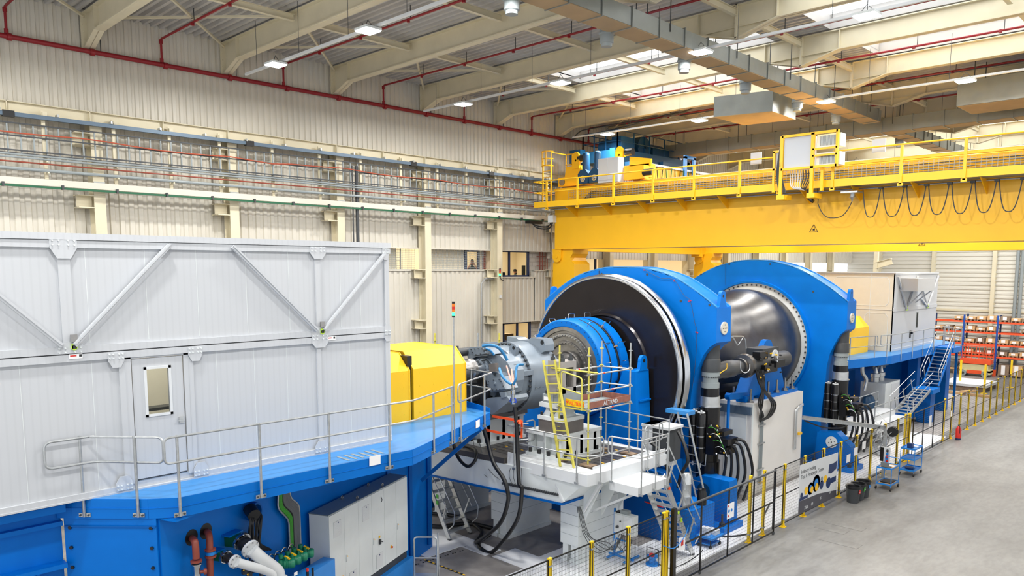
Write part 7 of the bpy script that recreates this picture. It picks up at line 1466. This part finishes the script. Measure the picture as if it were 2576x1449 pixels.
ub = thing('hydraulic_unit', 'grey hydraulic unit box under the far platform', 'hydraulic unit', (-15.3, 43.5, 0))
MB().box((-15.6, 42.0, .01), (-14.3, 44.2, 2.4)).build('grey_box', 'lgrey', ub, smooth=False); MB().box((-14.3, 42.9, .1), (-14.28, 44.1, 2.3)).build('door', 'white2', ub, smooth=False)
for y in (42.4, 43.2): MB().lathe((-15.0, y, 2.4), U, [(0, 0), (0, .2), (.25, .2), (.28, .24), (.45, .24), (.48, .15), (.8, .06), (.8, 0)], 16).build('strainer', 'alu', ub)
for y in (41.0, 41.5): MB().lathe((-14.9, y, 0.01), U, [(0, 0), (0, .28), (1.5, .28), (1.75, .15), (1.8, 0)], 18).build('blue_pump', 'crblue', ub)
for i, z_ in enumerate((2.3, 1.85)): tag(MB().tube(roundpath([(-16.2, 38.5, z_), (-16.2, 41.2, z_), (-16.2, 41.2, 1.1)], .2), .09, 10).build('coolant_pipe', 'rust'), ('upper red brown pipe under the far platform', 'lower red brown pipe under the far platform')[i], 'pipe')
tag(MB().tube(cat_curve([V((-15.2, 41.0, 3.55)), V((-15.2, 41.1, 3.0)), V((-15.1, 41.4, 2.6)), V((-15.15, 41.3, 2.0))], 5), .1, 10).build('silver_pipe', 'alu'), 'silver bent pipe hanging from the far platform', 'pipe')
tag(MB().tube(roundpath([(-15.9, 44.6, 3.4), (-15.9, 44.6, 2.8), (-15.9, 46.3, 2.8)], .15), .1, 8).tube(roundpath([(-15.7, 44.8, 3.4), (-15.7, 44.8, 3.0), (-15.7, 46.3, 3.0)], .15), .1, 8).build('duct_bend', 'mgrey'), 'grey bent ducts under the far platform', 'duct')
fc = thing('test_cabin', 'far two-storey cabin with beige end and white side on the far blue platform', 'cabin', (-17, 46, DZ2))
XC, YC0, YC1, ZC2 = -14.5, 43.1, 50.6, 8.3
MB().box((-20.5, YC0+.05, DZ2), (XC-.05, YC1, ZC2)).build('shell', 'white', fc, smooth=False)
MB().box((-20.5, YC0, DZ2), (XC, YC0+.05, ZC2)).build('beige_end_wall', 'beige', fc, smooth=False)
MB().box((XC-.05, YC0, DZ2), (XC, YC1, ZC2)).build('white_side_wall', 'white', fc, smooth=False)
MB().box((-20.5, YC0-.02, 8.22), (XC+.04, YC0, ZC2)).box((XC, YC0, 8.2), (XC+.04, YC1, ZC2)).box((XC, YC0, 6.2), (XC+.04, YC1, 6.4)).box((-20.5, YC0-.03, 6.28), (XC, YC0, 6.3)).box((XC, YC0, DZ2), (XC+.04, YC1, DZ2+.12)).build('beam', 'white', fc, smooth=False)
for x in (-15.75+.0, -18.3): MB().box((x, YC0-.02, DZ2+.15), (x+.02, YC0, 8.2)).build('panel_joint', 'lgrey', fc, smooth=False)
for x0, x1, z0, z1 in ((-17.8, -14.75, 6.5, 8.05), (-16.0, -14.75, 4.3, 6.1)):
    pts = [(x0+.15, z0), (x1-.15, z0), (x1, z0+.2), (x1, z1-.2), (x1-.15, z1), (x0+.15, z1), (x0, z1-.2), (x0, z0+.2)]
    m = MB()
    for a, b in zip(pts, pts[1:]+pts[:1]): m.bar((a[0], YC0-.01, a[1]), (b[0], YC0-.01, b[1]), .02, .015, upv=(0, 1, 0))
    m.build('panel_frame', 'lgrey', fc, smooth=False)
MB().bar((-16.25, YC0-.05, 5.3), (-16.25, YC0-.05, 5.75), .04, .04).build('door_handle', 'black', fc, smooth=False)
for z_, mt_ in ((5.1, 'byellow'), (4.7, 'dgrey')): MB().cyl((-15.95, YC0, z_), (-15.95, YC0-.06, z_), .08, 12).build('push_button', mt_, fc)
MB().box((XC, 47.0, 5.15), (XC+.01, 47.25, 6.0)).build('slit_window', 'glass', fc, smooth=False); MB().box((XC-.0, 46.95, 5.1), (XC+.006, 47.3, 6.05)).build('window_frame', 'mgrey', fc, smooth=False)
MB().cyl((XC, 46.2, 4.9), (XC+.12, 46.2, 4.9), .09, 10).box((XC, 45.95, 4.6), (XC+.04, 46.1, 5.0)).build('door_lock', 'black', fc); MB().cyl((XC+.12, 46.3, 4.95), (XC+.15, 46.3, 4.95), .05, 8).build('red_button', 'bred', fc)
for a, b in (((43.4, 8.1), (45.0, 6.3)), ((46.6, 8.1), (45.1, 6.3)), ((47.5, 6.8), (48.6, 6.3)), ((50.4, 8.1), (48.7, 6.3)), ((47.4, 7.6), (48.6, 6.3))): MB().bar((XC+.08, *a), (XC+.08, *b), .1, .08, upv=(1, 0, 0)).build('diagonal_brace', 'white', fc, smooth=False)
MB().box((XC, 44.0, 7.3), (XC+.9, 46.9, 8.0)).build('roof_box', 'white', fc, smooth=False); MB().bar((XC+.05, 45.1, 6.4), (XC+.85, 45.1, 7.3), .06, .06).bar((XC+.05, 46.5, 6.6), (XC+.85, 46.5, 7.3), .06, .06).build('box_bracket', 'white', fc, smooth=False)
for y in (45.05, 48.65): MB().box((XC+.05, y-.08, 6.2), (XC+.1, y+.08, 6.42)).build('lime_tag', 'lime', fc, smooth=False)
fg = thing('coupling_guard', 'yellow chamfered guard in front of the far beige cabin wall', 'machine guard', (-17, 40, DZ2))
MB().prism([(-18.6, 38.6, DZ2), (-18.6, 38.6, 5.4), (-18.1, 38.6, 5.95), (-15.9, 38.6, 5.95), (-15.4, 38.6, 5.4), (-15.4, 38.6, DZ2)], (0, 3.6, 0)).build('guard_shell', 'byellow', fg, smooth=False)
hr3 = thing('handrail', 'galvanised tube handrail along the far blue platform edge', 'railing', (-14, 44, DZ2-.3))
for pts in ([(-15.5, 37.05), (-14.65, 37.5), (-14.05, 39.8)], [(-14.0, 40.1), (-13.72, 41.0), (-13.66, 45.7), (-13.62, 50.2)]):
    zt, zm = DZ2+1.1, DZ2+.6; p = [V((x, y, zt)) for x, y in pts]; q = [V((x, y, zm)) for x, y in pts][::-1]
    MB().tube(roundpath(p+q+[p[0]], .12), .024, 7).build('rail', 'galv', hr3)
for x, y in ((-15.2, 37.2), (-14.6, 37.7), (-14.1, 39.6), (-13.85, 40.6), (-13.7, 42.3), (-13.68, 44.0), (-13.66, 45.7), (-13.65, 47.5), (-13.64, 49.3)): MB().tube([(x, y, DZ2-.35), (x, y, DZ2+1.1)], .026, 7).build('post', 'galv', hr3)
fs = stairs('access_stairs', 'tall steep stairs with blue sides at the far end of the far platform', (-13.62, 48.0, 3.95), (-13.62, 45.9, 1.98), (.82, 0, 0), 10)
for ch in fs.children:
    if ch.name.startswith('stringer'): ch.data.materials[0] = M['blue']
fl_ = thing('landing', 'blue landings with railings above and below the tall steep stairs', 'landing', (-13.2, 48.6, 0))
MB().box((-13.66, 48.0, 3.7), (-12.7, 49.6, 4.0)).build('upper_landing', 'blue', fl_, smooth=False); MB().box((-13.8, 44.6, 1.7), (-12.7, 45.9, 1.95)).build('lower_landing', 'blue', fl_, smooth=False)
MB().box((-13.6, 45.0, .02), (-12.9, 45.8, 1.7)).build('support_column', 'dblue', fl_, smooth=False)
MB().box((-14.0, 49.6, .02), (-13.45, 50.3, 3.7)).build('support_column', 'dblue', fl_, smooth=False)
MB().bar((-12.9, 49.4, .02), (-12.9, 49.4, 3.7), .12, .12).build('support_column', 'dblue', fl_, smooth=False)
for z_ in (4.5, 5.05): MB().tube([(-12.72, 48.1, z_), (-12.72, 49.55, z_), (-13.66, 49.55, z_)], .025, 6).build('rail', 'galv', fl_)
for x, y in ((-12.72, 48.2), (-12.72, 49.5), (-13.2, 49.55), (-13.64, 49.55)): MB().tube([(x, y, 4), (x, y, 5.05)], .025, 6).build('post', 'galv', fl_)
# ================================================================ racks with crates
RY = 69.4
rack_i = 0; levels = (1.6, 2.55, 3.5, 4.35)
for r_, (xa, xb) in enumerate(((-20.0, -17.6), (-17.6, -15.2), (-15.2, -12.8), (-12.8, -10.4), (-10.4, -8.0))):
    o = thing('pallet_rack', 'blue and orange pallet rack bay, %s from the far cabin' % nth(r_), 'rack', ((xa+xb)/2, RY, 0), 'pallet rack bays')
    for x in ((xa, xb) if r_ == 0 else (xb,)):
        for y in (RY-.45, RY+.55): MB().box((x-.06, y-.05, .01), (x+.06, y+.05, 4.85)).build('upright', 'navy' if y > RY else M.setdefault('rackb', mat('rack_blue', '#1a4ea8', .45, noise=.04)), o, smooth=False)
        m = MB()
        for z_ in (.6, 1.6, 2.6, 3.6): m.bar((x, RY-.4, z_), (x, RY+.5, z_+.9), .03, .03)
        m.build('brace', 'navy', o, smooth=False); MB().box((x-.12, RY-.6, .01), (x+.12, RY-.46, .55)).build('post_guard', 'orange', o, smooth=False)
    for z_ in levels:
        for y in (RY-.48, RY+.5): MB().box((xa+.07, y-.03, z_-.13), (xb-.07, y+.03, z_)).build('beam', 'orange', o, smooth=False)
random.seed(21); nc = 0
crate0 = None
def crate(x, y, z_, w_, h_, kind, lab, grp='wooden crates on the racks'):
    o = thing('wooden_crate', lab, 'crate', (x, y, z_), grp)
    for i in range(3): MB().box((x-w_/2+i*(w_-.1)/2, y-.4, z_+.002), (x-w_/2+.1+i*(w_-.1)/2, y+.4, z_+.1)).build('pallet_block', 'dwood', o, smooth=False)
    MB().box((x-w_/2, y-.4, z_+.1), (x+w_/2, y+.4, z_+.13)).build('pallet_deck', 'dwood', o, smooth=False)
    MB().box((x-w_/2+.02, y-.38, z_+.13), (x+w_/2-.02, y+.38, z_+.13+h_)).build('crate_box', kind, o, smooth=False)
    MB().box((x-.15, y-.39, z_+.17), (x+.12, y-.381, z_+.12+h_)).build('label_sheet', 'paper', o, smooth=False)
for r_, (xa, xb) in enumerate(((-20.0, -17.6), (-17.6, -15.2), (-15.2, -12.8), (-12.8, -10.4))):
    for l_, z_ in enumerate(levels):
        for j in range(3):
            if (r_, l_, j) in ((0, 3, 0), (0, 3, 1), (2, 2, 0), (2, 2, 1)): continue
            h_ = random.choice((.2, .26, .32)); k = random.choice(('wood', 'wood', 'wood', 'dwood'))
            crate(xa+.47+j*.74, RY, z_, .66, h_, k, '%s crate %s the %s shelf of rack bay %s' % ('weathered wooden' if k == 'dwood' else 'pale wooden', ('at the left end of', 'in the middle of', 'at the right end of')[j], ('lowest', 'second', 'third', 'top')[l_], nth(r_)))
for j, (x, k, lab) in enumerate(((-19.2, 'dwood', 'weathered floor crate under the first rack bay'), (-14.6, 'dwood', 'weathered floor crate under the third rack bay, nearer the scissor lift'), (-13.7, 'wood', 'pale floor crate under the third rack bay, farther from the scissor lift'))): crate(x, RY, .01, .8, .8, k, lab)
rw = thing('steel_roller', 'dark steel rollers on a wooden pallet beside the rack', 'rollers', (-18.3, 69, 0))
MB().box((-19.0, 68.5, .35), (-17.8, 69.3, .5)).box((-18.9, 68.6, .01), (-18.7, 69.2, .35)).box((-18.1, 68.6, .01), (-17.9, 69.2, .35)).build('pallet', 'wood', rw, smooth=False)
for x in (-18.7, -18.1): MB().cyl((x, 68.5, .78), (x, 69.3, .78), .27, 18).build('roller', 'dsteel', rw)
# scissor lift
sf = thing('scissor_lift', 'orange and cream scissor lift parked before the pallet racks', 'scissor lift', (-16.3, 68.2, 0))
x0, x1, y0, y1 = -17.45, -15.25, 67.8, 68.7
MB().box((x0, y0, .35), (x1, y1, .5)).box((x0+.1, y0+.05, .5), (x1-.15, y1-.05, .95)).box((x0, y0, .2), (x0+.3, y1, .7)).box((x1-.3, y0, .2), (x1, y1, .6)).build('chassis', M.setdefault('lcream', mat('lift_cream', '#cfc79a', .5, noise=.05)), sf, smooth=False)
MB().box((x0+.55, y0-.02, .22), (x1-.6, y0+.02, .5)).box((x0-.0, y0, 1.0), (x1, y1, 1.35)).build('orange_body', 'orange', sf, smooth=False)
for x in (x0+.3, x1-.35): 
    for y in (y0, y1-.1): w__ = MB().cyl((x, y-.08, .24), (x, y+.1, .24), .24, 20).build('wheel', 'mgrey', sf); MB().cyl((x, y-.1, .24), (x, y-.08, .24), .1, 12).build('wheel_hub', 'dgrey', w__)
for zz_ in (1.85, 2.4): MB().bar((x0+.15, y0, zz_), (x1, y0, zz_), .04, .05).bar((x0+.15, y1, zz_), (x1, y1, zz_), .04, .05).bar((x1, y0, zz_), (x1, y1, zz_), .04, .05).bar((x0+.15, y0, zz_), (x0+.15, y1, zz_), .04, .05).build('guard_rail', 'orange', sf, smooth=False)
for x in (x0+.15, x0+.6, x0+1.15, x0+1.7, x1):
    for y in (y0, y1): MB().bar((x, y, 1.35), (x, y, 2.4), .04, .04).build('guard_post', 'orange', sf, smooth=False)
# pallets and boards on the floor before the racks, loose yellow posts
pb = thing('panel_stack', 'pale panels stacked on timber before the far fence', 'panels', (-14.8, 60.5, 0))
for i in range(3): MB().box((-16.3, 59.0, .35+.06*i), (-13.4, 62.2, .4+.06*i)).build('panel', 'white2', pb, smooth=False)
for y in (59.2, 60.6, 62.0): MB().box((-16.2, y-.1, .01), (-13.5, y+.1, .35)).build('timber', 'dwood', pb, smooth=False)
tp5 = thing('timber_cross', 'pine timbers lying crossed on the floor before the pale panels', 'timbers', (-15.5, 57.3, 0))
MB().bar((-16.9, 57.6, .1), (-14.2, 57.0, .1), .15, .16).build('timber', 'wood', tp5, smooth=False); MB().bar((-15.9, 57.0, .27), (-15.6, 58.3, .27), .15, .16).build('timber', 'wood', tp5, smooth=False); MB().bar((-14.4, 56.6, .27), (-13.7, 57.8, .27), .15, .16).build('timber', 'wood', tp5, smooth=False); MB().bar((-14.1, 57.1, .1), (-12.6, 56.8, .1), .15, .16).build('timber', 'wood', tp5, smooth=False)
for i, (px, py) in enumerate(((2414, 975), (2475, 990), (2541, 975))):
    q = P(px, py, Z=0); tag(MB().box((q.x-.06, q.y-.06, .0), (q.x+.06, q.y+.06, 2.0)).box((q.x-.2, q.y-.2, 0.001), (q.x+.2, q.y+.2, .02)).build('bollard_post', 'fyellow', smooth=False), 'tall yellow bollard before the racks, %s from the far stairs' % nth(i), 'post')
# ================================================================ people and small wall items
def lumpy(nm, chain, mt_, par, n=10):
    m = MB(); m.tube([c[0] for c in chain], [c[1] for c in chain], n); return m.build(nm, mt_, par)
def head(par_, c, face, hair=True, beard=False):
    f = V(face).normalized(); s = f.cross(U).normalized(); m = MB(); c = V(c)
    m.lathe(c-U*.13, U, [(0, 0), (.005, .045), (.04, .07), (.1, .083), (.16, .085), (.21, .07), (.245, .035), (.255, 0)], 18)
    for v in m.v: d = v-c; v += f*(d.dot(f))*.15
    m.lathe(c+f*.08-U*.02, f, [(0, .022), (.02, .014), (.035, 0)], 8)
    for q in (-1, 1): m.lathe(c+s*q*.075-U*.0, s*q, [(0, .028), (.015, .02), (.018, 0)], 8)
    h = m.build('head', 'skin', par_)
    for q in (-1, 1): MB().lathe(c+f*.085+s*q*.03+U*.015, f, [(0, .012), (.008, 0)], 8).build('eye', 'black', h)
    MB().bar(c+f*.092-U*.06-s*.025, c+f*.092-U*.06+s*.025, .008, .01).build('mouth', 'rust', h)
    k = MB().lathe(c+U*.02-f*.012, U, [(0, .088), (.06, .095), (.12, .075), (.145, 0)], 18); 
    if beard: k.lathe(c-U*.125+f*.02, U, [(0, .03), (.04, .078), (.07, .086)], 16)
    k.build('hair', 'hair', h); return h
def hand(par_, c, dirv, side, curl=.6):
    d = V(dirv).normalized(); s = V(side).normalized(); n = d.cross(s).normalized()
    MB().frame(V(c)+d*.04, s, n, d, .075, .03, .09).build('palm', 'skin', par_)
    for i in range(4):
        p = V(c)+d*.085+s*(-.027+.018*i); L = (.065, .075, .07, .055)[i]; q = p+d*L*.5+n*L*.25; r = q+(d*(1-curl)+n*curl)*L*.5
        MB().tube([p, q, r], [.009, .008, .007], 6).build('finger', 'skin', par_)
    p = V(c)+d*.02-s*.035; MB().tube([p, p-s*.025+d*.025, p-s*.02+d*.06], [.011, .01, .008], 6).build('thumb', 'skin', par_)
# photographer in the narrow window (room floor about 7.6)
pc = P(1188, 660, X=-29.3); ph = thing('person', 'person in dark t-shirt holding a camera up to the face behind the narrow window', 'person', (pc.x, pc.y, 7.41))
f = (CAM-pc).normalized(); f.z = 0; f.normalize(); s = f.cross(U).normalized(); b = V((pc.x, pc.y, 0)); zh = pc.z
m = MB(); sh = zh-.3
m.lathe(b+U*7.41, U, [(0, 0), (0, .13), (.4, .17), (.6, .18), (sh-7.41-.05, .2), (sh-7.41+.05, .13), (sh-7.41+.1, .06), (sh-7.41+.22, .055), (sh-7.41+.22, 0)], 20)
for v in m.v: d = v-b; v += s*(V((d.x, d.y, 0)).dot(s))*.35
m.build('torso', 'tshirt', ph)
for q in (-1, 1):
    sd_ = b+s*q*.22+U*(sh-.02); el = b+s*q*.36+f*.12+U*(sh-.22); wr_ = b+s*q*.07+f*.2+U*(zh-.05)
    MB().tube([sd_-s*q*.04+U*.02, lerp(sd_, el, .6)], [.065, .055], 10).build('sleeve', 'tshirt', ph)
    MB().tube([sd_, el, wr_], [.05, .043, .03], 10).build('arm', 'skin', ph); hand(ph, wr_, (U*.7+f*.2-s*q*.5), f.cross(U)*q, .7)
head(ph, b+U*zh, f)
cm = thing('camera', 'small dark camera held by the person behind the narrow window', 'camera', tuple(b+f*.17+U*(zh-.02)))
MB().frame(b+f*.2+U*(zh-.0), s, f, U, .14, .05, .09).build('camera_body', 'black', cm, smooth=False); MB().cyl(b+f*.22+U*zh, b+f*.29+U*zh, .035, 14).build('lens', 'dgrey', cm)
# seated person behind the wide window
pc = P(1296, 684, X=-29.6); sp_ = thing('person', 'bearded person sitting low behind the wide office window looking sideways', 'person', (pc.x, pc.y, 7.41)); b = V((pc.x, pc.y, 0)); f = V((.3, .95, 0)).normalized(); s = f.cross(U).normalized()
m = MB().lathe(b+U*(7.41), U, [(0, 0), (0, .2), (pc.z-.3-7.41, .2), (pc.z-.2-7.41, .12), (pc.z-.14-7.41, .06), (pc.z-.05-7.41, .055), (pc.z-.05-7.41, 0)], 18)
for v in m.v: d = v-b; v += s*(V((d.x, d.y, 0)).dot(s))*.3
m.build('torso', mat('grey_shirt', '#6f746a', .8, noise=.05), sp_); head(sp_, b+U*pc.z, f, beard=True)
for q in (-1, 1): MB().tube([b+s*q*.22+U*(pc.z-.3), b+s*q*.26+f*.05+U*(pc.z-.55), b+s*q*.15+f*.3+U*(pc.z-.6)], [.055, .045, .03], 8).build('arm', 'skin', sp_); hand(sp_, b+s*q*.15+f*.3+U*(pc.z-.6), f, s, .4)
tag(MB().box((-29.05, 29.26, 8.0), (-29.0, 29.5, 8.62)).build('monitor', 'black', smooth=False), 'dark monitor edge behind the wide office window', 'monitor')
tag(MB().box((-29.4, 27.5, 3.42), (-28.9, 28.5, 5.0)).build('stacked_boards', 'wood', smooth=False), 'stack of pale boards behind the lower office window', 'boards')
tag(MB().box((-28.95, 26.9, 7.42), (-28.7, 27.7, 8.25)).build('desk_item', 'dgrey', smooth=False), 'low dark desk equipment behind the wide office window', 'equipment')
wl_ = thing('signal_light', 'small stack light on the wall column beside the wide office window', 'signal light', (-27.4, 26.15, 8.0)); zz = 8.05
for nme, mt_, h in (('base', 'black', .05), ('green_lens', 'gled', .1), ('red_lens', 'oled', .08), ('orange_lens', 'rled', .12), ('cap', 'black', .06)): MB().cyl((-27.465, 26.15, zz), (-27.465, 26.15, zz+h), .04, 12).build(nme, mt_, wl_); zz += h
MB().tube(cat_curve([V((-27.47, 26.15, 8.05)), V((-27.42, 26.2, 7.9)), V((-27.42, 26.35, 7.85))], 4), .02, 6).build('cable', 'black', wl_)
tag(MB().box((-27.5, 26.13, 6.98), (-27.42, 26.25, 7.15)).build('wall_socket', 'white2', smooth=False), 'small white box on the wall column below the small stack light', 'socket')
for i, (px, py0, py1, mt_) in enumerate(((1094, 838, 868, 'scaffy'), (1202, 838, 866, 'galv'), (1256, 838, 868, 'scaffy'))): 
    a = P(px, py1+8, X=-19.5); bb = P(px, py0, X=-19.5); tag(MB().tube([V((a.x, a.y, 3.05)), bb], .03, 8).cyl(bb-U*.25, bb-U*.23, .06, 8).build('scaffold_tube', mt_), '%s scaffold tube end rising behind the gearbox line, %s from the white cabin' % (('yellow', 'grey', 'yellow')[i], nth(i)), 'tube')

# beige wall bracket near the far end of the left wall
wb_ = thing('wall_bracket', 'cream cantilever bracket high on the far left wall beyond the second crane leg', 'bracket', (-21.8, 60, 8))
a_ = P(2203, 668, Y=62); b_ = P(2244, 657, Y=62)
MB().ibeam(a_, b_, .5, .3, .04).build('arm_beam', 'cream', wb_, smooth=False)
MB().box((a_.x-.15, 61.9, 0), (a_.x+.15, 62.2, 12)).build('wall_post', 'cream', wb_, smooth=False)
# ================================================================ light and render look
w = bpy.data.worlds.new('hall_ambient'); bpy.context.scene.world = w; w.use_nodes = True  # even background added as ambient fill through the unbuilt walls
w.node_tree.nodes['Background'].inputs[0].default_value = (.97, .985, 1, 1); w.node_tree.nodes['Background'].inputs[1].default_value = .8
cy = bpy.context.scene.cycles; cy.max_bounces = 7; cy.diffuse_bounces = 4; cy.glossy_bounces = 3; cy.transmission_bounces = 4; cy.caustics_reflective = False; cy.caustics_refractive = False
vs = bpy.context.scene.view_settings
vs.view_transform = 'Standard'; vs.look = 'None'; vs.gamma = 1; vs.use_curve_mapping = False; vs.exposure = 0.5
